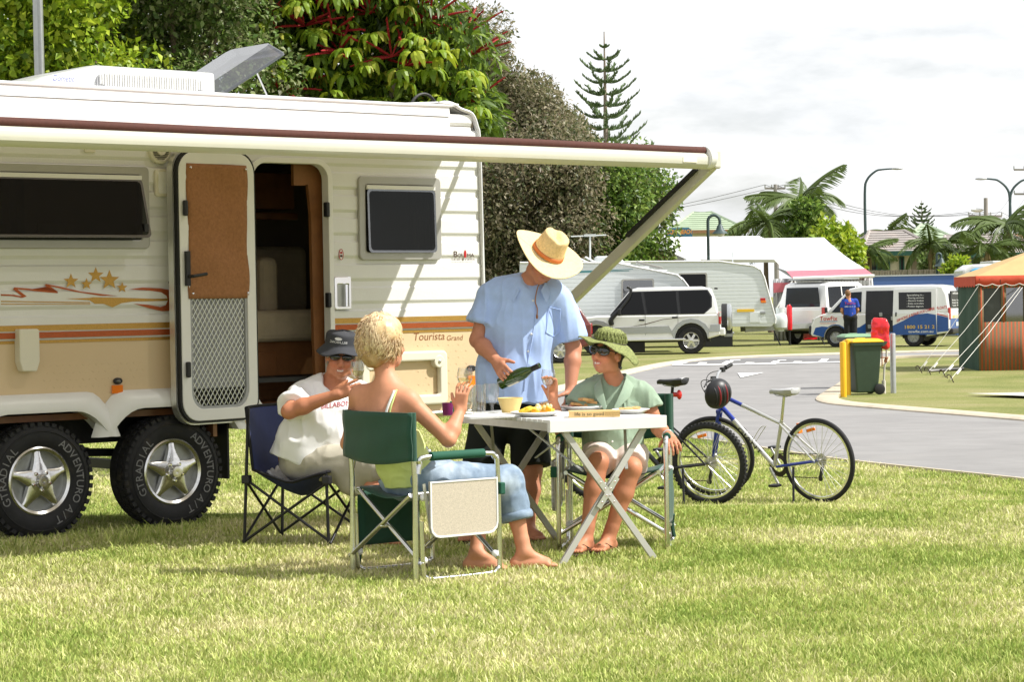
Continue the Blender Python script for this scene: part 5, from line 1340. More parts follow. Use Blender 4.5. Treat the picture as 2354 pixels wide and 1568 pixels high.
 for hip,kn,w in ((P(1128,940,13.50),P(1107,1078,13.44),1),(P(1214,940,13.50),P(1221,1078,13.42),1)):
  d = kn - hip; s.rc(hip,hip + d * 1.2,.112,.118,.03,cut=(np.array(kn - d * .04),tuple(d)))
 sdf_obj('shorts',s,'black_short',t,1,wrinkle=(.006,8,8,4))
 # straw hat
 hfr = frame3((.46,-.44,.77),(.10,-.85,-.50)); HM = fmat(q(0,-.008,.058),hfr,1.0)
 def brim(i,j):
  a = 2 * PI * i; r_ = .088 + .128 * j; ex = 1 + .10 * math.sin(a) ** 2
  z = -.004 + .030 * (abs(math.cos(a)) ** 2) * j ** 1.6 - .018 * (math.sin(a) ** 2) * j + .006 * math.sin(3 * a + 1) * j
  return HM @ Vector((r_ * math.cos(a),r_ * math.sin(a) * ex,z))
 m = MB(); m.grid(brim,64,12); hat_ = m.build('straw_hat','straw_brim',t,smooth=180,world=True,solid=.004)
 def crown(i,j):
  a = 2 * PI * i; t_ = j
  if t_ < .62: r_ = .096 - .020 * (t_ / .62); z = .125 * t_ / .62
  else:
   k = (t_ - .62) / .38; r_ = .076 * (1 - k) ** .8; z = .125 + .008 * math.sin(k * PI / 2)
  dent = -.030 * math.exp(-((r_ * math.cos(a)) / .022) ** 2) * max(0,(t_ - .45) / .55) * (1 if True else 0)
  pin = 1 - .10 * math.exp(-((a - PI / 2) / .8) ** 2) * max(0,t_ - .3)
  return HM @ Vector((r_ * math.cos(a) * pin,r_ * math.sin(a) * 1.12,z + dent))
 m = MB(); m.grid(crown,48,20); m.build('hat_crown','straw',hat_,smooth=180,world=True)
 m = MB(); m.grid(lambda i,j: HM @ Vector(((.0975 - .004 * j) * math.cos(2 * PI * i),(.0975 - .004 * j) * 1.12 * math.sin(2 * PI * i),.004 + .022 * j)),48,2); m.build('hat_band','band_orange',hat_,smooth=180,world=True,solid=.003)
 # grey hair at the temples
 # the bottle he pours from
 fb_ = frame3(bdir,(0,-1,0)); BM = fmat(P(1150,882,13.16),fb_)
 bt = thing('wine_bottle','green glass wine bottle tipped by the standing man','bottle',P(1150,882,13.16),rot=BM.to_euler())
 m = MB(); m.lathe([(0,.012),(.030,.0),(.037,.006),(.0375,.15),(.034,.18),(.018,.225),(.0145,.245),(.0145,.290),(.012,.292),(0,.285)],28); m.build('bottle_glass','bottle_green',bt,smooth=60)
 m = MB(); m.lathe([(.0162,.238),(.0164,.292),(.013,.294)],20); m.build('neck_foil','foil_black',bt,smooth=40)
 m = MB(); m.lathe([(.0382,.05),(.0382,.13)],20,None,R(140),R(300)); m.build('bottle_label','paper',bt)
standing_man()

# ------------------------------------------------------------------ the woman in the green hat
pm('green_shirt',(.27,.36,.26),.85,var=.10,vs=16,bump=.35,bs=420,sheen=.2,detail=8)
pm('pale_short',(.66,.56,.50),.85,var=.08,bump=.2,bs=300)
pm('green_straw',(.20,.225,.07),.75,var=.55,vs=95,bump=1.0,bs=150,detail=2)
pm('dark_hair',(.022,.013,.009),.5,var=.3,vs=60)
def green_woman():
 base = G(1395,1262); t = thing('person','smiling woman in green shirt, green straw hat and big sunglasses raising a glass','person',(.55,12.95,0))
 fn = (-.25,-1,.05); hs = .96
 pel,che,nek = P(1412,1042,13.14),P(1409,945,13.14),P(1413,884,13.10)
 hc = P(1397,813,13.03); fr = frame3((.16,.02,.98),(-.62,-.80,.02))
 shR,elR,wrR = P(1343,906,13.12),P(1290,990,13.02),P(1270,918,12.94)
 shL,elL,wrL = P(1482,908,13.10),P(1512,985,13.08),P(1537,1003,12.88)
 s = SDF(.0045); q = head(s,hc,fr,hs)
 s.rc(nek,q(0,-.025,-.05),.050,.047,.025); s.rc(nek,P(1410,935,13.13),.060,.09,.04)
 s.rc(shR,shL,.042,.042,.04); torso_f(s,fn,[(che,pel,.125,.13,1.4)])
 arm(s,shR,elR,wrR,.90); arm(s,shL,elL,wrL,.92)
 hand(s,wrR,(-.02,-.02,1),(-.45,-.80,0),(-.8,.3,.2),.92,curl=(.42,.72,.45),spread=.14,thumb=(-.50,-.30,.8))
 hand(s,wrL,P(1550,1022,12.77) - wrL,(.1,-.2,-1),(-1,0,0),.92,curl=(.35,.5,.4),spread=.16)
 lR = leg(s,P(1378,1050,13.12),P(1375,1064,12.73),P(1346,1240,12.66),(-.4,-.9,0),.95,.014); lL = leg(s,P(1448,1050,13.12),P(1452,1078,12.71),P(1398,1238,12.70),(-.4,-.9,0),.95,.014)
 sdf_obj('body',s,'skin',t,2,color=skincol((.52,.215,.115),q,hs,(.52,.12,.10)))
 teeth(t,q,fr,hs,.019); shades(t,q,fr,hs,.044,.027)
 for a in (lR,lL): sandal(t,*a,0.0)
 s = SDF(.0055); hem = P(1410,1058,13.1); cutb = (np.array(hem),(0,.0,-1))
 for a,b,ra,rb,fl in ((P(1411,915,13.13),P(1410,965,13.12),.150,.158,1.4),(P(1410,965,13.12),P(1411,1020,13.12),.158,.158,1.3),(P(1411,1020,13.12),P(1412,1080,13.10),.158,.178,1.15)):
  s.rc(a,b,ra,rb,.05,flat=(fn,fl),cut=cutb)
 s.rc(P(1362,897,13.12),P(1465,899,13.11),.060,.060,.05)
 for sh,el,e2 in ((shR,elR,.34),(shL,elL,.42)):
  dv = (el - sh).normalized(); s.rc(sh,sh.lerp(el,e2 + .3),.064,.082,.03,cut=(np.array(sh.lerp(el,e2)),tuple(dv)))
 s.rc(nek + Vector((-.03,-.12,.03)),nek + Vector((0,0,.07)),.045,.055,.015,sub=True); s.rc(nek + Vector((-.045,-.20,-.13)),nek + Vector((-.02,-.10,.05)),.010,.042,.012,sub=True)
 sh_ = sdf_obj('shirt',s,'green_shirt',t,1,wrinkle=(.014,15,15,6),seed=4.1)
 m = MB()
 for side in (-1,1):
  pts = [nek + Vector((side * .066,.02,.045)),nek + Vector((side * .070 - .01,-.05,.035)),nek + Vector((side * .055 - .02,-.125,-.02)),nek + Vector((side * .020 - .035,-.175,-.12))]
  lo_ = [p + Vector((side * .042,-.012,-.045)) for p in pts[:3]] + [pts[3] + Vector((side * .012,-.006,-.02))]
  b = len(m.v); m.v += [tuple(p) for p in pts + lo_]; m.f += [(b + i,b + i + 1,b + i + 5,b + i + 4) for i in range(3)]
 m.build('collar','green_shirt',sh_,world=True,solid=.006,bevel=.002,smooth=50)
 from mathutils.bvhtree import BVHTree
 bv = BVHTree.FromPolygons([wmat(sh_) @ v.co for v in sh_.data.vertices],[tuple(p.vertices) for p in sh_.data.polygons])
 def hit(u,v):
  h = bv.ray_cast(CAMP,ray(u,v).normalized()); return h[0] + Vector((0,-.004,0)) if h[0] else None
 for us in (((1432,925),(1468,925),(1466,938),(1434,940)),((1349,928),(1378,928),(1377,941),(1351,941))):
  pk = [hit(*a) for a in us]
  if all(pk):
   m = MB(); m.add(pk,[(0,1,2,3)]); m.build('pocket_flap','green_shirt',sh_,world=True,solid=.010,bevel=.003)
 for (u,v) in ((1398,960),(1402,985),(1407,1015)):
  p = hit(u,v)
  if p: m = MB(); m.ell(p,(.006,.004,.006),8,6); m.build('button','button',sh_,world=True)
 s = SDF(.006); s.rc(P(1378,1046,13.10),P(1448,1046,13.10),.10,.10,.04)
 for hip,kn in ((P(1380,1050,13.12),P(1375,1064,12.73)),(P(1446,1050,13.12),P(1452,1078,12.71))):
  d = kn - hip; s.rc(hip,hip + d,.098,.088,.03,cut=(np.array(hip + d * .84),tuple(d)))
 sdf_obj('shorts',s,'pale_short',t,1,wrinkle=(.005,12,12,12))
 # hair under the hat
 s = SDF(.006); A = [[fr[0][i],fr[1][i],fr[2][i]] for i in range(3)]
 s.el(q(0,-.030,.035),[.082,.088,.080],A,.02); s.rc(q(0,-.08,.0),q(.02,-.075,-.10),.045,.022,.03); s.rc(q(-.070,-.03,.01),q(-.062,-.045,-.06),.022,.012,.02)
 s.rc(q(.02,.075,.075),q(.045,.085,.035),.014,.006,.01); s.rc(q(-.02,.078,.075),q(-.035,.088,.040),.014,.006,.01)
 sdf_obj('hair',s,'dark_hair',t,1,wrinkle=(.006,40,40,12))
 hfr = frame3((.22,-.06,.97),(-.62,-.80,.02)); HM = fmat(q(.005,-.010,.068),hfr,1.0)
 def brim(i,j):
  a = 2 * PI * i; r_ = .084 + .088 * j; z = .002 - .055 * j ** 1.5 * (.5 - .5 * math.sin(a)) - .010 * j + .017 * math.sin(3 * a + .6) * j + .006 * math.sin(7 * a) * j * j
  z -= .035 * j ** 2 * max(0,-math.cos(a + .2)); z += .022 * j * max(0,math.sin(a)) ** 2
  return HM @ Vector((r_ * math.cos(a) * (1 + .04 * math.sin(2 * a)),r_ * math.sin(a) * 1.10,z))
 m = MB(); m.grid(brim,72,12); hat_ = m.build('straw_hat','green_straw',t,smooth=180,world=True,solid=.004)
 def crown(i,j):
  a = 2 * PI * i
  if j < .6: r_ = .090 - .022 * (j / .6) ** 2; z = .066 * j / .6
  else: k = (j - .6) / .4; r_ = .068 * (1 - k) ** .6; z = .066 + .022 * math.sin(k * PI / 2)
  dent = -.020 * math.exp(-((r_ * math.cos(a)) / .022) ** 2) * max(0,(j - .45) / .55)
  return HM @ Vector((r_ * math.cos(a),r_ * math.sin(a) * 1.12,z + dent))
 m = MB(); m.grid(crown,48,18); m.build('hat_crown','green_straw',hat_,smooth=180,world=True)
 m = MB()      # open lattice round the crown and through the brim
 for i in range(26):
  a0 = 2 * PI * i / 26
  for sg in (1,-1): m.tube([Vector(crown((a0 + sg * k * .05) / (2 * PI) % 1,.12 + .09 * k)) + (Vector(crown((a0 + sg * k * .05) / (2 * PI) % 1,.12 + .09 * k)) - HM.translation).normalized() * .004 for k in range(6)],.0028,4)
 m.build('hat_lattice','green_straw',hat_,world=True)
 m = MB(); m.torus((0,0,.004),.089,.004,40,6,HM @ Matrix.Diagonal((1,1.11,1,1))); m.build('hat_cord','dark_hair',hat_,world=True,smooth=180)
 ring = wrL + (P(1550,1022,12.77) - wrL) * .8
 m = MB(); m.torus((0,0,0),.030,.004,20,6,fmat(wrL + (elL - wrL) * .1,frame3(wrL - elL,(0,0,1)))); m.build('bracelet','chrome',t,world=True,smooth=180)
 g_ = wineglass(P(1259,925,12.91) + Vector((0,-.012,0)),'wine glass raised by the woman in the green hat',(R(-3),R(2),0),.45)
green_woman()
# ------------------------------------------------------------------ the blonde woman seen from behind
pm('lime_top',(.62,.70,.26),.85,var=.08,vs=14,bump=.25,bs=300)
pm('denim',(.20,.27,.36),.9,var=.22,vs=18,bump=.4,bs=300,dirt=((.42,.50,.58),6,.46),detail=8)
pm('denim_dark',(.05,.08,.13),.9,var=.2,bump=.4,bs=300)
pm('blonde_hair',(.72,.50,.24),.42,var=.25,vs=50,attr='Col',spec=.5)
pm('strap_white',(.78,.78,.74),.7)
def strands(name,parent,mat,q,fr,hs,n,fn,seed,rad,colr):
 rg = random.Random(seed); m = MB(); cols = []
 for i in range(n):
  pts = fn(rg)
  if pts is None: continue
  b = len(m.v); rs = [rad * (1 - .75 * (k / (len(pts) - 1)) ** 2) for k in range(len(pts))]; m.tube(pts,rs,4,caps=False)
  c = colr(rg); cols += [c] * (len(m.v) - b)
 o = m.build(name,mat,parent,world=True,smooth=180)
 ca_ = o.data.color_attributes.new('Col','FLOAT_COLOR','POINT'); ca_.data.foreach_set('color',np.concatenate([np.array(cols),np.ones((len(cols),1))],1).astype(np.float32).ravel())
 return o
def blonde():
 t = thing('person','blonde woman in lime top and rolled jeans seen from behind in a green chair','person',(-.40,11.9,0)); hs = .97
 fn = (.55,.83,0)
 pel,che,nek = P(953,1090,11.88),P(893,965,11.80),P(893,890,11.83)
 hc = P(884,795,11.86); fr = frame3((-.04,.03,1),(.80,.60,.05))
 shR,elR,wrR = P(942,924,11.76),P(1030,1010,11.70),P(1058,944,11.80)
 shL,elL,wrL = P(826,912,11.94),P(800,1020,12.05),P(880,1055,12.22)
 s = SDF(.0048); q = head(s,hc,fr,hs,ears=True)
 s.rc(nek,q(0,-.03,-.05),.052,.050,.025); s.rc(nek,P(893,945,11.82),.058,.10,.05)
 s.rc(shR,shL,.046,.046,.05); torso_f(s,fn,[(P(892,945,11.83),P(915,1040,11.83),.128,.125,1.35),(P(915,1040,11.83),pel,.12,.10,1.3)])
 s.rc(nek + Vector((.0,0,-.015)),shR + Vector((-.02,0,.01)),.050,.050,.05); s.rc(nek + Vector((.0,0,-.015)),shL + Vector((.02,0,.01)),.050,.050,.05); s.rc(shR.lerp(shL,.2) - Vector((0,0,.07)),shR.lerp(shL,.8) - Vector((0,0,.07)),.075,.075,.05)   # shoulder slope
 arm(s,shR,elR,wrR,.96); arm(s,shL,elL,wrL,.94)
 hand(s,wrR,(.10,.06,1),(.35,.80,0),(-.8,.3,.2),.95,curl=(.35,.55,.40),spread=.16,thumb=(-.40,.35,.85))
 hand(s,wrL,(.8,.3,0),(0,0,-1),(.3,-.8,0),.9)
 lR = leg(s,P(985,1098,11.82),P(1168,1106,12.02),P(1205,1268,11.98),(.92,.1,0),.95,.004); lL = leg(s,P(925,1098,11.96),P(1112,1106,12.16),P(1096,1268,11.96),(.85,-.35,0),.95,.004)
 sdf_obj('body',s,'skin',t,2,color=skincol((.60,.27,.155),q,hs))
 # top
 s = SDF(.0055); up = np.array(P(905,992,11.8)); lo_ = np.array(P(935,1118,11.85))
 for a,b,ra,rb in ((P(898,985,11.82),P(920,1050,11.83),.140,.138),(P(920,1050,11.83),P(952,1120,11.87),.138,.158)):
  s.rc(a,b,ra,rb,.04,flat=(fn,1.28),cut=[(up,(0,0,1)),(lo_,(.1,0,-1))])
 tp = sdf_obj('top',s,'lime_top',t,1,wrinkle=(.007,9,9,22))
 m = MB(); m.tube(smooth_path([P(906,898,11.735),P(898,918,11.715),P(888,945,11.70),P(882,975,11.70)],4),.009,6,flat=.5); m.build('bra_strap','strap_white',t,world=True,smooth=180)
 m = MB(); m.tube(smooth_path([P(911,896,11.735),P(904,918,11.71),P(896,945,11.695),P(892,990,11.70)],4),.006,6,flat=.5); m.build('top_strap','lime_top',tp,world=True,smooth=180)
 # jeans
 s = SDF(.006); s.rc(P(925,1094,11.96),P(985,1094,11.82),.128,.128,.04,cut=(np.array(P(950,1085,11.9)),(-.25,0,1)))
 for hip,kn,an in ((P(985,1100,11.82),P(1168,1106,12.02),P(1205,1268,11.98)),(P(925,1100,11.96),P(1112,1106,12.16),P(1096,1268,11.96))):
  s.rc(hip,kn,.098,.080,.03); e = kn.lerp(an,.52); d = an - kn; s.rc(kn,kn.lerp(an,.8),.078,.080,.03,cut=(np.array(e),tuple(d)))
 jn = sdf_obj('jeans',s,'denim',t,1,wrinkle=(.007,16,16,14))
 for kn,an in ((P(1168,1106,12.02),P(1205,1268,11.98)),(P(1112,1106,12.16),P(1096,1268,11.96))):
  e = kn.lerp(an,.50); m = MB(); m.torus((0,0,0),.076,.014,28,8,fmat(e,frame3(an - kn,(0,-1,0))),flat=1.8); m.build('rolled_cuff','denim',jn,world=True,smooth=180)
 # hair: volume plus locks
 A = [[fr[0][i],fr[1][i],fr[2][i]] for i in range(3)]
 s = SDF(.006)
 for c,r_ in (((0,-.030,.055),(.108,.118,.108)),((0,-.060,.0),(.098,.095,.085)),((-.045,-.03,.06),(.08,.085,.085)),((.045,-.03,.06),(.08,.085,.085)),((0,-.065,-.055),(.082,.068,.062)),((0,-.02,.085),(.088,.09,.075)),((0,.035,.095),(.075,.06,.05))):
  s.el(q(*c),[v * hs for v in r_],A,.03)
 def hc_(Vv):
  k = vnoise(Vv * np.array([45,45,18])) * .5 + .5; z = (Vv[:,2] - q(0,0,-.10)[2]) / .25
  c0 = np.array([.30,.14,.045]); c1 = np.array([.82,.62,.34]); w = np.clip(.25 + .55 * z + .45 * (k - .5),0,1)[:,None]; return c0 + (c1 - c0) * w
 hr = sdf_obj('hair',s,'blonde_hair',t,1,wrinkle=(.006,30,30,14),color=hc_)
 r,f,u = fr; cen = q(0,-.03,.02)
 def lock(rg):
  th = rg.uniform(-PI,PI); ph = rg.uniform(.02,1) ** .8 * 1.75
  d = r * math.sin(ph) * math.sin(th) + f * math.sin(ph) * math.cos(th) + u * math.cos(ph)
  if d.dot(f) > .55 and d.dot(u) < .5: return None
  al = rg.uniform(.5,1.0); pts = []; dn = (Vector((0,0,-1)) - d * Vector((0,0,-1)).dot(d)); sw = d.cross(u) * rg.uniform(-.7,.7) - f * .25
  for k in range(6):
   a = k / 5 * al; v = (d * math.cos(a) + (dn + sw * (k / 5)).normalized() * math.sin(a)).normalized()
   rad_ = .113 + .007 * math.sin(k * .8 + th * 3) + (.008 if k == 5 else 0)
   p = cen + (r * v.dot(r) * .97 + f * v.dot(f) * 1.02 + u * v.dot(u) * (1.27 if v.dot(u) > 0 else 1.05)) * rad_ * hs * 1.07
   if v.z < -.35: p = p + Vector((0,0,.02)) * 0
   pts.append(p)
  return pts
 strands('hair_locks',hr,'blonde_hair',q,fr,hs,1900,lock,3,.0036,lambda rg: tuple(np.array([.26,.12,.04]) + (np.array([.90,.72,.44]) - np.array([.26,.12,.04])) * rg.random() ** .75))
 m = MB(); m.tube([nek + Vector((.062 * math.cos(a),.055 * math.sin(a),-.005 + .012 * math.sin(a))) for a in [i * PI / 10 for i in range(20)]],.0016,4,closed=True); m.build('necklace','gold_foil',t,world=True)
 wineglass(P(1066,928,11.85) + Vector((0,.01,0)),'wine glass held up by the blonde woman',(R(3),R(3),0),.35)
blonde()
# ------------------------------------------------------------------ the man in the white T-shirt
pm('white_tee',(.86,.86,.86),.85,var=.03,bump=.2,bs=300)
pm('khaki',(.42,.39,.31),.9,var=.12,vs=12,bump=.3,bs=260)
pm('charcoal_hat',(.045,.047,.055),.9,var=.15,bump=.3,bs=260)
pm('grey_hair',(.28,.24,.20),.7,var=.3,vs=80)
pm('print_red',(.42,.03,.06),.8)
pm('print_white',(.75,.75,.76),.7)
def seated_man():
 t = thing('person','grinning man in white T-shirt, dark bucket hat and sunglasses on the blue chair','person',(-1.15,13.5,0)); hs = 1.02
 fn = (.75,-.66,.2)
 pel,che,nek = P(690,1050,13.55),P(742,940,13.50),P(764,886,13.50)
 hc = P(783,823,13.42); fr = frame3((.10,-.06,1),(.10,-1,.02))
 shR,elR,wrR = P(690,912,13.42),P(664,946,13.16),P(770,908,13.10)
 shL,elL,wrL = P(826,912,13.56),P(848,990,13.50),P(860,1050,13.35)
 s = SDF(.0045); q = head(s,hc,fr,hs)
 s.rc(nek,q(0,-.025,-.05),.063,.058,.03); s.rc(nek,P(758,930,13.5),.07,.10,.04); s.rc(shR,shL,.05,.05,.04)
 torso_f(s,fn,[(che,pel,.14,.14,1.2)])
 arm(s,shR,elR,wrR,1.06); arm(s,shL,elL,wrL,1.06)
 hand(s,wrR,P(808,893,13.08) - wrR,(.2,.9,0),(0,0,1),1.0,curl=(.35,.7,.5),thumb=(.7,.2,.6)); hand(s,wrL,(.6,-.5,-.4),(-.3,-.3,-.8),(0,-1,0),1.0)
 leg(s,P(690,1062,13.47),P(858,1072,13.32),P(862,1222,13.30),(.9,-.3,0),1.05,.004); leg(s,P(712,1056,13.64),P(880,1064,13.56),P(884,1214,13.55),(.9,-.3,0),1.05,.004)
 sdf_obj('body',s,'skin',t,2,color=skincol((.52,.215,.12),q,hs,(.45,.14,.11)))
 teeth(t,q,fr,hs,.021); shades(t,q,fr,hs,.034,.0165)
 s = SDF(.0058); hem = np.array(P(690,1062,13.5)); hn = Vector(P(690,1075,13.5) - P(725,960,13.5)).normalized()
 for a,b,ra,rb in ((P(756,920,13.5),P(738,965,13.5),.165,.175),(P(738,965,13.5),P(712,1015,13.52),.175,.185),(P(712,1015,13.52),P(684,1080,13.54),.185,.20)):
  s.rc(a,b,ra,rb,.05,flat=(fn,1.2),cut=(hem,tuple(hn)))
 s.rc(P(712,905,13.46),P(808,902,13.54),.078,.078,.05); s.rc(nek + Vector((0,.01,-.01)),P(756,925,13.5),.078,.11,.04)
 for sh,el,e2 in ((shR,elR,.72),(shL,elL,.7)):
  dv = (el - sh).normalized(); s.rc(sh,sh.lerp(el,e2 + .25),.080,.092,.04,cut=(np.array(sh.lerp(el,e2)),tuple(dv)))
 s.rc(nek + Vector((.01,-.08,.02)),nek + Vector((.01,.0,.08)),.062,.064,.015,sub=True)
 te = sdf_obj('t_shirt',s,'white_tee',t,1,wrinkle=(.018,9,9,10),seed=2.2)
 from mathutils.bvhtree import BVHTree
 bv = BVHTree.FromPolygons([wmat(te) @ v.co for v in te.data.vertices],[tuple(p.vertices) for p in te.data.polygons])
 vs,fs = text_mesh('BILLABONG',1.0); w_ = max(v[0] for v in vs); m = MB(); ok = []
 for p in vs:
  h = bv.ray_cast(CAMP,ray(738 + p[0] / w_ * 78,940 - p[1] * 17 - p[0] / w_ * 9).normalized()); ok.append((h[0] - ray(740,930).normalized() * .003) if h[0] else None)
 if ok:
  ff = [f for f in fs if all(ok[i] is not None for i in f)]; m.add([p if p is not None else Vector((0,0,0)) for p in ok],ff); m.v = [tuple(p) for p in m.v]
  if ff: m.build('shirt_print','print_red',te,world=True)
 s = SDF(.0065); s.rc(P(690,1056,13.50),P(712,1052,13.62),.128,.128,.04)
 for hip,kn in ((P(694,1060,13.47),P(858,1072,13.32)),(P(712,1056,13.64),P(880,1064,13.56))):
  s.rc(hip,kn,.115,.105,.03); s.rc(kn - (kn - hip) * .35,kn - (kn - hip) * .28 + Vector((0,0,-.09)),.085,.09,.04)
 sdf_obj('trousers',s,'khaki',t,1,wrinkle=(.011,9,9,12),seed=5.0)
 s = SDF(.006); A = [[fr[0][i],fr[1][i],fr[2][i]] for i in range(3)]
 s.el(q(0,-.035,.02),[.080,.080,.075],A,.02); s.rc(q(-.07,.01,.01),q(-.072,.0,-.04),.012,.010,.01); s.rc(q(.07,.01,.01),q(.072,.0,-.04),.012,.010,.01)
 sdf_obj('hair',s,'grey_hair',t,1,wrinkle=(.004,60,60,40))
 hfr = frame3((.12,-.10,1),(.10,-1,.02)); HM = fmat(q(0,-.010,.064),hfr)
 def hatf(i,j):
  a = 2 * PI * i
  if j < .45: k = j / .45; r_ = .072 * k ** .6 + .022 * k; z = .092 - .016 * k ** 3
  elif j < .7: k = (j - .45) / .25; r_ = .094 + .004 * k; z = .076 - .066 * k
  else: k = (j - .7) / .3; r_ = .098 + .046 * k; z = .010 - .044 * k - .012 * k * math.sin(a * 2 + .5) + .006 * k * math.sin(a * 5)
  return HM @ Vector((r_ * math.cos(a),r_ * math.sin(a) * 1.10,z + .003 * math.sin(a * 4 + j * 9)))
 m = MB(); m.grid(hatf,56,26); ht_ = m.build('bucket_hat','charcoal_hat',t,smooth=180,world=True,solid=.004)
 vs,fs = text_mesh('BILLABONG',.020,align='CENTER'); m = MB()
 for p in vs: pass
 def onhat(x,z):
  a = PI / 2 - x / .10 - .25; return HM @ Vector((.1015 * math.cos(a),.1015 * math.sin(a) * 1.10,z))
 m.add([onhat(p[0],.030 + p[1]) for p in vs],fs); m.add([onhat(.022 * math.cos(k * PI / 6),.056 + .009 * math.sin(k * PI / 6)) for k in range(12)],[tuple(range(12))]); m.build('hat_print','print_white',ht_,world=True)
 wineglass(P(822,905,13.10),'wine glass held out by the man in the bucket hat',(0,0,0),.4)
seated_man()
# ================================================================== bicycles
pm('bike_silver',(.60,.60,.57),.28,metal=.7,var=.05,coat=.3); pm('bike_blue',(.012,.035,.30),.28,metal=.2,var=.08,coat=.6); pm('bike_black',(.012,.012,.014),.3,metal=.2,var=.1,coat=.5)
pm('saddle_grey',(.42,.42,.42),.5,var=.08); pm('steel_bright',(.62,.61,.58),.28,metal=1,var=.1,vs=60); pm('chain_dark',(.06,.05,.04),.4,metal=.8,var=.3,vs=200)
def bike(name,label,rear_uv,front_u,r,tr,colA,colB,sad,text,steer,lean,knobby,head_h,helmetless=True):
 g0 = G(*rear_uv)
 best = None
 wb_ = 1.06
 for i in range(400):
  a = R(90 + i * .25)      # heading between straight away and straight left
  p = g0 + Vector((math.cos(a),math.sin(a),0)) * wb_
  d = p + Vector((0,0,r)) - CAMP; u = CU + FPX * d.dot(CRT) / d.dot(FWD)
  if best is None or abs(u - front_u) < best[0]: best = (abs(u - front_u),a,p)
 a,pf = best[1],best[2]
 zr = gz(g0.x,g0.y); zf = gz(pf.x,pf.y); pitch = math.atan2(zf - zr,wb_)
 t = thing(name,label,'bicycle',(g0.x,g0.y,zr - .004),rot=(Matrix.Rotation(a,4,'Z') @ Matrix.Rotation(-pitch,4,'Y') @ Matrix.Rotation(lean,4,'X')).to_euler())
 RH = Vector((0,0,r)); FH = Vector((wb_,0,r)); BB = Vector((.44,0,.285)); SC_ = Vector((.345,0,.635)); ST_ = Vector((.315,0,sad - .13)); HT = Vector((.915,0,head_h)); HB = Vector((.955,0,head_h - .13))
 ax = (HT - HB).normalized(); SM = Matrix.Translation(HB) @ Matrix.Rotation(steer,4,ax) @ Matrix.Translation(-HB)
 def wheel_(c,M,nm):
  Y = M @ Matrix.Translation(c) @ Matrix.Rotation(R(90),4,'X')
  m = MB(); m.lathe([(0.0,-.03),(.018,-.03),(.012,-.02),(.012,.02),(.018,.03),(0,.03)],12,Y); w = m.build(nm,'steel_bright',t,smooth=40)
  m = MB(); m.torus((0,0,0),r - tr,tr,56,10,Y)
  if knobby:
   for i in range(60):
    for s in (-1,1): m.box((r - .003,0,s * tr * .45),(.010,.018,tr * .6),Y @ Matrix.Rotation(2 * PI * (i + .25 * s) / 60,4,'Z'))
  m.build('tyre','tyre',w,smooth=60)
  m = MB(); q = r - 2 * tr; m.lathe([(q + .004,-.011),(q - .012,-.010),(q - .016,0),(q - .012,.010),(q + .004,.011),(q + .004,-.011)],56,Y); m.build('rim','alu',w,smooth=40)
  m = MB()
  for i in range(32):
   b = 2 * PI * i / 32; s = 1 if i % 2 else -1; b2 = b + (.35 if i % 4 < 2 else -.35)
   m.tube([Y @ Vector((.018 * math.cos(b2),.018 * math.sin(b2),s * .026)),Y @ Vector(((q - .010) * math.cos(b),(q - .010) * math.sin(b),0))],.0019,3,caps=False)
  sp = m.build('spokes','steel_bright',w); sp['kind'] = 'stuff'
  bb_ = R(60); m = MB(); m.box((q - .05,0,.012),(.026,.085,.010),Y @ Matrix.Rotation(R(75),4,'Z')); m.build('wheel_reflector','orange_lens',w,bevel=.003)
  return w
 wheel_(RH,Matrix.Identity(4),'rear_wheel'); wheel_(FH,SM,'front_wheel')
 def T(a_,b_,ra,rb,nm,mat,M=None,n=10):
  m = MB(); pa,pb = Vector(a_),Vector(b_)
  if M is not None: pa,pb = M @ pa,M @ pb
  m.tube([pa,pb],[ra,rb],n); return m.build(nm,mat,t,smooth=60)
 T(HT,HB,.020,.021,'head_tube',colB); T(BB,ST_.lerp(SC_,.8),.016,.016,'seat_tube',colA)
 tt0 = HT - ax * .03; T(tt0,tt0.lerp(SC_,.34),.0175,.017,'top_tube',colB); T(tt0.lerp(SC_,.34),SC_,.017,.014,'top_tube',colA)
 d0 = HB + ax * .02; T(d0,d0.lerp(BB,.25),.021,.021,'down_tube',colB); T(d0.lerp(BB,.25),BB,.021,.020,'down_tube',colA)
 for s in (-1,1):
  T(RH + Vector((0,s * .062,0)),SC_ + Vector((0,s * .022,.0)),.008,.009,'seat_stay',colA); T(RH + Vector((0,s * .062,0)),BB + Vector((-.04,s * .03,0)),.009,.011,'chain_stay',colB if s > 0 else colB)
  T(HB - ax * .03 + Vector((0,s * .052,0)),FH + Vector((0,s * .055,0)),.015,.011,'fork_blade',colB,SM)
 m = MB(); m.bar(SM @ (HB - ax * .02 + Vector((0,-.07,0))),SM @ (HB - ax * .02 + Vector((0,.07,0))),.04,.035); m.build('fork_crown',colB,t,bevel=.008)
 T(ST_.lerp(SC_,.9),ST_ + Vector((-.02,0,.10)),.0135,.0125,'seat_post','black_metal' if colA == 'bike_black' else 'alu')
 # saddle
 m = MB(); rings = []
 for x,hw_,dz,dp in ((-.125,.020,.008,.03),(-.115,.070,.018,.05),(-.06,.078,.016,.055),(.0,.052,.008,.045),(.06,.028,.004,.036),(.12,.020,.004,.030),(.142,.010,-.006,.02)):
  c = Vector((.295 + x,0,sad + dz)); rings.append([c + Vector((0,hw_ * math.cos(k * PI / 6),(.010 if math.sin(k * PI / 6) > 0 else dp) * math.sin(k * PI / 6))) for k in range(12)])
 m.loft(rings); sd = m.build('saddle','black_plastic' if colA == 'bike_black' else 'saddle_grey',t,smooth=60)
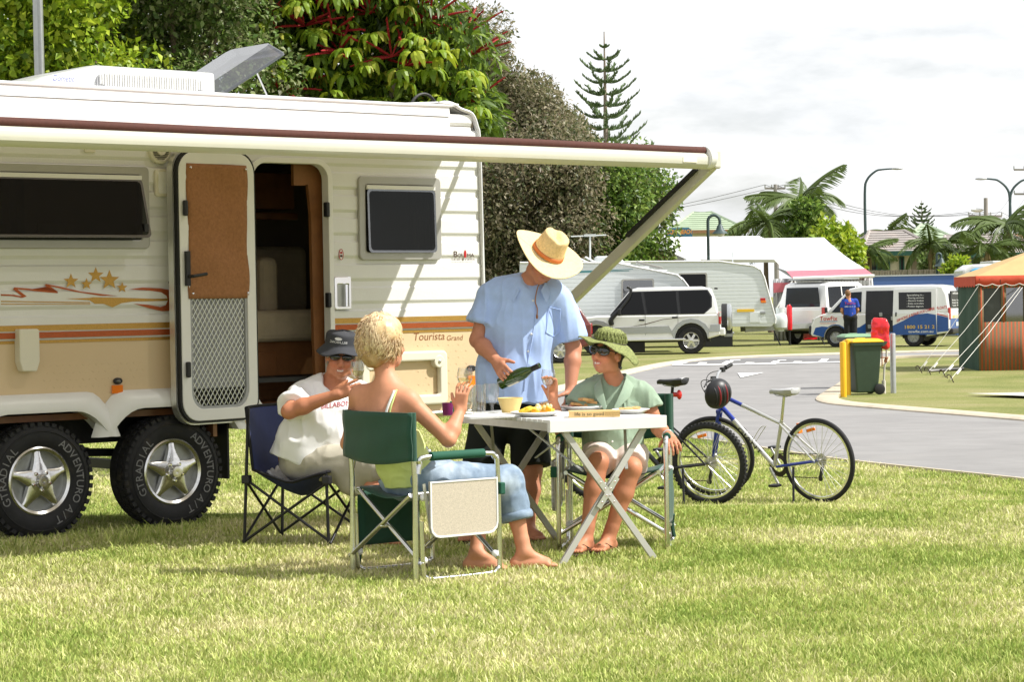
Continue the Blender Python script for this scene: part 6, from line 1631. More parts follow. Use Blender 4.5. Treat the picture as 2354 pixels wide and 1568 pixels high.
 m = MB(); m.grid(lambda i,j: tuple(Vector((.295 - .118 + .11 * i,(-.062 + .124 * j) * (1 - .25 * i),sad + .030 - .010 * abs(2 * j - 1) ** 2 - .012 * i))),6,8); m.build('saddle_top','saddle_grey',sd,smooth=180,solid=.004)
 m = MB(); m.tube([(.20,.02,sad - .02),(.26,.022,sad - .045),(.36,.02,sad - .035),(.42,.005,sad - .01)],.004,6); m.tube([(.20,-.02,sad - .02),(.26,-.022,sad - .045),(.36,-.02,sad - .035),(.42,-.005,sad - .01)],.004,6); m.build('saddle_rail','steel_grey',sd)
 # bars
 st0 = HT + ax * .09; T(HT,st0,.014,.014,'steerer','alu',SM); stm = st0 + Vector((.07,0,.03)); T(st0,stm,.015,.014,'stem','alu',SM)
 m = MB(); pts = [SM @ (stm + Vector(p)) for p in ((-.05,-.30,.045),(-.03,-.22,.045),(.0,-.10,.03),(0,0,0),(0,.10,.03),(-.03,.22,.045),(-.05,.30,.045))]; m.tube(smooth_path(pts,4),.0125,8); hb = m.build('handlebar','alu',t,smooth=60)
 for s in (-1,1):
  m = MB(); m.tube([SM @ (stm + Vector((-.034,s * .20,.045))),SM @ (stm + Vector((-.055,s * .315,.045)))],.018,10); m.build('grip','black_rubber',hb,smooth=60)
  m = MB(); m.tube([SM @ (stm + Vector((-.02,s * .17,.04))),SM @ (stm + Vector((.03,s * .19,.02))),SM @ (stm + Vector((.035,s * .27,.0)))],.007,6); m.box(SM @ (stm + Vector((-.02,s * .16,.04))),(.035,.035,.04)); m.build('brake_lever','black_plastic',hb,bevel=.003)
  m = MB(); m.tube(bez(SM @ (stm + Vector((.02,s * .16,.03))),SM @ (stm + Vector((.16,s * .10,.05))),SM @ (stm + Vector((.12,s * .03,-.10))),HB + Vector((.02,s * .02,-.0)),12),.0032,5); m.build('brake_cable','black_rubber',hb)
 # drivetrain (chain side faces the camera: local +y is the bike's left; camera sees its right-hand side or left - build both ends)
 for s in (-1,):
  Y = Matrix.Translation(BB + Vector((0,s * .055,0))) @ Matrix.Rotation(R(90),4,'X'); m = MB(); m.lathe([(.055,-.002),(.092,-.002),(.095,0),(.092,.002),(.055,.002),(.055,-.002)],36,Y); ch = m.build('chainring','chain_dark',t)
  Y2 = Matrix.Translation(RH + Vector((0,s * .045,0))) @ Matrix.Rotation(R(90),4,'X'); m = MB(); m.lathe([(.012,-.015),(.055,-.015),(.05,-.009),(.044,-.005),(.034,.004),(.022,.012),(.012,.012)],30,Y2); m.build('cassette','steel_bright',t,smooth=30)
  m = MB(); m.tube([BB + Vector((0,s * .055,.093)),RH + Vector((0,s * .048,.045))],.0045,5); m.tube([BB + Vector((0,s * .055,-.093)),RH + Vector((.05,s * .048,-.15))],.0045,5); m.build('chain','chain_dark',t)
  m = MB(); m.bar(RH + Vector((.0,s * .055,-.03)),RH + Vector((.04,s * .055,-.17)),.02,.022); m.ell(RH + Vector((.035,s * .055,-.155)),(.024,.008,.024),10,6); m.build('derailleur','black_plastic',t)
 for s,dz in ((1,-1),(-1,1)):
  cd = Vector((.10 * dz * .9,0,dz * .135)); e = BB + Vector((0,s * .085,0)) + cd; m = MB(); m.bar(BB + Vector((0,s * .07,0)),e,.024,.014,up=(0,1,0)); m.build('crank','alu',t,bevel=.004)
  m = MB(); m.box(e + Vector((0,s * .05,0)),(.085,.075,.020)); m.build('pedal','black_plastic',t,bevel=.006)
 m = MB(); m.tube([Vector((.20,.075,.30)),Vector((.16,.16,.015))],.010,8); m.build('kickstand','black_metal',t)
 if text:
  L = (BB - d0); lx = L.normalized()
  for s in (1,-1):
   vs,fs = text_mesh(text,.052,extrude=.0005); w_ = max(v[0] for v in vs); up = Vector((0,1,0)).cross(lx) * s
   if up.z < 0: up = -up
   st = d0.lerp(BB,.36) if s < 0 or True else d0
   m = MB(); dirx = lx if s < 0 else lx
   m.add([st + lx * (v[0] / w_ * .30 if s < 0 else v[0] / w_ * .30) + up * (v[1] - .020) + Vector((0,s * .0225,0)) for v in vs],fs); m.build('frame_lettering','bike_black' if colA != 'bike_black' else 'paper',t)
 m = MB(); bc_ = d0.lerp(BB,.62) + Vector((-.0,0,.03)); m.tube(smooth_path([bc_ + Vector((.0,.03,-.02)),bc_ + Vector((-.10,.035,.10)),bc_ + Vector((-.13,0,.11)),bc_ + Vector((-.10,-.035,.10)),bc_ + Vector((0,-.03,-.02))],4),.003,5); m.build('bottle_cage','steel_bright',t)
 # rear lamp / reflector
 return t,SM @ (stm + Vector((.03,0,-.02))),SC_,a,ST_
bk,hpos,_,_,_ = bike('bicycle','silver and blue bicycle with a helmet on its handlebar',(1888,1156),1645,.345,.020,'bike_silver','bike_blue',.905,'GIANT',R(24),R(-5),False,.885)
m = MB(); m.box((.19,-.03,.60),(.025,.05,.085)); m.build('rear_reflector','orange_lens',bk,bevel=.004)
bk2,_,_,_,st2 = bike('bicycle','black mountain bike with knobbly tyres behind the green chair',(1634,1160),1372,.335,.028,'bike_black','bike_black',1.0,'GIANT',R(10),R(-4),True,.90)
m = MB(); m.tube([st2 + Vector((-.02,0,.02)),st2 + Vector((-.06,0,.02))],.02,10); m.ell(st2 + Vector((-.075,0,.02)),(.02,.03,.04),12,8); m.build('tail_lamp','red_lens',bk2,smooth=180)
# helmet
hp = P(1648,905,18.75)
hm = thing('bicycle_helmet','black and red vented helmet hanging from the silver bicycle handlebar','helmet',hp,rot=(R(100),R(-10),R(30))); hm.scale = (.82,.82,.82)
pm('helmet_red',(.22,.012,.018),.4,var=.1); 
m = MB(); m.lathe([(.145 * math.cos(R(a)) ,.11 * math.sin(R(a))) for a in range(0,91,10)],28); hsh = m.build('shell','black_plastic',hm,smooth=60,solid=.02)
for i in range(5):
 x = -.08 + i * .04; m = MB(); m.tube([(x,.135 * math.cos(R(a)) * math.sqrt(max(.05,1 - (x / .15) ** 2)),.118 * math.sin(R(a)) * math.sqrt(max(.05,1 - (x / .15) ** 2))) for a in range(10,171,16)],.011,6); m.build('shell_rib','helmet_red' if i % 2 else 'black_plastic',hm,smooth=60)
m = MB(); m.tube(smooth_path([(-.12,0,0),(-.08,.02,-.10),(.0,0,-.17),(.08,-.02,-.10),(.12,0,0)],5),.006,6,flat=.4); m.build('chin_strap','black_cloth',hm)
# ================================================================== bins, posts, tent on the grass island
pm('bin_green',(.030,.055,.032),.5,var=.12,vs=8,bump=.15,bs=60); pm('lid_yellow',(.80,.47,.015),.38,var=.05); pm('lid_green',(.20,.34,.20),.45,var=.08)
pm('post_yellow',(.80,.44,.012),.35,var=.06,dirt=((.45,.24,.02),5,.68)); pm('red_vinyl',(.62,.010,.018),.25,var=.08,coat=.4); pm('pvc',(.60,.57,.50),.5,var=.15,dirt=((.32,.17,.07),6,.55)); pm('rust',(.26,.10,.04),.8,var=.3,vs=30)
def wheelie(name,label,at,rz,lidmat,bodymat,H=.95,group=None):
 t = thing(name,label,'bin',at,rz,group)
 def ring(z,x0,x1,w): return [(x0,-w,z),(x1,-w,z),(x1,w,z),(x0,w,z)]
 m = MB(); m.loft([ring(.04,-.20,.20,.19),ring(.30,-.225,.225,.21),ring(H * .9,-.27,.27,.25)]); b = m.build('bin_body',bodymat,t,bevel=.025,segs=3)
 m = MB(); m.loft([ring(H * .87,-.295,.285,.275),ring(H * .93,-.30,.29,.28)]); m.build('bin_rim',bodymat,t,bevel=.012)
 m = MB(); m.loft([ring(H * .932,-.305,.30,.285),ring(H * .955,-.31,.30,.288),ring(H * .99,-.25,.24,.22),ring(H * 1.0,-.22,.20,.19)]); lid_ = m.build('lid',lidmat,t,bevel=.012)
 m = MB(); m.box((-.06,0,H * 1.003),(.16,.12,.02)); m.build('lid_rib',lidmat,lid_,bevel=.006)
 m = MB(); m.tube([(.36,-.22,H * .93),(.36,.22,H * .93)],.016,8); m.box((.325,-.2,H * .92),(.09,.03,.05)); m.box((.325,.2,H * .92),(.09,.03,.05)); m.loft([ring(H * .86,.27,.30,.27),ring(H * .94,.27,.38,.27)]); m.build('handle',bodymat,t)
 for s in (-1,1):
  m = MB(); m.lathe([(0,-.025),(.075,-.025),(.10,-.015),(.10,.015),(.075,.025),(0,.025)],24,Matrix.Translation((.215,s * .235,.10)) @ Matrix.Rotation(R(90),4,'X')); m.build('wheel','black_rubber',t,smooth=40)
 return t
pb = G(1985,907); wheelie('wheelie_bin','dark green wheelie bin with bright yellow lid',pb,R(12),'lid_yellow','bin_green',1.02)
pb2 = G(1968,893); wheelie('wheelie_bin','black wheelie bin with pale green lid behind the yellow posts',Vector((pb2.x,pb2.y,pb2.z)),R(8),'lid_green','black_plastic',1.06)
def post(name,label,u,v,h,r,mat,group=None,cap=True):
 p = G(u,v); t = thing(name,label,'post',p,0,group); m = MB(); m.lathe([(0,-.1),(r,-.1),(r,h - r * .35),(r * .92,h - r * .12),(r * .6,h),(0,h)],20); m.build('post_tube',mat,t,smooth=40); return t,p
post('bollard','yellow painted steel bollard nearest the kerb beside the bin',1938.5,913,.985,.058,'post_yellow','yellow bollards'); post('bollard','yellow painted steel bollard touching the bin with yellow lid',1949,908.5,1.01,.050,'post_yellow','yellow bollards')
gp_,gpp = post('steel_post','grey galvanised post behind the red covered tap',2053,904,1.10,.052,'galv')
sp = G(2031,905); t = thing('standpipe','rusty standpipe tap with white sleeve at its base','tap',sp)
m = MB(); m.tube([(0,0,0),(0,0,.24)],.038,12); m.build('sleeve','pvc',t,smooth=50)
m = MB(); m.tube([(0,0,.2),(.015,0,.45),(.02,0,.52),(.055,0,.58),(.06,0,.75),(.062,0,1.05)],.019,8); m.build('pipe','pvc',t,smooth=50)
m = MB(); m.tube([(-.03,-.03,.50),(-.03,-.03,.95)],.011,8); m.build('riser','rust',t,smooth=50)
m = MB(); m.box((.04,0,.60),(.05,.05,.06)); m.tube([(-.06,-.03,.66),(.09,0,.66)],.013,6); m.ell((.055,0,.645),(.03,.03,.035),10,6); m.build('valve','rust',t)
m = MB(); m.box((-.085,-.03,.58),(.035,.01,.10)); m.build('tap_tag','rust',t)
rb_ = P(2025,800,sp.y - .05)
s = SDF(.02); c0 = P(2022,800,sp.y - .03); c1 = P(2018,738,sp.y - .03)
for du,w in ((-11,.05),(0,.06),(11,.05)):
 s.rc(P(2024 + du,788 + du * .6,sp.y),P(2021 + du,740,sp.y),.075,.07,.05)
s.rc(P(2034,792,sp.y),P(2032,750,sp.y),.06,.06,.05)
rt_ = thing('red_cover','shiny red vinyl cover pulled over the tap post','cover',(P(2025,800,sp.y).x,sp.y,P(2025,800,sp.y).z))
sdf_obj('cover_bag',s,'red_vinyl',rt_,1,wrinkle=(.022,7,7,9))
# ---- striped tent
def stripe_mat(name,axis,scale,c1,c2,duty=.5):
 m = bpy.data.materials.new(name); m.use_nodes = True; n = m.node_tree.nodes; l = m.node_tree.links; b = n['Principled BSDF']; b.inputs['Roughness'].default_value = .85
 tcn = n.new('ShaderNodeTexCoord'); sx = n.new('ShaderNodeSeparateXYZ'); l.new(tcn.outputs['Object'],sx.inputs[0])
 mu = n.new('ShaderNodeMath'); mu.operation = 'MULTIPLY'; mu.inputs[1].default_value = scale; l.new(sx.outputs[axis],mu.inputs[0]); fr_ = n.new('ShaderNodeMath'); fr_.operation = 'FRACT'; l.new(mu.outputs[0],fr_.inputs[0])
 gt = n.new('ShaderNodeMath'); gt.operation = 'GREATER_THAN'; gt.inputs[1].default_value = duty; l.new(fr_.outputs[0],gt.inputs[0])
 mxx = n.new('ShaderNodeMix'); mxx.data_type = 'RGBA'; mxx.inputs['A'].default_value = (*c1,1); mxx.inputs['B'].default_value = (*c2,1); l.new(gt.outputs[0],mxx.inputs['Factor'])
 nn = n.new('ShaderNodeTexNoise'); nn.inputs['Scale'].default_value = 5; hs = n.new('ShaderNodeHueSaturation'); mr = n.new('ShaderNodeMapRange'); mr.inputs['To Min'].default_value = .8; mr.inputs['To Max'].default_value = 1.2; l.new(nn.outputs['Fac'],mr.inputs[0]); l.new(mr.outputs[0],hs.inputs['Value']); l.new(mxx.outputs['Result'],hs.inputs['Color']); l.new(hs.outputs[0],b.inputs['Base Color']); _M[name] = m
stripe_mat('tent_stripe',0,12.0,(.16,.115,.055),(.40,.075,.022),.62)
pm('tent_green',(.018,.055,.030),.8,var=.15,vs=4); pm('tent_tan',(.62,.43,.20),.85,var=.08,vs=3,transl=.2); pm('valance_red',(.46,.060,.022),.8,var=.1); pm('cord_white',(.70,.68,.62),.8); pm('tent_mesh',(.05,.055,.05),.5,var=.1); pm('peg_steel',(.06,.045,.035),.5,metal=.5)
a = G(2250,853); tn = thing('striped_tent','tan roofed tent with red scalloped valance and striped orange walls','tent',a,R(0)); TI = wmat(tn).inverted()
tnr = Vector((math.cos(R(0)),math.sin(R(0)),0)); tnn = Vector((-tnr.y,tnr.x,0)) * -1
def tw(u,v): p = TI @ onplane(u,v,a,tnn); return p.x,p.z
xe = 3.6; zv = tw(2250,637)[1]; xg = 0.0; TD = 2.3
m = MB(); m.grid(lambda i,j: (xe * i,TD,zv * j),4,2); m.build('back_wall','tent_green',tn,solid=.01)
m = MB(); m.grid(lambda i,j: (.012 * math.sin(i * 14),TD * i,zv * j),10,2); m.build('side_wall','tent_green',tn,solid=.01)
wx = [tw(2260,700)[0],tw(2300,700)[0],tw(2312,700)[0],tw(2352,700)[0]]; wz0,wz1 = tw(2300,740)[1],tw(2300,662)[1]
def stripe_panel(x0,x1,z0,z1):
 m = MB(); n_ = max(2,int((x1 - x0) / .08)); m.grid(lambda i,j: (x0 + (x1 - x0) * i,.006 * math.sin((x0 + (x1 - x0) * i) * 30),z0 + (z1 - z0) * j),n_,1); m.build('striped_wall','tent_stripe',tn,smooth=180,solid=.008)
stripe_panel(xg,wx[0],0,zv); stripe_panel(wx[1],wx[2],wz0,zv); stripe_panel(wx[0],wx[3],0,wz0); stripe_panel(wx[0],wx[3],wz1,zv); stripe_panel(wx[3],xe,0,zv)
for i in (0,2):
 m = MB(); m.box(((wx[i] + wx[i + 1]) / 2,.03,(wz0 + wz1) / 2),(wx[i + 1] - wx[i],.008,wz1 - wz0)); w_ = m.build('mesh_window','tent_mesh' if i == 0 else 'smoke_glass',tn)
m = MB(); zt = zv + .02; pk = (1.9,TD / 2,zv + .75); rings = [(-.06,-.06),(xe + .06,-.06),(xe + .06,TD + .06),(-.06,TD + .06)]
m.add([(x,y,zt) for x,y in rings] + [pk],[(0,1,4),(1,2,4),(2,3,4),(3,0,4)]); m.build('tent_roof','tent_tan',tn)
m = MB(); n_ = 60; pts = []
def val(i,j):
 x = -.07 + (xe + .14) * i; sc = .045 * abs(math.sin(x * PI / .30)); return (x,-.07 - .01 * math.sin(x * 8) - .02 * j,zt + .005 - j * (.20 + sc - .02))
m.grid(val,180,2); m.build('valance','valance_red',tn,smooth=180,solid=.008)
m = MB(); m.tube([Vector(val(i / 180,1)) for i in range(181)],.010,4); m.build('valance_piping','cord_white',tn)
m = MB(); m.grid(lambda i,j: (-.075,-.07 + (TD + .14) * i,zt - j * (.20 + .045 * abs(math.sin(i * 26)))),60,1); m.build('valance','valance_red',tn,solid=.008)
for i,(tu,tv,gu,gv) in enumerate(((2251,653,2112,858),(2299,655,2132,862),(2345,658,2166,868),(2350,660,2184,880),(2415,670,2290,845))):
 e0 = onplane(tu,tv,a + tnn * .08,tnn); e1 = G(gu,gv); m = MB(); m.tube([e0,e0.lerp(e1,.5) + Vector((0,0,-.03)),e1 + Vector((0,0,.06))],.0055,5); m.build('guy_rope','cord_white',tn,world=True)
 m = MB(); m.tube([e0,e0 + Vector((0,0,.12))],.008,5); m.build('rope_spike','peg_steel',tn,world=True)
 if i < 4:
  m = MB(); q0 = e1; m.tube(smooth_path([q0 + Vector((.10,0,-.10)),q0 + Vector((.03,0,.08)),q0 + Vector((-.02,0,.16)),q0 + Vector((-.07,0,.14)),q0 + Vector((-.06,0,.09))],4),.012,6); m.build('tent_peg','peg_steel',tn,world=True)
  m = MB(); m.tube([e1.lerp(e0,.08),e1.lerp(e0,.13)],.02,6); m.build('rope_slider','cord_white',tn,world=True)
# ================================================================== vehicles and caravans in the background
pm('car_white',(.78,.78,.77),.22,var=.02,coat=.6); pm('car_silver',(.44,.46,.47),.25,metal=.6,var=.03,coat=.4); pm('van_blue',(.012,.075,.30),.3,var=.1,coat=.3); pm('seat_doorway_dark',(.03,.03,.035),.8); pm('lamp_glass',(.55,.55,.52),.12,var=.05,coat=.5)
pm('van_red',(.55,.03,.02),.4); pm('van_yellow',(.80,.50,.04),.4); pm('ink_white',(.78,.78,.76),.5); pm('teal_line',(.02,.22,.24),.4); pm('panel_grey',(.55,.58,.58),.5,var=.05)
def roadwheel(t,c,r,w,mat_rim='alloy',out=-1,name='wheel'):
 Y = Matrix.Translation(c) @ Matrix.Rotation(R(90),4,'X') @ Matrix.Diagonal((1,1,-out,1))
 m = MB(); m.lathe([(0,-w / 2),(r * .55,-w / 2),(r * .55,w * .30),(0,w * .30)],24,Y); wh = m.build(name,'steel_grey',t)
 m = MB(); m.lathe([(r * .60,-w / 2),(r * .93,-w / 2),(r,-w * .32),(r,w * .32),(r * .93,w / 2),(r * .64,w / 2),(r * .58,w * .34)],36,Y); m.build('tyre','tyre',wh,smooth=40)
 m = MB(); m.lathe([(r * .61,w * .36),(r * .60,w * .50),(r * .53,w * .40),(r * .50,w * .30)],32,Y)
 for i in range(6):
  q = Y @ Matrix.Rotation(i * PI / 3,4,'Z'); m.loft([[(r * .12,-r * .12,w * .30),(r * .12,r * .12,w * .30),(r * .12,r * .10,w * .42),(r * .12,-r * .10,w * .42)],[(r * .53,-r * .10,w * .28),(r * .53,r * .10,w * .28),(r * .53,r * .08,w * .40),(r * .53,-r * .08,w * .40)]],M=q)
 m.lathe([(r * .16,w * .25),(r * .15,w * .46),(0,w * .48)],16,Y); m.build('rim',mat_rim,wh,smooth=30); return wh
def car(name,label,at,rz,lower,upper,Wd,belt,tin,group=None):
 """lower/upper: side outlines (x, z), x forward; body shell with tapering cabin"""
 t = thing(name,label,'car' if 'van' not in name else 'van',at,rz,group)
 m = MB(); h = Wd / 2
 m.prism(lower,-h,h,Matrix(((1,0,0,0),(0,0,1,0),(0,1,0,0),(0,0,0,1)))); m.build('body','car_white',t,bevel=.045,segs=3,smooth=30)
 m = MB(); n = len(upper); zt = max(p[1] for p in upper)
 yy = lambda z: h - .012 - tin * (z - belt) / (zt - belt)
 vs = [(x,-yy(z),z) for x,z in upper] + [(x,yy(z),z) for x,z in upper]
 m.add(vs,[tuple(range(n)),tuple(range(2 * n - 1,n - 1,-1))] + [(i,n + i,n + (i + 1) % n,(i + 1) % n) for i in range(n)]); m.build('cabin','car_white',t,bevel=.06,segs=3,smooth=30)
 return t,yy
def side_panel(t,nm,mat,pts,yy,side,proud,parent=None,thick=.012):
 m = MB(); vs = [(x,side * (yy(z) + proud),z) for x,z in pts] + [(x,side * (yy(z) + proud - thick),z) for x,z in pts]; n = len(pts)
 m.add(vs,[tuple(range(n)),tuple(range(2 * n - 1,n - 1,-1))] + [(i,n + i,n + (i + 1) % n,(i + 1) % n) for i in range(n)]); return m.build(nm,mat,parent or t)
def arch(xc,r,zb,n=10): return [(xc + r * math.cos(PI * i / n),zb + r * math.sin(PI * i / n)) for i in range(n + 1)]
# ---- white four-wheel drive with silver skirts (faces left, camera sees its left... side)
g0 = G(1596,814)
rz = R(180 - 6)
RX = -1.28
pr_at = Vector((g0.x,g0.y,gz(g0.x,g0.y))) - Vector((math.cos(rz),math.sin(rz),0)) * RX + Vector((0,.85,0))
wbz = 2.68
lower = [(-2.10,.52),(-2.12,.75),(-2.10,1.12),(1.35,1.12),(1.75,1.08),(2.20,.98),(2.32,.80),(2.34,.55),(2.1,.45)] + arch(RX + wbz,.44,.42)[0:] + arch(RX,.46,.42)
pr_,yy = car('four_wheel_drive','white four wheel drive with silver skirts and black snorkel on the grass',pr_at,rz,lower,[(-2.06,1.10),(-1.98,1.50),(-1.86,1.84),(-1.6,1.90),(.20,1.90),(.42,1.84),(.98,1.18),(1.02,1.10)],1.80,1.10,.16)
for s in (1,-1):
 for nm,pts in (('side_window',[(.95,1.16),(.42,1.74),(.12,1.78),(.02,1.16)]),('side_window',[(-.06,1.16),(.03,1.78),(-.86,1.78),(-.92,1.16)]),('side_window',[(-1.00,1.16),(-.95,1.78),(-1.74,1.78),(-1.84,1.60),(-1.84,1.34),(-1.66,1.16)])):
  side_panel(pr_,nm,'car_glass',pts,yy,s,.012)
 side_panel(pr_,'window_surround','black_plastic',[(1.0,1.13),(.44,1.79),(-1.76,1.81),(-1.88,1.62),(-1.88,1.32),(-1.66,1.13)],yy,s,.004)
 f = lambda z: .90
 sk = [(-2.1,.62),(-2.1,.82),(RX - .55,.82)] + [(RX + .58 * math.cos(PI - PI * i / 8),.44 + .56 * math.sin(PI * i / 8)) for i in range(1,8)] + [(RX + .62,.80),(.85,.78),(.90,.60),(RX + .56,.60)] + [(RX + .47 * math.cos(PI * i / 8),.42 + .47 * math.sin(PI * i / 8)) for i in range(9)] + [(RX - .5,.62)]
 side_panel(pr_,'skirt_flare','car_silver',sk,f,s,.022)
 fr_ = [(RX + wbz + .58 * math.cos(PI * i / 8),.44 + .56 * math.sin(PI * i / 8)) for i in range(9)] + [(RX + wbz + .45 * math.cos(PI - PI * i / 8),.42 + .46 * math.sin(PI * i / 8)) for i in range(9)]
 side_panel(pr_,'skirt_flare','car_silver',fr_,f,s,.022)
 m = MB(); m.box((-.25,s * .90,.42),(1.75,.16,.06)); m.build('side_step','alu_soft',pr_,bevel=.02)
 for x,z in ((.10,.98),(-.83,1.04)): m = MB(); m.box((x,s * .905,z),(.16,.03,.05)); m.build('door_handle','black_plastic',pr_,bevel=.012)
 for x in (.0,-.92,.92): m = MB(); m.box((x,s * .899,.85),(.008,.006,.60)); m.build('door_seam','black_rubber',pr_)
 side_panel(pr_,'swoosh_decal','brand_dark',[(.42,.80),(.0,.875),(-.5,1.0),(-1.55,1.075),(-.5,.985),(0,.85)],f,s,.004)
 for xc in (RX,RX + wbz): roadwheel(pr_,(xc,s * .77,.385),.385,.26,out=s)
m = MB()
for xc in (RX,RX + wbz): m.box((xc,0,.62),(.86,1.70,.56))
m.box((.1,0,.42),(3.8,1.5,.16)); m.build('underbody','black_rubber',pr_)
m = MB(); m.tube(smooth_path([(.95,.90,.86),(.96,.925,1.02),(.75,.90,1.25),(.50,.85,1.55),(.42,.84,1.72),(.40,.84,1.86),(.50,.84,1.93)],4),[.075] * 4 + [.065] * 4 + [.045] * 16 + [.05],8); m.build('snorkel','black_plastic',pr_,smooth=60)
m = MB(); m.box((.72,.99,1.22),(.10,.16,.20)); m.box((.72,-.99,1.22),(.10,.16,.20)); m.build('door_mirror','black_plastic',pr_,bevel=.03)
m = MB(); m.lathe([(0,-.13),(.33,-.13),(.375,-.06),(.375,.08),(.30,.13),(0,.14)],32,Matrix.Translation((-2.30,.12,1.02)) @ Matrix.Rotation(R(-90),4,'Y')); m.build('spare_wheel_cover','car_silver',pr_,smooth=40)
m = MB(); m.lathe([(.34,-.11),(.385,-.10),(.385,.05),(.34,.06)],32,Matrix.Translation((-2.24,.12,1.02)) @ Matrix.Rotation(R(-90),4,'Y')); m.build('spare_tyre','tyre',pr_,smooth=40)
for s in (1,-1):
 m = MB(); m.box((-2.09,s * .84,1.0),(.07,.16,.34)); m.build('tail_lamp','red_lens',pr_,bevel=.02); m = MB(); m.box((-2.095,s * .842,1.10),(.07,.162,.14)); m.build('reverse_lens','lamp_glass',pr_,bevel=.02); m = MB(); m.box((2.28,s * .68,.86),(.10,.34,.18)); m.build('head_lamp','lamp_glass',pr_,bevel=.03)
m = MB(); m.box((-2.16,0,.62),(.16,1.76,.22)); m.build('rear_bumper','car_white',pr_,bevel=.04); m = MB(); m.box((2.34,0,.58),(.16,1.78,.26)); m.build('front_bumper','car_silver',pr_,bevel=.05)
m = MB(); m.box((-2.32,-.1,.50),(.25,.08,.08)); m.ell((-2.45,-.1,.56),(.035,.035,.035),8,6); m.build('tow_bar','steel_grey',pr_)
m = MB(); m.box((-1.99,.3,1.84),(.10,.5,.05)); m.build('rear_spoiler_lamp','black_plastic',pr_,bevel=.02)
m = MB()
for x in (.35,-.55): m.box((x,.35,1.05),(.14,.45,.70)); m.box((x,-.35,1.05),(.14,.45,.70))
m.build('seats','seat_doorway_dark',pr_,bevel=.04)
# tow hitch, timber blocks by the rear
# ---- white van with blue waves
g1 = G(2100,797); hv = R(180 - 25)
hx_ = Vector((math.cos(hv),math.sin(hv),0)); rx = -1.05
vat = Vector((g1.x,g1.y,gz(g1.x,g1.y))) - hx_ * rx + Vector((-hx_.y,hx_.x,0)) * (-.80)
lower = [(-2.14,.42),(-2.16,.60),(-2.16,1.02),(1.75,1.02),(2.02,.92),(2.14,.70),(2.18,.40),(2.1,.34)] + arch(rx + 2.24 + .18,.36,.30) + arch(rx,.36,.30)
vn_,yv = car('service_van','white service van with blue wave signwriting and open sliding door',vat,hv,lower,[(-2.14,1.00),(-2.06,1.55),(-1.92,1.82),(-1.6,1.86),(.55,1.86),(.95,1.78),(1.62,1.10),(1.74,1.00)],1.69,1.0,.14)
# which side faces the camera
vsid = 1 if (Matrix.Rotation(hv,3,'Z') @ Vector((0,1,0))).y < 0 else -1
fv = lambda z: .845
for s in (1,-1):
 side_panel(vn_,'cab_window','car_glass',[(1.50,1.06),(.96,1.66),(.56,1.68),(.56,1.06)],yv,s,.010)
 side_panel(vn_,'side_window','black_plastic',[(-.62,1.12),(-.60,1.64),(-1.66,1.64),(-1.68,1.12)],yv,s,.010)
 wave = [(-2.12,.46),(-2.12,.86),(-1.9,.92),(-1.5,1.0),(-1.1,.96),(-.75,.78),(-.4,.66),(-.25,.62),(-.25,.36),(-.66,.36)] + arch(rx,.38,.30) + [(-1.5,.40)]
 side_panel(vn_,'blue_wave','van_blue',wave,fv,s,.004); side_panel(vn_,'blue_wave','van_blue',[(.42,.36),(.42,.72),(.62,.60),(.95,.56)] + arch(rx + 2.42,.40,.30)[::-1][2:8] + [(1.8,.64),(2.0,.60),(2.08,.40)] + arch(rx + 2.42,.37,.30),fv,s,.004)
 wv2 = [(-2.12,.90),(-1.9,.965),(-1.5,1.045),(-1.1,1.0),(-.75,.82),(-.4,.70),(-.4,.68),(-.75,.79),(-1.1,.97),(-1.5,1.01),(-1.9,.935),(-2.12,.875)]; side_panel(vn_,'wave_line','van_red',wv2,lambda z: yv(z) if z > 1.0 else .845,s,.006)
 for xc in (rx,rx + 2.42): roadwheel(vn_,(xc,s * .73,.30),.30,.20,'steel_grey',s)
 m = MB(); m.box((-2.14,s * .76,.98),(.06,.14,.36)); m.build('tail_lamp','red_lens',vn_,bevel=.015); m = MB(); m.box((2.10,s * .62,.80),(.10,.26,.17)); m.build('head_lamp','lamp_glass',vn_,bevel=.02)
 m = MB(); m.box((1.62,s * .96,1.14),(.07,.16,.17)); m.build('door_mirror','black_plastic',vn_,bevel=.03)
m = MB(); m.box((2.14,0,.52),(.18,1.68,.30)); m.build('front_bumper','black_plastic',vn_,bevel=.05); m = MB(); m.box((-2.18,0,.46),(.16,1.70,.16)); m.build('rear_bumper','black_plastic',vn_,bevel=.04)
m = MB(); m.box((2.11,vsid * .70,.56),(.16,.26,.06)); m.build('indicator','orange_lens',vn_,bevel=.01)
m = MB(); m.box((0,0,.40),(3.9,1.4,.14)); [m.box((xc,0,.46),(.7,1.55,.42)) for xc in (rx,rx + 2.42)]; m.build('underbody','black_rubber',vn_)
# the open sliding doorway, its inner shade put in as flat dark panels, and the slid-back door leaf
s = vsid
base0 = lambda z: yv(z) if z > 1 else .845
side_panel(vn_,'doorway','seat_doorway_dark',[(.42,.45),(.42,1.0),(-.46,1.0),(-.50,.45)],base0,s,.008); side_panel(vn_,'doorway','seat_doorway_dark',[(.42,1.001),(.42,1.70),(-.46,1.70),(-.46,1.001)],base0,s,.012)
for i in range(7):
 m = MB(); m.box((.3 - .12 * i,s * .86,.62 + .12 * (i % 4)),(.10,.02,.12 + .05 * (i % 3))); m.build('tool_box',('steel_grey','panel_grey','black_plastic')[i % 3],vn_,bevel=.01)
side_panel(vn_,'sliding_door','car_white',[(-.44,.36),(-.44,1.0),(-1.78,1.0),(-1.78,.36)],base0,s,.055,thick=.05); side_panel(vn_,'sliding_door','car_white',[(-.44,1.001),(-.44,1.72),(-1.74,1.74),(-1.78,1.001)],base0,s,.055,thick=.05)
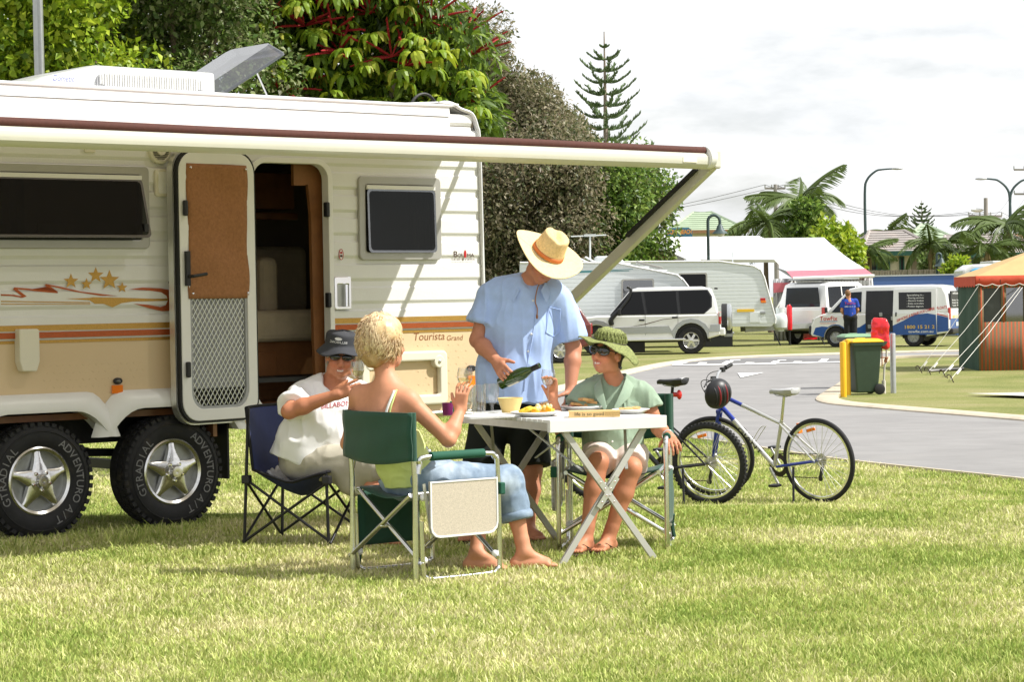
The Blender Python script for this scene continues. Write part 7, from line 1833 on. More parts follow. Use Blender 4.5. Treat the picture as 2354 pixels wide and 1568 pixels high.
sd_y = lambda z: (yv(z) if z > 1 else .845) + .058
side_panel(vn_,'side_window','black_plastic',[(-.62,1.12),(-.60,1.64),(-1.60,1.64),(-1.62,1.12)],sd_y,s,.004)
side_panel(vn_,'blue_wave','van_blue',[(-.44,.36),(-.44,.64),(-.75,.78),(-1.1,.96),(-1.5,1.0),(-1.76,.95),(-1.78,.36)],sd_y,s,.004); side_panel(vn_,'door_handle','black_plastic',[(-.52,.92),(-.52,1.04),(-.56,1.04),(-.56,.92)],sd_y,s,.015)
def vtext(txt,x0,z0,x1,h,mat,slope=0.0,nm='signwriting',base=None,rear=False,arc=0.0):
 vs,fs = text_mesh(txt,1.0,bold=.01); w_ = max(v[0] for v in vs) or 1; m = MB(); out = []
 for v in vs:
  k = v[0] / w_; z = z0 + v[1] * h / .7 + slope * k + arc * math.sin(PI * k)
  x = x0 + (x1 - x0) * k
  if rear: out.append((-2.175 + .04 * max(0,z - 1),s * x,z))
  else: out.append((x,s * ((base or sd_y)(z) + .012),z))
 m.add(out,fs); return m.build(nm,mat,vn_)
base0 = lambda z: yv(z) if z > 1 else .845
vtext('TowFix',1.86,.82,1.30,.13,'van_red',0,base=base0); m = MB(); m.box((1.58,s * .852,.79),(.56,.006,.018)); m.build('sign_line','van_blue',vn_); vtext('TOWING SPECIALISTS',1.86,.715,1.36,.03,'van_red',base=base0)
vtext('SERVICING & REPAIRS FOR CAMPER',-.56,.74,-1.72,.085,'van_red',.36,arc=.03); vtext('FLOATS',-1.76,1.10,-2.08,.085,'van_red',.04,base=base0)
vtext('1800 15 21 2',-.78,.545,-1.72,.10,'van_yellow'); vtext('towfix.com.au',-.92,.42,-1.68,.075,'ink_white')
for i,q in enumerate(('Specialising in...','- Bearing services','- Electric brakes','- Brake controllers','- Problem diagnosis')): vtext(q,-.86,1.53 - .085 * i,-1.38,.048,'ink_white')
m = MB(); m.prism([(s * -.0 - .62,1.15),(.62,1.15),(.56,1.66),(-.56,1.66)],-.02,.02,Matrix(((0,0,1,-2.125),(1,0,0,0),(0,1,0,0),(0,0,0,1))) @ Matrix.Rotation(0,4,'X')); rw = m.build('rear_window','black_plastic',vn_)
m = MB(); m.box((-2.165,0,.66),(.02,1.50,.34)); m.build('blue_wave','van_blue',vn_); m = MB(); m.box((-2.185,0,.66),(.012,.36,.12)); m.build('number_plate','panel_grey',vn_)
vtext('towfix.com.au',.40,1.56,-.40,.07,'ink_white',rear=True); vtext('1800 15 21 21',.55,.84,-.45,.09,'van_yellow',rear=True)
for i,(q,xx) in enumerate((('Bearings',.5),('Brakes',.5),('Tow bars',.5),('Couplings',-.02),('Electrics',-.02),('Wiring',-.02))): vtext(q,xx,1.36 - .08 * (i % 3),xx - .42,.045,'ink_white',rear=True)
m = MB(); m.prism([(-.70,1.06),(.70,1.06),(.60,1.70),(-.60,1.70)],-.01,.01,Matrix(((0,0,-.86,0),(1,0,0,0),(0,1,0,0),(0,0,0,1)))); ws = m
wsm = MB(); wsm.add([(1.66,-.66,1.08),(1.66,.66,1.08),(1.03,.60,1.74),(1.03,-.60,1.74)],[(0,1,2,3)]); wsm.build('windscreen','car_glass',vn_,solid=.02)
# ---- second white four-wheel drive beyond the van (rear towards the camera)
p2 = G(1905,791); z2_ = 75.5; at2 = Vector(((1925 - CU) / FPX * z2_,z2_ + .8,gz(0,z2_)))
lo2 = [(-2.05,.55),(-2.08,1.15),(1.3,1.15),(2.1,1.0),(2.2,.6)] + arch(1.35,.42,.42) + arch(-1.2,.42,.42)
r2 = R(52)
c2,y2 = car('four_wheel_drive','white four wheel drive with roof rack parked beyond the service van',at2,r2,lo2,[(-2.03,1.13),(-1.92,1.6),(-1.80,1.95),(-1.5,2.02),(.3,2.02),(.5,1.95),(1.0,1.2),(1.05,1.13)],1.86,1.13,.15)
for s in (1,-1):
 for pts in ([(.95,1.2),(.45,1.85),(.1,1.88),(.05,1.2)],[(-.03,1.2),(.02,1.88),(-.85,1.88),(-.9,1.2)],[(-.98,1.2),(-.93,1.88),(-1.75,1.86),(-1.85,1.2)]): side_panel(c2,'side_window','car_glass',pts,y2,s,.012)
 for xc in (-1.2,1.35): roadwheel(c2,(xc,s * .80,.40),.40,.26,out=s)
 m = MB(); m.box((.75,s * 1.02,1.28),(.1,.18,.2)); m.build('door_mirror','chrome',c2,bevel=.03)
m = MB(); m.box((-.6,0,2.12),(2.3,1.35,.04)); m.build('roof_rack','galv',c2,bevel=.015)
for x in (-1.6,-.6,.4): m = MB(); m.bar((x,-.70,2.09),(x,.70,2.09),.04,.03); m.build('rack_bar','black_plastic',c2)
for s in (1,-1): m = MB(); m.box((-2.06,s * .82,1.05),(.05,.14,.3)); m.build('tail_lamp','red_lens',c2)
m = MB(); m.prism([(-.65,1.22),(.65,1.22),(.58,1.85),(-.58,1.85)],-.015,.015,Matrix(((0,0,1,-2.0),(1,0,0,0),(0,1,0,0),(0,0,0,1)))); m.build('rear_window','car_glass',c2); m = MB(); m.box((-2.1,0,.6),(.12,1.8,.2)); m.build('rear_bumper','galv',c2,bevel=.03)
m = MB(); m.box((0,0,.5),(3.4,1.5,.3)); m.build('underbody','black_rubber',c2)
# ---- far caravans
pm('far_clad',(.70,.735,.74),.4,var=.03)
def far_caravan(name,label,zdist,outline,win,th=R(0),depth=2.3):
 base = Vector((0,zdist,0)); n_ = Vector((0,-1,0)); org = onplane(outline[0][0],790,base,n_); org.z = gz(0,zdist)
 t = thing(name,label,'caravan',org); I = wmat(t).inverted()
 f = lambda u,v: (lambda p: (p.x,p.z))(I @ onplane(u,v,base,n_))
 o2 = [f(*p) for p in outline]; m = MB(); Mx = Matrix(((1,0,0,0),(0,0,-1,0),(0,1,0,0),(0,0,0,1))); m.prism(o2,-depth,0,Mx); b = m.build('shell','far_clad',t,bevel=.02)
 zb_,zt_ = min(p[1] for p in o2),max(p[1] for p in o2)
 z = zb_ + .12
 while z < zt_ - .10:
  # clip the board line to the outline
  xs_ = []
  for (xa,za),(xb,zb2) in zip(o2,o2[1:] + o2[:1]):
   if (za - z) * (zb2 - z) < 0: xs_.append(xa + (xb - xa) * (z - za) / (zb2 - za))
  if len(xs_) >= 2:
   m = MB(); m.loft([[(x,0.004,z - .012),(x,-.012,z - .004),(x,-.012,z + .085),(x,.004,z + .100)] for x in (min(xs_) + .03,max(xs_) - .04)]); m.build('cladding_board','far_clad',t)
  z += .115
 m = MB(); rim = [Vector((x,-.02,z_)) for x,z_ in o2]; m.tube(rim[1:-1],.03,6); m.build('edge_moulding','white_gloss',t,smooth=60)
 for (u0,v0,u1,v1,cur) in win:
  a_,b_ = f(u0,v1),f(u1,v0); lp = rrect(a_[0],a_[1],b_[0],b_[1],.06); m = MB(); m.frame(lp,inset(lp,.045),.012,.045,Mx); w_ = m.build('window','grey_trim',t)
  m = MB(); m.prism(inset(lp,.04),.013,.018,Mx); m.build('curtain' if cur else 'blind','panel_grey' if cur else 'steel_grey',w_); m = MB(); m.prism(inset(lp,.04),.022,.026,Mx); m.build('pane','car_glass' if not cur else 'smoke_glass',w_)
 return t,f,Mx
def zz3(x,y): return ((1950 + x * .34) / 1.49,(780 + y * .34) / 1.49)
c1_,f1,Mx = far_caravan('far_caravan','white caravan with teal stripe behind the four wheel drive',67.6,[zz3(-500,1010),zz3(-500,352),zz3(100,352),zz3(480,357),zz3(1080,475),zz3(1140,520),zz3(1190,585),zz3(1235,680),zz3(1250,1010)],[(*zz3(525,512),*zz3(850,760),True)])
for (a_,b_) in (((100,436),(640,415)),((100,446),(600,432))):
 q = [f1(*zz3(a_[0],a_[1])),f1(*zz3(b_[0],b_[1])),f1(*zz3(b_[0],b_[1] + 5)),f1(*zz3(a_[0],a_[1] + 8))]; m = MB(); m.prism(q,.014,.020,Mx); m.build('teal_stripe','teal_line',c1_)
def topbox(t,f,x0,y0,x1,y1,mat,nm,dz=.8,y=-.9):
 a_,b_ = f(*zz3(x0,y1)),f(*zz3(x1,y0)); m = MB(); m.loft([[(a_[0],y_,a_[1] - .05),(b_[0],y_,a_[1] - .05),(b_[0] - .15,y_ ,b_[1]),(a_[0] + .06,y_,b_[1])] for y_ in (.5,1.3)]); return m.build(nm,mat,t,bevel=.05)
topbox(c1_,f1,250,278,570,352,'panel_grey','air_conditioner')
for dx in (0,70):
 a_ = f1(*zz3(90 + dx,300 - dx * .15)); b_ = f1(*zz3(200 + dx,350)); m = MB(); m.bar((a_[0],.6,a_[1]),(b_[0],.6,b_[1]),.5,.05); m.build('roof_hatch','white_gloss',c1_,bevel=.02)
a_ = f1(*zz3(215,300)); b_ = f1(*zz3(215,75)); m = MB(); m.tube([(a_[0],.7,a_[1] - .1),(b_[0],.7,b_[1])],.03,6); e0,e1 = f1(*zz3(20,82)),f1(*zz3(380,66)); m.tube([(e0[0],.7,e0[1]),(e1[0],.7,e1[1])],.018,5); c_ = f1(*zz3(215,70)); m.box((c_[0],.7,c_[1]),(.35,.08,.07)); m.build('tv_antenna','panel_grey',c1_)
a_,b_ = f1(*zz3(680,345)),f1(*zz3(940,425)); m = MB(); m.bar((a_[0],.35,a_[1]),(b_[0],.35,b_[1] + .05),.7,.06); m.build('roof_hatch','grey_trim',c1_,bevel=.01)
c2_,f2_,Mx = far_caravan('far_caravan','white caravan with gas bottle on its drawbar beside the annexe',73.5,[zz3(300,1000),zz3(300,350),zz3(700,342),zz3(1500,337),zz3(1850,385),zz3(1925,425),zz3(1960,500),zz3(2075,920),zz3(2070,965),zz3(2025,998)],[(*zz3(1100,452),*zz3(1385,720),False)])
a_ = f2_(*zz3(1745,835)); b_ = f2_(*zz3(1800,835)); m = MB(); m.box(((a_[0] + b_[0]) / 2,-.022,a_[1]),(.55,.012,.09)); m.build('yellow_decal','van_yellow',c2_)
for (x,y,mt_) in ((1945,722,'red_lens'),(1950,745,'orange_lens'),(1945,858,'steel_grey')): q = f2_(*zz3(x,y)); m = MB(); m.box((q[0],-.03,q[1]),(.16,.03,.08)); m.build('marker_lamp',mt_,c2_,bevel=.01)
a_,b_ = f2_(*zz3(1815,955)),f2_(*zz3(1920,850)); m = MB(); m.box(((a_[0] + b_[0]) / 2,-.02,(a_[1] + b_[1]) / 2),(b_[0] - a_[0],.02,b_[1] - a_[1])); m.build('locker_door','far_clad',c2_,bevel=.005)
topbox(c2_,f2_,1170,305,1360,338,'panel_grey','air_conditioner')
q = f2_(*zz3(1665,250)); q2 = f2_(*zz3(1668,350)); m = MB(); m.tube([(q2[0],.8,q2[1] - .1),(q[0],.8,q[1])],.02,5); m.box((q[0],.8,q[1]),(.3,.04,.03)); m.build('tv_antenna','panel_grey',c2_)
a_,b_ = f2_(*zz3(1780,1030)),f2_(*zz3(2520,1000)); m = MB(); m.bar((a_[0],.4,a_[1]),(b_[0],.9,b_[1] + .05),.10,.16); m.bar((a_[0],1.8,a_[1]),(b_[0],1.1,b_[1] + .05),.10,.16); m.build('drawbar','galv',c2_); m = MB(); m.box((b_[0] + .15,1.0,b_[1] + .12),(.40,.14,.16)); m.ell((b_[0] + .05,1.0,b_[1] + .28),(.08,.06,.07),8,6); m.build('coupling','galv',c2_,bevel=.02)
q = f2_(*zz3(2143,940)); m = MB(); m.lathe([(0,-.34),(.12,-.34),(.13,-.28),(.22,-.22),(.24,0),(.22,.17),(.10,.27),(0,.28)],24,Matrix.Translation((q[0],.6,q[1]))); gb_ = m.build('gas_bottle','panel_grey',c2_,smooth=50); m = MB(); m.lathe([(.13,.24),(.14,.42),(.12,.42),(.11,.25)],16,Matrix.Translation((q[0],.6,q[1]))); m.build('bottle_collar','panel_grey',gb_)
q = f2_(*zz3(2240,890)); m = MB(); m.tube([(q[0],.7,q[1] - .45),(q[0],.7,q[1] - .3),(q[0],.7,q[1] + .28),(q[0] - .02,.7,q[1] + .36)],[.085,.095,.09,.05],12); m.build('jockey_cover','red_vinyl',c2_,smooth=60); m = MB(); m.tube([(q[0],.7,gz(0,74) - c2_.location.z),(q[0],.7,q[1] - .3)],.035,8); m.build('jockey_leg','black_metal',c2_)
for x in (2075,2520): q = f2_(*zz3(x,1040)); m = MB(); m.tube([(q[0],.5,q[1]),(q[0] + .2,.4,.0)],.022,6); m.build('stabiliser_leg','black_metal',c2_)
for x in (300,1500): q = f2_(*zz3(x,1000)); m = MB(); m.box((q[0],1.0,.30),(.9,1.9,.6)); m.build('wheel_box','black_rubber',c2_)
q = f1(*zz3(500,1010)); m = MB(); m.box((q[0],1.0,.30),(1.5,1.9,.6)); m.build('wheel_box','black_rubber',c1_)
# red groundsheet on the grass
a_ = G(1880,781); rg_ = thing('red_tarpaulin','crumpled red tarpaulin lying on the grass before the van','tarpaulin',a_); 
m = MB(); m.grid(lambda i,j: (-.55 + 1.15 * i,-.3 + .6 * j,.012 + .12 * i * (1 - abs(2 * j - 1)) + .03 * math.sin(i * 11 + j * 7) ** 2),14,8); m.build('tarp_sheet','red_vinyl',rg_,smooth=180,solid=.01)
# parked car behind the man: tail of a maroon and silver wagon seen beside his sleeve
gq = G(1300,815); cz = 60.0; at3 = Vector(((1182 - CU) / FPX * cz,cz,gz(0,cz)))
lo3 = [(-2.0,.45),(-2.02,1.0),(1.2,1.0),(2.0,.85),(2.1,.5)] + arch(1.3,.34,.32) + arch(-1.2,.34,.32)
pm('car_maroon',(.16,.035,.03),.25,var=.05,coat=.5); c3,y3 = car('parked_wagon','maroon wagon half hidden behind the standing man',at3,R(178),lo3,[(-1.98,.98),(-1.7,1.42),(-1.4,1.50),(.2,1.50),(.5,1.44),(1.1,1.02),(1.2,.98)],1.7,.98,.15)
for s in (1,-1):
 side_panel(c3,'side_window','car_glass',[(1.0,1.04),(.45,1.38),(-1.35,1.42),(-1.75,1.04)],y3,s,.012)
 for xc in (-1.2,1.3): roadwheel(c3,(xc,s * .74,.31),.31,.2,out=s)
 m = MB(); m.box((-2.0,s * .72,.86),(.06,.2,.26)); m.build('tail_lamp','red_lens',c3,bevel=.01)
m = MB(); m.box((0,0,.45),(3.2,1.4,.25)); m.build('underbody','black_rubber',c3)
for o in c3.children:
 if o.name.startswith(('body','cabin')): o.data.materials[0] = MAT('car_maroon')
m = MB(); m.box((-2.05,0,.55),(.1,1.7,.14)); m.build('rear_bumper','chrome',c3,bevel=.03)
# ---- service man by the van
pm('polo_blue',(.012,.055,.36),.8,var=.12); pm('trouser_black',(.012,.012,.014),.9)
def serviceman():
 z = G(1955,797).y; zc = 71.2 - 1.2; zc = 69.2
 t = thing('person','service man in blue polo shirt and black trousers beside the van','person',((1953 - CU) / FPX * zc,zc,gz(0,zc))); gl = gz(0,zc)
 Q = lambda u,h,dz=0: (lambda p: Vector((p.x,zc + dz,gl + h)))(P(u,700,zc))
 fr = frame3((-.05,.1,1),(.3,.95,0)); s = SDF(.010); q = head(s,Q(1949,1.63),fr,1.0,smile=False)
 s.rc(Q(1950,1.45),q(0,-.02,-.05),.065,.06,.03); sh = [(Q(1939,1.40),Q(1935,1.12,.05),Q(1942,.98,.2)),(Q(1966,1.40),Q(1971,1.13,.05),Q(1967,.99,.2))]
 for a_,b_,c_ in sh: arm(s,a_,b_,c_,1.15); hand(s,c_,(0,.6,-.5),(0,.5,.5),(0,0,1),1.0)
 s.rc(Q(1952,1.35),Q(1954,.95),.13,.13,.05)
 sdf_obj('body',s,'skin',t,1,color=skincol((.52,.24,.14),None,1))
 s = SDF(.011); s.rc(Q(1952,1.30),Q(1953,.92),.185,.175,.05,flat=((0,1,0),1.35),cut=(np.array(Q(1953,.88)),(0,0,-1))); s.rc(Q(1942,1.40),Q(1963,1.40),.075,.075,.04)
 for a_,b_,c_ in sh: s.rc(a_,a_.lerp(b_,.8),.075,.09,.03,cut=(np.array(a_.lerp(b_,.66)),tuple(b_ - a_)))
 po = sdf_obj('polo_shirt',s,'polo_blue',t,1,wrinkle=(.01,7,7,7))
 s = SDF(.012); s.rc(Q(1947,.92),Q(1959,.92),.13,.13,.05)
 for u_ in (1946,1961): s.rc(Q(u_,.9),Q(u_,.12),.105,.085,.03); s.rc(Q(u_,.05,-.02),Q(u_ + 2,.045,.16),.05,.05,.03)
 sdf_obj('trousers',s,'trouser_black',t,1,wrinkle=(.01,6,6,6))
 A = [[fr[0][i],fr[1][i],fr[2][i]] for i in range(3)]; s = SDF(.01); s.el(q(0,-.045,.015),[.084,.085,.10],A,.02); pm('ginger_hair',(.20,.10,.04),.7,var=.3,vs=60); sdf_obj('hair',s,'ginger_hair',t,1)
 vs,fs = text_mesh('TowFix',.11,align='CENTER'); m = MB(); m.add([(v[0],-.165 - .02 * 0,1.30 + v[1]) for v in vs],fs); m.build('shirt_print','van_red',po)
 vs,fs = text_mesh('1800 15 21 21',.06,align='CENTER'); m = MB(); m.add([(v[0],-.165,1.22 + v[1]) for v in vs],fs); m.build('shirt_print','ink_white',po)
serviceman()
# ================================================================== trees, houses, poles
pm('leafy',(.08,.14,.02),.45,var=.1,attr='Col',spec=.45,transl=.38)
pm('bark',(.16,.12,.085),.9,var=.3,vs=8,bump=.6,bs=20); pm('bark_pale',(.26,.21,.16),.9,var=.25,vs=8,bump=.5,bs=20); pm('flower_red',(.33,.012,.018),.7,var=.2)
def leaf_cloud(name,parent,cl,n,size,asp,cols,droop=.3,seed=1,shell=.62,mat='leafy'):
 """n folded leaves spread through many clumps (centre, radius); two triangles pairs each"""
 rg = np.random.default_rng(seed); C = np.array([list(c[0]) for c in cl]); Rr = np.array([c[1] for c in cl]); w = Rr ** 2; w /= w.sum()
 k = rg.choice(len(cl),n,p=w); d = rg.normal(size=(n,3)); d /= np.linalg.norm(d,axis=1)[:,None]
 rad = Rr[k] * (shell + (1 - shell) * rg.random(n)) * np.where(rg.random(n) < .22,rg.random(n),1)
 p = C[k] + d * rad[:,None]
 # leaf direction: outward and drooping
 ld = d * .6 + rg.normal(size=(n,3)) * .55; ld[:,2] -= droop; ld /= np.linalg.norm(ld,axis=1)[:,None]
 nn = d + rg.normal(size=(n,3)) * .45 + np.array([0,0,.5]); sd = np.cross(ld,nn); sd /= np.maximum(np.linalg.norm(sd,axis=1),1e-6)[:,None]; up = np.cross(sd,ld)
 L = (size * (.6 + .8 * rg.random(n)))[:,None]; Wd = L * asp
 V = np.zeros((n,6,3)); V[:,0] = p; V[:,1] = p + ld * L * .45 + sd * Wd * .5 + up * Wd * .18; V[:,2] = p + ld * L * .45; V[:,3] = p + ld * L * .45 - sd * Wd * .5 + up * Wd * .18; V[:,4] = p + ld * L - up * L * .12
 V = V[:,:5]
 b = (np.arange(n) * 5)[:,None]; T = np.concatenate([b + np.array([0,1,2]),b + np.array([0,2,3]),b + np.array([1,4,2]),b + np.array([2,4,3])],1).reshape(-1,3)
 cols = np.array(cols); ci = np.clip((rg.random(n) * .75 + .25 * rg.random(len(cl))[k]) * len(cols),0,len(cols) - 1).astype(int); c = cols[ci] * (.75 + .5 * rg.random((n,1))); cc = np.ones((n,5,4)); cc[:,:,:3] = c[:,None]
 Mi = np.array(wmat(parent).inverted()); V = V.reshape(-1,3) @ Mi[:3,:3].T + Mi[:3,3]
 me = bpy.data.meshes.new(name); me.vertices.add(len(V)); me.vertices.foreach_set('co',V.astype(np.float32).ravel()); me.loops.add(T.size); me.loops.foreach_set('vertex_index',T.astype(np.int32).ravel()); me.polygons.add(len(T)); me.polygons.foreach_set('loop_start',np.arange(0,T.size,3,dtype=np.int32))
 ca_ = me.color_attributes.new('Col','FLOAT_COLOR','POINT'); ca_.data.foreach_set('color',cc.astype(np.float32).ravel()); me.update(calc_edges=True); me.materials.append(MAT(mat))
 return link(name,me,parent)
def inpoly(x,y,poly):
 c = False; n = len(poly)
 for i in range(n):
  x1,y1 = poly[i]; x2,y2 = poly[i - 1]
  if (y1 > y) != (y2 > y) and x < (x2 - x1) * (y - y1) / (y2 - y1) + x1: c = not c
 return c
def clumps_from(poly,z,dz,n,rmin,rmax,seed):
 rg = random.Random(seed); us = [p[0] for p in poly]; vs = [p[1] for p in poly]; out = []
 while len(out) < n:
  u,v = rg.uniform(min(us),max(us)),rg.uniform(min(vs),max(vs))
  if inpoly(u,v,poly):
   r = rg.uniform(rmin,rmax); zz_ = z + rg.uniform(-dz,dz)
   out.append((P(u,v,zz_),r))
 return out
def woody(t,cl,base,r,mat,seed,nlimb=9):
 """trunk and limbs reaching into the clumps"""
 rg = random.Random(seed); cen = sum((c[0] for c in cl),Vector((0,0,0))) / len(cl); zs = sorted(c[0].z for c in cl); fork = Vector((base.x,base.y,base.z + .35 * (cen.z - base.z)))
 m = MB(); m.tube(smooth_path([base - Vector((0,0,.1)),base.lerp(fork,.5) + Vector((.06,.05,0)),fork],4),[r * (1.15 - .3 * i / 8) for i in range(9)],10); tr = m.build('trunk',mat,t,world=True,smooth=60)
 for c in rg.sample(cl,min(nlimb,len(cl))):
  m = MB(); mid = fork.lerp(c[0],.5) + Vector((rg.uniform(-.2,.2),rg.uniform(-.2,.2),rg.uniform(0,.3))); m.tube(smooth_path([fork - Vector((0,0,.15)),mid,c[0]],5),[r * .5 * (1 - .85 * i / 10) for i in range(11)],6); m.build('limb',mat,t,world=True,smooth=60)
def tree(name,label,poly,z,dz,ncl,r0,r1,nl,size,asp,cols,seed,group,trunk_u=None,droop=.3,barkm='bark',tr=.14):
 cl = clumps_from(poly,z,dz,ncl,r0,r1,seed); u = trunk_u or sum(p[0] for p in poly) / len(poly); b = P(u,700,z); base = Vector((b.x,z,gz(0,z)))
 t = thing(name,label,'tree',base,0,group); leaf_cloud('crown',t,cl,nl,size,asp,cols,droop,seed); woody(t,cl,base,tr,barkm,seed); return t,cl
GT = 'trees behind the caravan'
limeL = [(.20,.30,.018),(.30,.42,.025),(.40,.48,.04),(.12,.21,.015)]; darkL = [(.075,.135,.026),(.12,.20,.04),(.18,.25,.07),(.27,.31,.13)]; oliveL = [(.17,.165,.075),(.22,.205,.105),(.27,.235,.14),(.11,.125,.05),(.31,.27,.18)]; midL = [(.10,.19,.025),(.16,.26,.04),(.24,.33,.065),(.07,.13,.02)]
tree('shrub_tree','bright yellow green leafy tree behind the grey pole',[(-120,-160),(255,-160),(290,40),(270,120),(330,190),(400,260),(-120,260)],21.5,1.0,75,.2,.38,26000,.080,.62,limeL,21,GT,60,.1)
tree('shrub_tree','dull green tangled tree between the lime tree and red-flowered tree',[(200,-160),(560,-160),(600,60),(640,260),(200,270)],22.6,.9,75,.22,.42,34000,.062,.6,darkL + [(.16,.16,.08)],22,GT,380,.2)
# ---- umbrella tree: whorls of drooping leaflets and red flower rays
def whorl_mesh(seed,nleaf=10,L=.175):
 rg = random.Random(seed); m = MB(); cols = []
 for i in range(nleaf):
  a = 2 * PI * i / nleaf + rg.uniform(-.2,.2); d = Vector((math.cos(a),math.sin(a),0)); s = Vector((-d.y,d.x,0)); ln = L * rg.uniform(.8,1.15); w = ln * .19; b = len(m.v)
  st = d * .05; pts = []
  for k in range(5):
   t = k / 4; c = st + d * ln * (t - .32 * t * t) + Vector((0,0,.03 * math.sin(t * 2) - ln * .78 * t * t)); ww = w * math.sin(PI * min(.97,.12 + .80 * t)); m.v += [tuple(c - s * ww + Vector((0,0,-.012))),tuple(c),tuple(c + s * ww + Vector((0,0,-.012)))]
  for k in range(4):
   q = b + k * 3; m.f += [(q,q + 1,q + 4,q + 3),(q + 1,q + 2,q + 5,q + 4)]
  c = [(.22,.33,.02),(.30,.42,.028),(.38,.45,.035),(.16,.26,.018),(.42,.42,.06)][rg.randrange(5)]; cols += [c] * (len(m.v) - b)
 me = bpy.data.meshes.new('leaf_whorl'); me.from_pydata(m.v,[],m.f); ca_ = me.color_attributes.new('Col','FLOAT_COLOR','POINT'); ca_.data.foreach_set('color',np.concatenate([np.array(cols),np.ones((len(cols),1))],1).astype(np.float32).ravel()); me.materials.append(MAT('leafy')); return me
poly3 = [(430,-180),(980,-180),(985,20),(1040,70),(1085,150),(1105,215),(1100,290),(1040,300),(900,330),(640,330),(640,200),(420,60)]
b = P(800,700,24.0); base = Vector((b.x,24.0,gz(0,24))); ut = thing('umbrella_tree','umbrella tree with drooping bright leaves and red flower spikes over the caravan','tree',base,0,GT)
cl3 = clumps_from(poly3,24.2,.9,70,.25,.5,33); leaf_cloud('crown',ut,cl3,26000,.15,.30,[(.06,.11,.015),(.10,.17,.02),(.17,.25,.025)],.6,33); woody(ut,cl3,base,.12,'bark_pale',33,16)
wm = [whorl_mesh(i) for i in range(8)]; rg = random.Random(5); cnt = 0; wi = ut.matrix_world
while cnt < 296:
 u,v = rg.uniform(420,1115),rg.uniform(-150,320)
 if not inpoly(u,v,poly3): continue
 p = P(u,v,23.4 + rg.uniform(-.55,.6)); o = bpy.data.objects.new('leaf_whorl',wm[cnt % 8]); COL.objects.link(o); o.parent = ut; o.location = p - base; o.rotation_euler = (rg.uniform(-.45,.35),rg.uniform(-.4,.4),rg.uniform(0,6)); sc_ = rg.uniform(.7,1.15); o.scale = (sc_,) * 3; cnt += 1
def spray(seed):
 rg = random.Random(seed); m = MB()
 for i in range(9):
  a = 2 * PI * i / 9 + rg.uniform(-.3,.3); el = rg.uniform(.15,.9); d = Vector((math.cos(a) * math.cos(el),math.sin(a) * math.cos(el),math.sin(el))); L = rg.uniform(.36,.55); bend = Vector((0,0,-.05)); pts = [d * L * k / 5 + bend * (k / 5) ** 2 for k in range(6)]; m.tube(pts,[.008,.011,.013,.013,.011,.006],5)
  for q in range(16):
   t = .2 + .8 * q / 16; c = d * L * t + bend * t * t + Vector((rg.uniform(-1,1),rg.uniform(-1,1),rg.uniform(-1,1))) * .011; m.ell(c,(.008,.008,.008),4,3)
 me = bpy.data.meshes.new('flower_spray'); me.from_pydata([tuple(p) for p in m.v],[],m.f); me.materials.append(MAT('flower_red')); return me
sm_ = [spray(i) for i in range(4)]
for i,(u,v) in enumerate(((520,30),(590,95),(735,12),(850,30),(765,75),(930,30),(985,45),(1065,85),(1085,125),(640,205),(900,130),(1075,245),(935,150),(600,140),(780,120),(1000,165),(700,60))):
 p = P(u,v,23.2 if u < 1000 else 23.8); o = bpy.data.objects.new('flower_spray',sm_[i % 4]); COL.objects.link(o); o.parent = ut; o.location = p - base; o.rotation_euler = (-.5,rg.uniform(-.4,.4),rg.uniform(0,6)); o.scale = (.95,) * 3
# ---- olive and green trees right of the caravan
tree('she_oak','tall grey olive tree rising behind the red-flowered tree',[(985,60),(1040,30),(1090,45),(1150,90),(1165,160),(1215,190),(1270,215),(1310,265),(1320,360),(1100,360),(1090,200)],84,2.2,80,.6,1.1,52000,.17,.42,oliveL + [(.09,.12,.03)],41,GT,1180,.2)
tree('she_oak','brown tinged scrubby tree beside the caravan\'s end',[(1080,330),(1330,300),(1345,420),(1350,520),(1340,660),(1080,700)],80,2.2,110,.7,1.25,66000,.17,.42,oliveL + [(.06,.08,.025),(.15,.11,.06)],42,GT,1200,.25)
tree('shrub_tree','round glossy green tree below the tall pine',[(1300,390),(1380,370),(1460,375),(1500,420),(1520,480),(1530,545),(1500,610),(1460,690),(1290,700)],82,2.4,80,.65,1.1,40000,.18,.5,midL + [(.12,.13,.05)],43,GT,1400,.2)
tree('shrub_tree','dark green understorey shrub behind the standing man',[(1090,520),(1290,520),(1330,700),(1090,720)],86,1.5,60,.8,1.4,22000,.2,.5,darkL,44,GT,1180,.2)
tree('shrub_tree','lime green bushy tree beside the white annexe',[(1880,520),(1905,530),(1940,545),(1960,590),(1955,615),(1925,610),(1890,570)],96,1.0,16,.5,.85,4000,.26,.6,limeL,45,'garden trees',1915,.1)
tree('shrub_tree','small dark bush beneath the tall palm',[(1840,480),(1880,500),(1890,540),(1840,545),(1815,540)],100,.8,10,.5,.8,2200,.26,.6,midL,46,'garden trees',1850,.1)
tree('shrub_tree','low yellow green bush at the tent corner',[(2185,600),(2205,615),(2212,650),(2195,670),(2175,630)],92,.6,10,.3,.55,2200,.2,.5,limeL,47,'garden trees',2195,.1)
tree('shrub_tree','dark garden shrub at the foot of the palms',[(2130,600),(2175,595),(2180,625),(2130,625)],99,.6,10,.4,.6,2200,.2,.5,darkL,48,'garden trees',2155,.1)
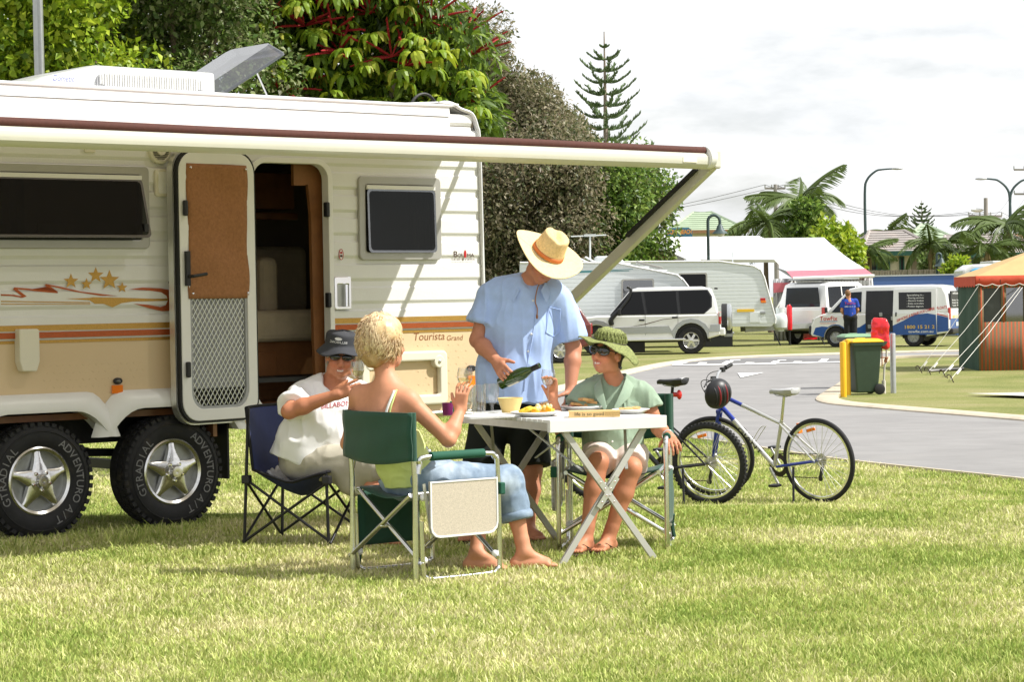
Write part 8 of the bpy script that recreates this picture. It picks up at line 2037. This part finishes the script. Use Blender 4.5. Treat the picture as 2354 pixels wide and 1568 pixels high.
# ---- Norfolk pines: whorled branches with upturned brushes
def pine(label,u,vt,vb,z,spread,nl,seed,sparse=1.0):
 rg = random.Random(seed); top = P(u,vt,z); base = Vector((top.x,top.y,gz(0,z))); bot = P(u,vb,z).z; t = thing('norfolk_pine',label,'tree',base,0,'norfolk pines'); Hh = top.z - base.z
 m = MB(); m.tube([base,base.lerp(top,.5),top],[.016 * Hh,.011 * Hh,.02],8); m.build('trunk','bark_pale',t,world=True,smooth=60)
 cl_ = []; needles = MB(); cols = []
 for i in range(nl):
  f = i / (nl - 1); zc = top.z - (top.z - bot) * (.12 + .88 * f); L = spread * (.10 + .90 * f ** .5) * rg.uniform(.85,1.08)
  for k in range(5):
   a = 2 * PI * k / 5 + rg.uniform(-.2,.2) + i * .5; d = Vector((math.cos(a),math.sin(a),0)); n_ = 8; pts = [Vector((top.x,top.y,zc)) + d * L * q / n_ + Vector((0,0,L * (.34 * (q / n_) ** 1.7 - .12 * math.sin(PI * q / n_)))) for q in range(n_ + 1)]
   bm_ = MB(); bm_.tube(pts,[.03 * (1 - .8 * q / n_) + .006 for q in range(n_ + 1)],4,caps=False)
   for q in range(2,n_ + 1):
    for r_ in range(int(7 * sparse)):
     c = pts[q] + (pts[q] - pts[q - 1]) * rg.uniform(-1,0); s_ = d.cross(Vector((0,0,1))) * rg.uniform(-1,1); dd_ = (d * .5 + s_ * .8 + Vector((0,0,rg.uniform(.3,1.0)))).normalized(); ln = L * .07 * rg.uniform(.7,1.5) + .07; bm_.tube([c,c + dd_ * ln * .6,c + dd_ * ln + Vector((0,0,ln * .2))],[.022,.03,.008],3,caps=False)
   b_ = bm_.build('branch','pine_needle',t,world=True)
 return t
pm('pine_needle',(.10,.15,.06),.7,var=.3,vs=3)
pine('tall norfolk pine with upswept tiers standing alone against the sky',1388,72,372,95,1.9,11,3)
pine('small distant norfolk pine above the green tiled roof',2118,460,545,150,1.0,9,4,1.0)
m = None
# ---- palms
pm('frond',(.10,.15,.03),.5,var=.25,vs=.6,transl=.25); pm('frond_dry',(.30,.22,.11),.7,var=.2)
def frond_mesh(L,droop,seed,n=26):
 rg = random.Random(seed); m = MB(); pts = []
 for i in range(n + 1):
  t = i / n; pts.append(Vector((L * (t - .25 * droop * t * t),0,L * (.55 * t * (1 - .5 * droop) - .75 * droop * t * t))))
 m.tube(pts,[.045 * (1 - .85 * i / n) + .006 for i in range(n + 1)],4,caps=False)
 for i in range(3,n + 1):
  t = i / n; ll = L * .34 * math.sin(PI * min(.98,.15 + .8 * t)) * rg.uniform(.85,1.1); ax_ = (pts[i] - pts[i - 1]).normalized()
  for s in (-1,1):
   d = (ax_ * .55 + Vector((0,s,0)) * .75 + Vector((0,0,-.15 - .5 * t * rg.uniform(.5,1.4)))).normalized(); w = .05 * L / 2.4; p = pts[i]; e = p + d * ll + Vector((0,0,-ll * .18)); md = p + d * ll * .5; b = len(m.v); m.v += [tuple(p),tuple(md + ax_ * w),tuple(e),tuple(md - ax_ * w)]; m.f += [(b,b + 1,b + 2,b + 3)]
 me = bpy.data.meshes.new('frond'); me.from_pydata([tuple(p) for p in m.v],[],m.f); me.materials.append(MAT('frond')); return me
fm = [frond_mesh(1.0,dr,i) for i,dr in enumerate((.35,.6,.85,1.05,1.2))]
def palm(label,u,vc,z,L,seed,n=13,up=.35,tr=.11):
 rg = random.Random(seed); c = P(u,vc,z); base = Vector((c.x + .1,z,gz(0,z))); t = thing('palm_tree',label,'tree',base,0,'garden palms'); m = MB(); m.tube(smooth_path([base,base.lerp(c,.5) + Vector((-.12,0,0)),c],4),[tr * (1.2 - .5 * i / 8) for i in range(9)],8); m.build('trunk','bark',t,world=True,smooth=60)
 for i in range(n):
  o = bpy.data.objects.new('frond',fm[min(4,int(rg.random() * 3.2 + (i % 3) * .7))]); COL.objects.link(o); o.parent = t; o.location = c - base; s_ = L * rg.uniform(.85,1.15); o.scale = (s_,s_,s_); o.rotation_euler = (rg.uniform(-.5,.5),rg.uniform(-.75 if i % 4 == 0 else -.35,.35),2 * PI * i / n + rg.uniform(-.25,.25))
 m = MB()
 for i in range(3): a_ = i * 2.1; m.tube([c,c + Vector((.12 * math.cos(a_),.12 * math.sin(a_),-.5)),c + Vector((.16 * math.cos(a_),.16 * math.sin(a_),-1.0))],[.05,.08,.03],5)
 m.build('dry_skirt','frond_dry',t,world=True); return t
palm('tall palm with spiky upright fronds beside the power pole',1838,462,104,2.5,1,15); palm('second palm with drooping fronds left of the tall palm',1762,512,100,2.3,2,13)
palm('short palm at the corner of the grey roofed house',1992,572,98,1.5,3,12); palm('palm fronds showing above the grey roof',2038,535,118,1.7,4,11); palm('palm behind the black lamp post',2140,565,97,1.9,5,13); palm('bushy palm between lamp post and power pole',2178,560,100,1.8,6,13); palm('large palm beside the twin street lamp',2312,520,96,2.5,7,15); palm('low palm in front of the terracotta roof',2268,575,95,1.7,8,12)
# ------------------------------------------------------------------ houses, shelter, annexe, fence
pm('render_cream',(.62,.57,.44),.85,var=.06,vs=1); pm('roof_grey',(.34,.31,.29),.85,var=.14,vs=2,dirt=((.44,.36,.32),1.0,.5)); pm('fascia_green',(.02,.085,.06),.5,var=.1); pm('roof_green',(.34,.42,.29),.8,var=.1,vs=2); pm('roof_terracotta',(.52,.30,.20),.8,var=.12,vs=2)
pm('roof_white',(.80,.80,.79),.55,var=.02,vs=1); pm('timber',(.30,.17,.09),.8,var=.2); pm('timber_grey',(.22,.19,.14),.9,var=.25,vs=3); pm('blue_wall_paint',(.085,.16,.40),.6,var=.06,vs=1.5); pm('canvas_grey',(.42,.42,.42),.85,var=.1); pm('pink_edge',(.62,.16,.20),.7); pm('sign_blue',(.03,.16,.26),.5); pm('sign_orange',(.70,.30,.04),.5); pm('pole_dark',(.05,.08,.08),.5,var=.1); pm('pole_timber',(.30,.28,.26),.9,var=.2,vs=2); pm('wire',(.10,.10,.10),.6); pm('lamp_white',(.75,.75,.72),.3)
def pin(u,v,z): p = P(u,v,z); return p
def house(label,u0,u1,z,eave_v,ridge_v,roofm,wallm,fasc,wins,doors=(),depth=7,hip=1.6,gz0=.4,ridge_in=1.4):
 a = P(u0,eave_v,z); b = P(u1,eave_v,z); ze = P((u0 + u1) / 2,eave_v,z).z; zr = P((u0 + u1) / 2,ridge_v,z).z; cx = (a.x + b.x) / 2; t = thing('house',label,'house',(cx,z,gz0),0,'houses beyond the fence'); hwid = (b.x - a.x) / 2; I = wmat(t).inverted()
 m = MB(); m.box((0,depth / 2 + .5,(ze - gz0) / 2 - .25),(hwid * 2 - .9,depth,ze - gz0 + .5)); m.build('wall',wallm,t)
 he = ze - gz0; hr = zr - gz0 + .5; m = MB(); q = [(-hwid,0,he),(hwid,0,he),(hwid,depth + 1,he),(-hwid,depth + 1,he),(-hwid + hip,depth / 2 + .5,hr),(hwid - hip,depth / 2 + .5,hr)]; m.add(q,[(0,1,5,4),(1,2,5),(2,3,4,5),(3,0,4),(0,3,2,1)]); rf_ = m.build('roof',roofm,t)
 for k in range(1,9):     # tile courses
  f = k / 9; A = Vector(q[0]).lerp(Vector(q[4]),f); B = Vector(q[1]).lerp(Vector(q[5]),f); m = MB(); m.bar(A + Vector((0,-.01,.02)),B + Vector((0,-.01,.02)),.05,.03); m.build('tile_course',roofm,rf_)
 m = MB(); m.tube([q[0],q[4],q[5],q[1]],.09,5); m.build('ridge_cap',roofm,rf_)
 m = MB(); m.box((0,-.01,he - .06),(hwid * 2 + .04,.06,.22)); m.build('fascia',fasc,t)
 f = lambda u,v: (lambda p: (p.x,p.z))(I @ onplane(u,v,Vector((0,z + .5,0)),Vector((0,1,0))))
 for (ua,va,ub,vb,np_) in wins:
  x0,z1 = f(ua,va); x1,z0 = f(ub,vb); m = MB(); lp = [(x0,z0),(x1,z0),(x1,z1),(x0,z1)]; Mx_ = Matrix(((1,0,0,0),(0,0,-1,.5),(0,1,0,0),(0,0,0,1))); m.frame(lp,inset(lp,.06),.0,.08,Mx_); w_ = m.build('window',fasc,t); m = MB(); m.prism(inset(lp,.05),.01,.02,Mx_); m.build('pane','black_plastic',w_)
  for k in range(1,np_): x = x0 + (x1 - x0) * k / np_; m = MB(); m.box((x,.44,(z0 + z1) / 2),(.06,.06,z1 - z0)); m.build('mullion',fasc,w_)
 for (u,va,vb,w) in doors:
  x,z1 = f(u,va); _,z0 = f(u,vb); m = MB(); m.prism([(x - w,z0),(x + w,z0)] + [(x + w * math.cos(PI * i / 8),z1 - w + w * math.sin(PI * i / 8)) for i in range(9)],.0,.03,Matrix(((1,0,0,0),(0,0,-1,.5),(0,1,0,0),(0,0,0,1)))); m.build('arched_doorway','dark_interior',t)
 return t
house('cream house with grey roof, green fascia and dark windows',1978,2165,104,579,551,'roof_grey','render_cream','fascia_green',((1999,593,2045,622,3),(2066,590,2078,624,1)),((2110,590,630,.33),),7,1.0,.3)
house('cream house with flat grey roof and white framed window',2150,2420,110,583,560,'roof_grey','render_cream','fascia_green',((2232,590,2252,620,2),(2196,594,2208,616,1)),((2275,592,630,.45),),7,1.2,.3)
house('house with pale green tiled hip roof behind the palms',2060,2250,130,575,530,'roof_green','render_cream','fascia_green',(),(),8,2.2,.3)
house('house with terracotta tiled roof at the far right',2290,2440,122,588,556,'roof_terracotta','render_cream','timber',((2335,596,2350,615,1),),(),7,1.2,.3)
house('low house with pale green roof beyond the sign',1535,1720,150,530,500,'roof_green','render_cream','timber',(),(),8,2.0,.3)
# white hall (camp kitchen) with timber gable
zh = 88.0; A = P(1466,549,zh + 3.6); B = P(1745,546,zh + 3.6); C = P(1850,600,zh); D_ = P(1578,600,zh); E = Vector((A.x - (D_.x - A.x),A.y + (A.y - D_.y),D_.z)); F_ = E + (B - A)
hl = thing('camp_kitchen','white roofed camp kitchen with open timber gable','building',(A.x,zh,gz(0,zh)))
m = MB(); m.add([A,B,C,D_,E,F_],[(0,3,2,1),(0,1,5,4)]); m.build('roof','roof_white',hl,world=True,solid=.12)
m = MB(); m.add([A + Vector((.15,.1,-.15)),D_ + Vector((.0,.3,-.05)),E + Vector((.1,0,-.05))],[(0,1,2)]); m.build('gable_panel','timber',hl,world=True,solid=.05)
for i in range(5): f = (i + 1) / 6; m = MB(); m.bar(D_.lerp(E,f) + Vector((-.05,-.05,-.05)),A.lerp(D_.lerp(E,f),.35) + Vector((-.05,-.05,-.1)),.08,.1); m.build('rafter','timber',hl,world=True)
m = MB(); m.bar(D_ + Vector((-.08,0,0)),A + Vector((-.08,0,0)),.08,.22); m.bar(A + Vector((-.08,0,0)),E + Vector((-.08,0,0)),.08,.22); m.build('barge_board','canvas_grey',hl,world=True)
m = MB(); m.bar(D_ + Vector((0,.2,-.2)),E + Vector((0,0,-.2)),.12,.2); m.build('tie_beam','timber',hl,world=True)
for p in (D_,C,E): m = MB(); m.tube([(p.x + .2,p.y + .3,gz(0,88)),(p.x + .2,p.y + .3,p.z)],.1,8); m.build('post','timber',hl,world=True)
m = MB(); q0,q1 = P(1530,537,100),P(1590,523,100); m.prism([(q0.x,q0.z - .3),(q1.x,q0.z - .3),(q1.x,q1.z - .15),(q1.x - .15,q1.z),(q0.x + .15,q1.z),(q0.x,q1.z - .15)],0,.1,Matrix(((1,0,0,0),(0,0,-1,100),(0,1,0,0),(0,0,0,1)))); sg = thing('park_sign','blue arched sign lettered Ocean Beach above the roof','sign',((q0.x + q1.x) / 2,100,gz(0,100))); sb_ = m.build('sign_board','sign_blue',sg,world=True)
vs,fs = text_mesh('OCEAN BEACH',.26,align='CENTER',bold=.01); m = MB(); m.add([((q0.x + q1.x) / 2 + v[0] * .6,99.88,(q0.z + q1.z) / 2 - .15 + v[1]) for v in vs],fs); m.build('lettering','sign_orange',sb_,world=True)
for x in (q0.x + .1,q1.x - .1): m = MB(); m.tube([(x,99.97,gz(0,100)),(x,99.97,q0.z)],.05,6); m.build('sign_post','pole_timber',sg,world=True)
# annexe: white awning roof with pink edge, grey curtains
za_ = 81.0; a0,a1,a2,a3 = P(1740,548,za_ + 4.2),P(1893,546,za_ + 4.2),P(2009,634,za_),P(1822,640,za_)
an = thing('annexe','white canvas annexe with pink edged awning and grey curtains','tent',((a2.x + a3.x) / 2,za_,gz(0,za_)))
k0,k1 = a0.lerp(a3,.82),a1.lerp(a2,.82)
m = MB(); m.grid(lambda i,j: a0.lerp(a1,i).lerp(k0.lerp(k1,i),j) + Vector((0,0,-.08 * math.sin(PI * j))),6,6); m.build('canvas_roof','roof_white',an,world=True,smooth=180); 
stripe_mat('pink_fade',2,3.0,(.74,.52,.54),(.70,.30,.34),.5); m = MB(); m.add([k0,k1,a2,a3],[(0,1,2,3)]); m.build('pink_edging','pink_edge',an,world=True,solid=.01)
m = MB(); m.tube([a3,a2],.055,8); m.build('awning_tube','white_plastic',an,world=True)
gA = gz(0,za_); lw = P(1778,613,za_ + 1.8)
m = MB(); m.add([a3 + Vector((0,.1,0)),k0,lw],[(0,1,2)]); m.build('end_flap','canvas_grey',an,world=True,solid=.01)
def curtain(u0,u1,z,nm,mat,v_top=641,amp=.05):
 p0,p1 = P(u0,v_top,z),P(u1,v_top,z); m = MB(); n_ = max(8,int((u1 - u0) / 2)); m.grid(lambda i,j: (p0.x + (p1.x - p0.x) * i,z + amp * math.sin(i * n_ * 1.3),gA + (p0.z - gA) * j),n_,1); return m.build(nm,mat,an,world=True,smooth=180,solid=.01)
curtain(1776,1826,za_ + .6,'canvas_wall','canvas_grey'); curtain(1824,1838,za_ + .1,'curtain','canvas_grey',amp=.1); curtain(1876,1892,za_ + .1,'curtain','canvas_grey',amp=.1); curtain(1892,2004,za_ + .5,'canvas_wall','canvas_grey'); curtain(1836,1880,za_ + 1.6,'inner_wall','dark_interior',amp=.01)
m = MB(); p0,p1 = P(1777,650,za_ + .42),P(1825,650,za_ + .42); m.add([p0,p1,p1 + Vector((0,0,-.28)),p0 + Vector((0,0,-.36))],[(0,1,2,3)]); m.build('red_band','pink_edge',an,world=True,solid=.02)
for (u,v,u2,v2) in ((1822,643,1784,710),(1826,645,1848,742),(2003,640,2008,690)): m = MB(); m.tube([P(u,v,za_ - .05),P(u2,v2,za_ - .3)],.03,6); m.build('awning_arm','white_plastic',an,world=True)
m = MB(); 
for i in range(24): p0 = P(1832 + i * 7,643,za_ - .02); m.box((p0.x,p0.y,p0.z - .10),(.09,.02,.16))
v_ = m.build('valance_tabs','canvas_grey',an,world=True); v_['kind'] = 'stuff'
# blue wall and paling fence
zb1 = 87.0; b0,b1 = P(2006,636,zb1),P(2197,632,zb1); bw = thing('blue_wall','plain blue painted wall behind the service van','wall',((b0.x + b1.x) / 2,zb1,gz(0,zb1))); m = MB(); m.add([(b0.x,zb1,gz(0,zb1)),(b1.x,zb1,gz(0,zb1)),(b1.x,zb1,b1.z),(b0.x,zb1,b0.z)],[(0,1,2,3)]); m.build('wall_panel','blue_wall_paint',bw,world=True,solid=.15)
m = MB(); m.bar((b0.x,zb1,b0.z + .02),(b1.x,zb1,b1.z + .02),.2,.05); m.build('coping','panel_grey',bw,world=True); b2 = P(2212,662,zb1 - 1); m = MB(); m.box(((b1.x + b2.x) / 2 + .2,zb1 - .4,(b2.z + gz(0,zb1)) / 2),(b2.x - b1.x + .6,.15,b2.z - gz(0,zb1))); m.build('wall_end','blue_wall_paint',bw,world=True)
zf = 94.0; f0,f1_ = P(1986,621,zf),P(2182,621,zf); fe = thing('paling_fence','weathered timber paling fence above the blue wall','fence',((f0.x + f1_.x) / 2,zf,gz(0,zf))); nP = int((f1_.x - f0.x) / .11)
pal = MB(); pal.box((0,0,0),(.095,.02,2.2)); pme = None
for i in range(nP):
 x = f0.x + (i + .5) * .11; o = pal.build('paling','timber_grey',fe) if i == 0 else bpy.data.objects.new('paling',pme)
 if i == 0: pme = o.data
 else: COL.objects.link(o); o.parent = fe
 o.location = (x - fe.location.x,.012 * (i % 2),P(2080,621,zf).z - 1.1 - gz(0,zf) + .02 * random.random())
for dz in (.4,1.6): m = MB(); m.bar((f0.x,zf + .04,P(2080,621,zf).z - dz),(f1_.x,zf + .04,P(2080,621,zf).z - dz),.05,.09); m.build('fence_rail','timber_grey',fe,world=True)
# tarp-covered boat and trailer roof beside the tent
pm('tarp_blue',(.04,.36,.62),.5,var=.1); zt_ = 84; p0 = P(2212,622,zt_); p1 = P(2275,606,zt_); bt_ = thing('covered_boat','white boat hull under a bright blue tarpaulin behind the tent','boat',((p0.x + p1.x) / 2,zt_,gz(0,zt_)))
m = MB(); m.loft([[(p0.x,y,p0.z - 1.6),(p1.x + 1,y,p0.z - 1.6),(p1.x + 1,y,p1.z),(p0.x + .35,y,p1.z - .02),(p0.x,y,p0.z)] for y in (zt_,zt_ + 1.8)]); m.build('hull','white_gloss',bt_,world=True,bevel=.08); m = MB(); m.grid(lambda i,j: (p0.x + .25 + (p1.x + .1 - p0.x) * i,zt_ - .05,p0.z - .02 + .05 * math.sin(i * 9) + (p1.z - p0.z) * i * .95 - .30 * j * (1 - .5 * i)),12,2); m.build('tarpaulin','tarp_blue',bt_,world=True,solid=.04,smooth=180)
p0 = P(2278,600,88); p1 = P(2420,608,88); cr_ = thing('carport','low white carport roof behind the tent','shelter',((p0.x + p1.x) / 2,88,gz(0,88))); m = MB(); m.box(((p0.x + p1.x) / 2,89,p0.z - .08),(p1.x - p0.x,2.4,.16)); m.build('roof_sheet','roof_white',cr_,world=True,bevel=.03)
for x in (p0.x + .1,p1.x - .1): m = MB(); m.tube([(x,88.2,gz(0,88)),(x,88.2,p0.z - .1)],.05,6); m.build('carport_post','white_plastic',cr_,world=True)
# ---- lamps, poles, wires
def lamp_tall(label,u,v_top,z,arms,vb=640):
 p = P(u,v_top,z); gzz = gz(0,z); t = thing('street_lamp',label,'street lamp',(p.x,z,gzz),0,'tall street lamps')
 for (ue,ve) in arms:
  e = P(ue,ve,z); top = P(u,v_top,z); sgn_ = 1 if ue > u else -1; m = MB(); hgt = e.z - gzz; pts = [Vector((p.x,z,gzz)),Vector((p.x,z,gzz + hgt * .5)),Vector((p.x,z,e.z - 1.25)),Vector((p.x + sgn_ * .12,z,e.z - .55)),Vector((p.x + sgn_ * .55,z,e.z - .12)),Vector((p.x + sgn_ * .9,z,e.z - .03)),Vector((e.x,z,e.z))]; m.tube(smooth_path(pts,4),[.085 - .045 * i / 24 for i in range(25)],8); pl_ = m.build('lamp_pole','pole_dark',t,world=True,smooth=60)
  m = MB(); m.ell((e.x + sgn_ * .18,z,e.z + .0),(.32,.12,.07),10,6); m.build('lantern','galv',pl_,world=True,smooth=180)
 return t
lamp_tall('tall curved street lamp above the grey roofed house',1987,470,118,((2052,388),)); lamp_tall('twin armed street lamp beside the large palm',2320,470,116,((2262,411),(2385,411)))
lamp_tall('distant street lamp peeking over the green tree',1440,470,120,((1500,389),))
def lamp_hook(label,u,v_top,v_bell,du,z):
 p = P(u,v_top,z); b = P(u + du,v_bell,z); t = thing('park_lamp',label,'lamp post',(p.x,z,gz(0,z)),0,'black park lamps'); r_ = (b.x - p.x) / 2; m = MB(); pts = [Vector((p.x,z,gz(0,z))),Vector((p.x,z,p.z - r_ * 2)),Vector((p.x,z,p.z - r_))] + [Vector((p.x + r_ - r_ * math.cos(PI * i / 8),z,p.z - r_ + r_ * math.sin(PI * i / 8))) for i in range(1,9)] + [Vector((b.x,z,b.z + .1))]; m.tube(pts,.055,8); m.build('lamp_pole','pole_dark',t,world=True,smooth=60)
 m = MB(); m.lathe([(.05,.18),(.10,.12),(.14,.0),(.30,-.16),(.28,-.17),(0,-.05)],16,Matrix.Translation((b.x,z,b.z))); m.build('lamp_shade','pole_dark',t,world=True,smooth=50); m = MB(); m.ell((b.x,z,b.z - .14),(.17,.17,.14),12,8); m.build('lamp_globe','lamp_white',t,world=True,smooth=180)
lamp_hook('black hooked park lamp in front of the white roof',1626,495,527,28,83); lamp_hook('black hooked park lamp before the palms',2152,583,603,10,93)
def power(label,u,vt,z,arms,lampu=None):
 p = P(u,vt,z); t = thing('power_pole',label,'power pole',(p.x,z,gz(0,z)),0,'timber power poles'); m = MB(); m.tube([(p.x,z,gz(0,z)),(p.x,z,p.z)],[.17,.11],10); m.build('pole','pole_timber',t,world=True,smooth=60); out = []
 for (ua,ub,v) in arms:
  a_,b_ = P(ua,v,z),P(ub,v,z); m = MB(); m.bar(a_,b_,.10,.12); ca_ = m.build('cross_arm','pole_timber',t,world=True)
  for k in range(4): q = a_.lerp(b_,k / 3); m = MB(); m.tube([q,q + Vector((0,0,.22))],.045,6); m.build('insulator','galv',ca_,world=True)
  out.append((a_,b_))
 if lampu: e = P(lampu,vt + 28,z); m = MB(); m.tube([(p.x,z,e.z),e],.03,6); m.ell(e,(.35,.14,.12),10,6); m.build('lantern','lamp_white',t,world=True,smooth=180)
 return out
pA_ = power('timber power pole behind the two palms',1781,424,135,((1758,1804,433),)); pB_ = power('timber power pole beside the large palm',2264,455,125,((2226,2302,497),),2245); pC_ = power('power pole at the frame edge with high cross arms',2372,385,140,((2330,2400,390),(2331,2400,446)))
def wires(lab,aa,bb,n=3):
 for k in range(n):
  q0 = aa[0].lerp(aa[1],k / max(1,n - 1)) + Vector((0,0,.22)); q1 = bb[0].lerp(bb[1],k / max(1,n - 1)) + Vector((0,0,.22)); m = MB(); m.tube([q0.lerp(q1,i / 12) + Vector((0,0,-.9 * math.sin(PI * i / 12))) for i in range(13)],.014,4,caps=False); o = m.build('power_line','wire'); tag(o,lab,'wire','power lines')
wires('thin power line strung between the two timber poles',pA_[0],pB_[0]); L0 = (P(1100,500,150),P(1110,500,150)); wires('thin power line running left from the pole by the palms',L0,pA_[0],2); wires('thin power line running to the pole at the frame edge',pB_[0],pC_[1])
# galvanised pole just behind the caravan
gpz = 20.0; p0 = P(101,400,gpz); p1 = P(84,-120,gpz); gp2 = thing('galvanised_pole','square galvanised pole rising behind the caravan air conditioner','pole',(p0.x,gpz,gz(0,gpz))); m = MB(); m.bar((p0.x,gpz,gz(0,gpz)),(p1.x + .01,gpz,p1.z),.075,.075,up=(0,1,0)); m.build('pole_tube','galv',gp2,world=True,bevel=.006); m = MB(); m.bar((p0.x + .014,gpz - .042,gz(0,gpz)),(p1.x + .024,gpz - .042,p1.z),.02,.012,up=(0,1,0)); m.build('pole_channel','steel_grey',gp2,world=True)
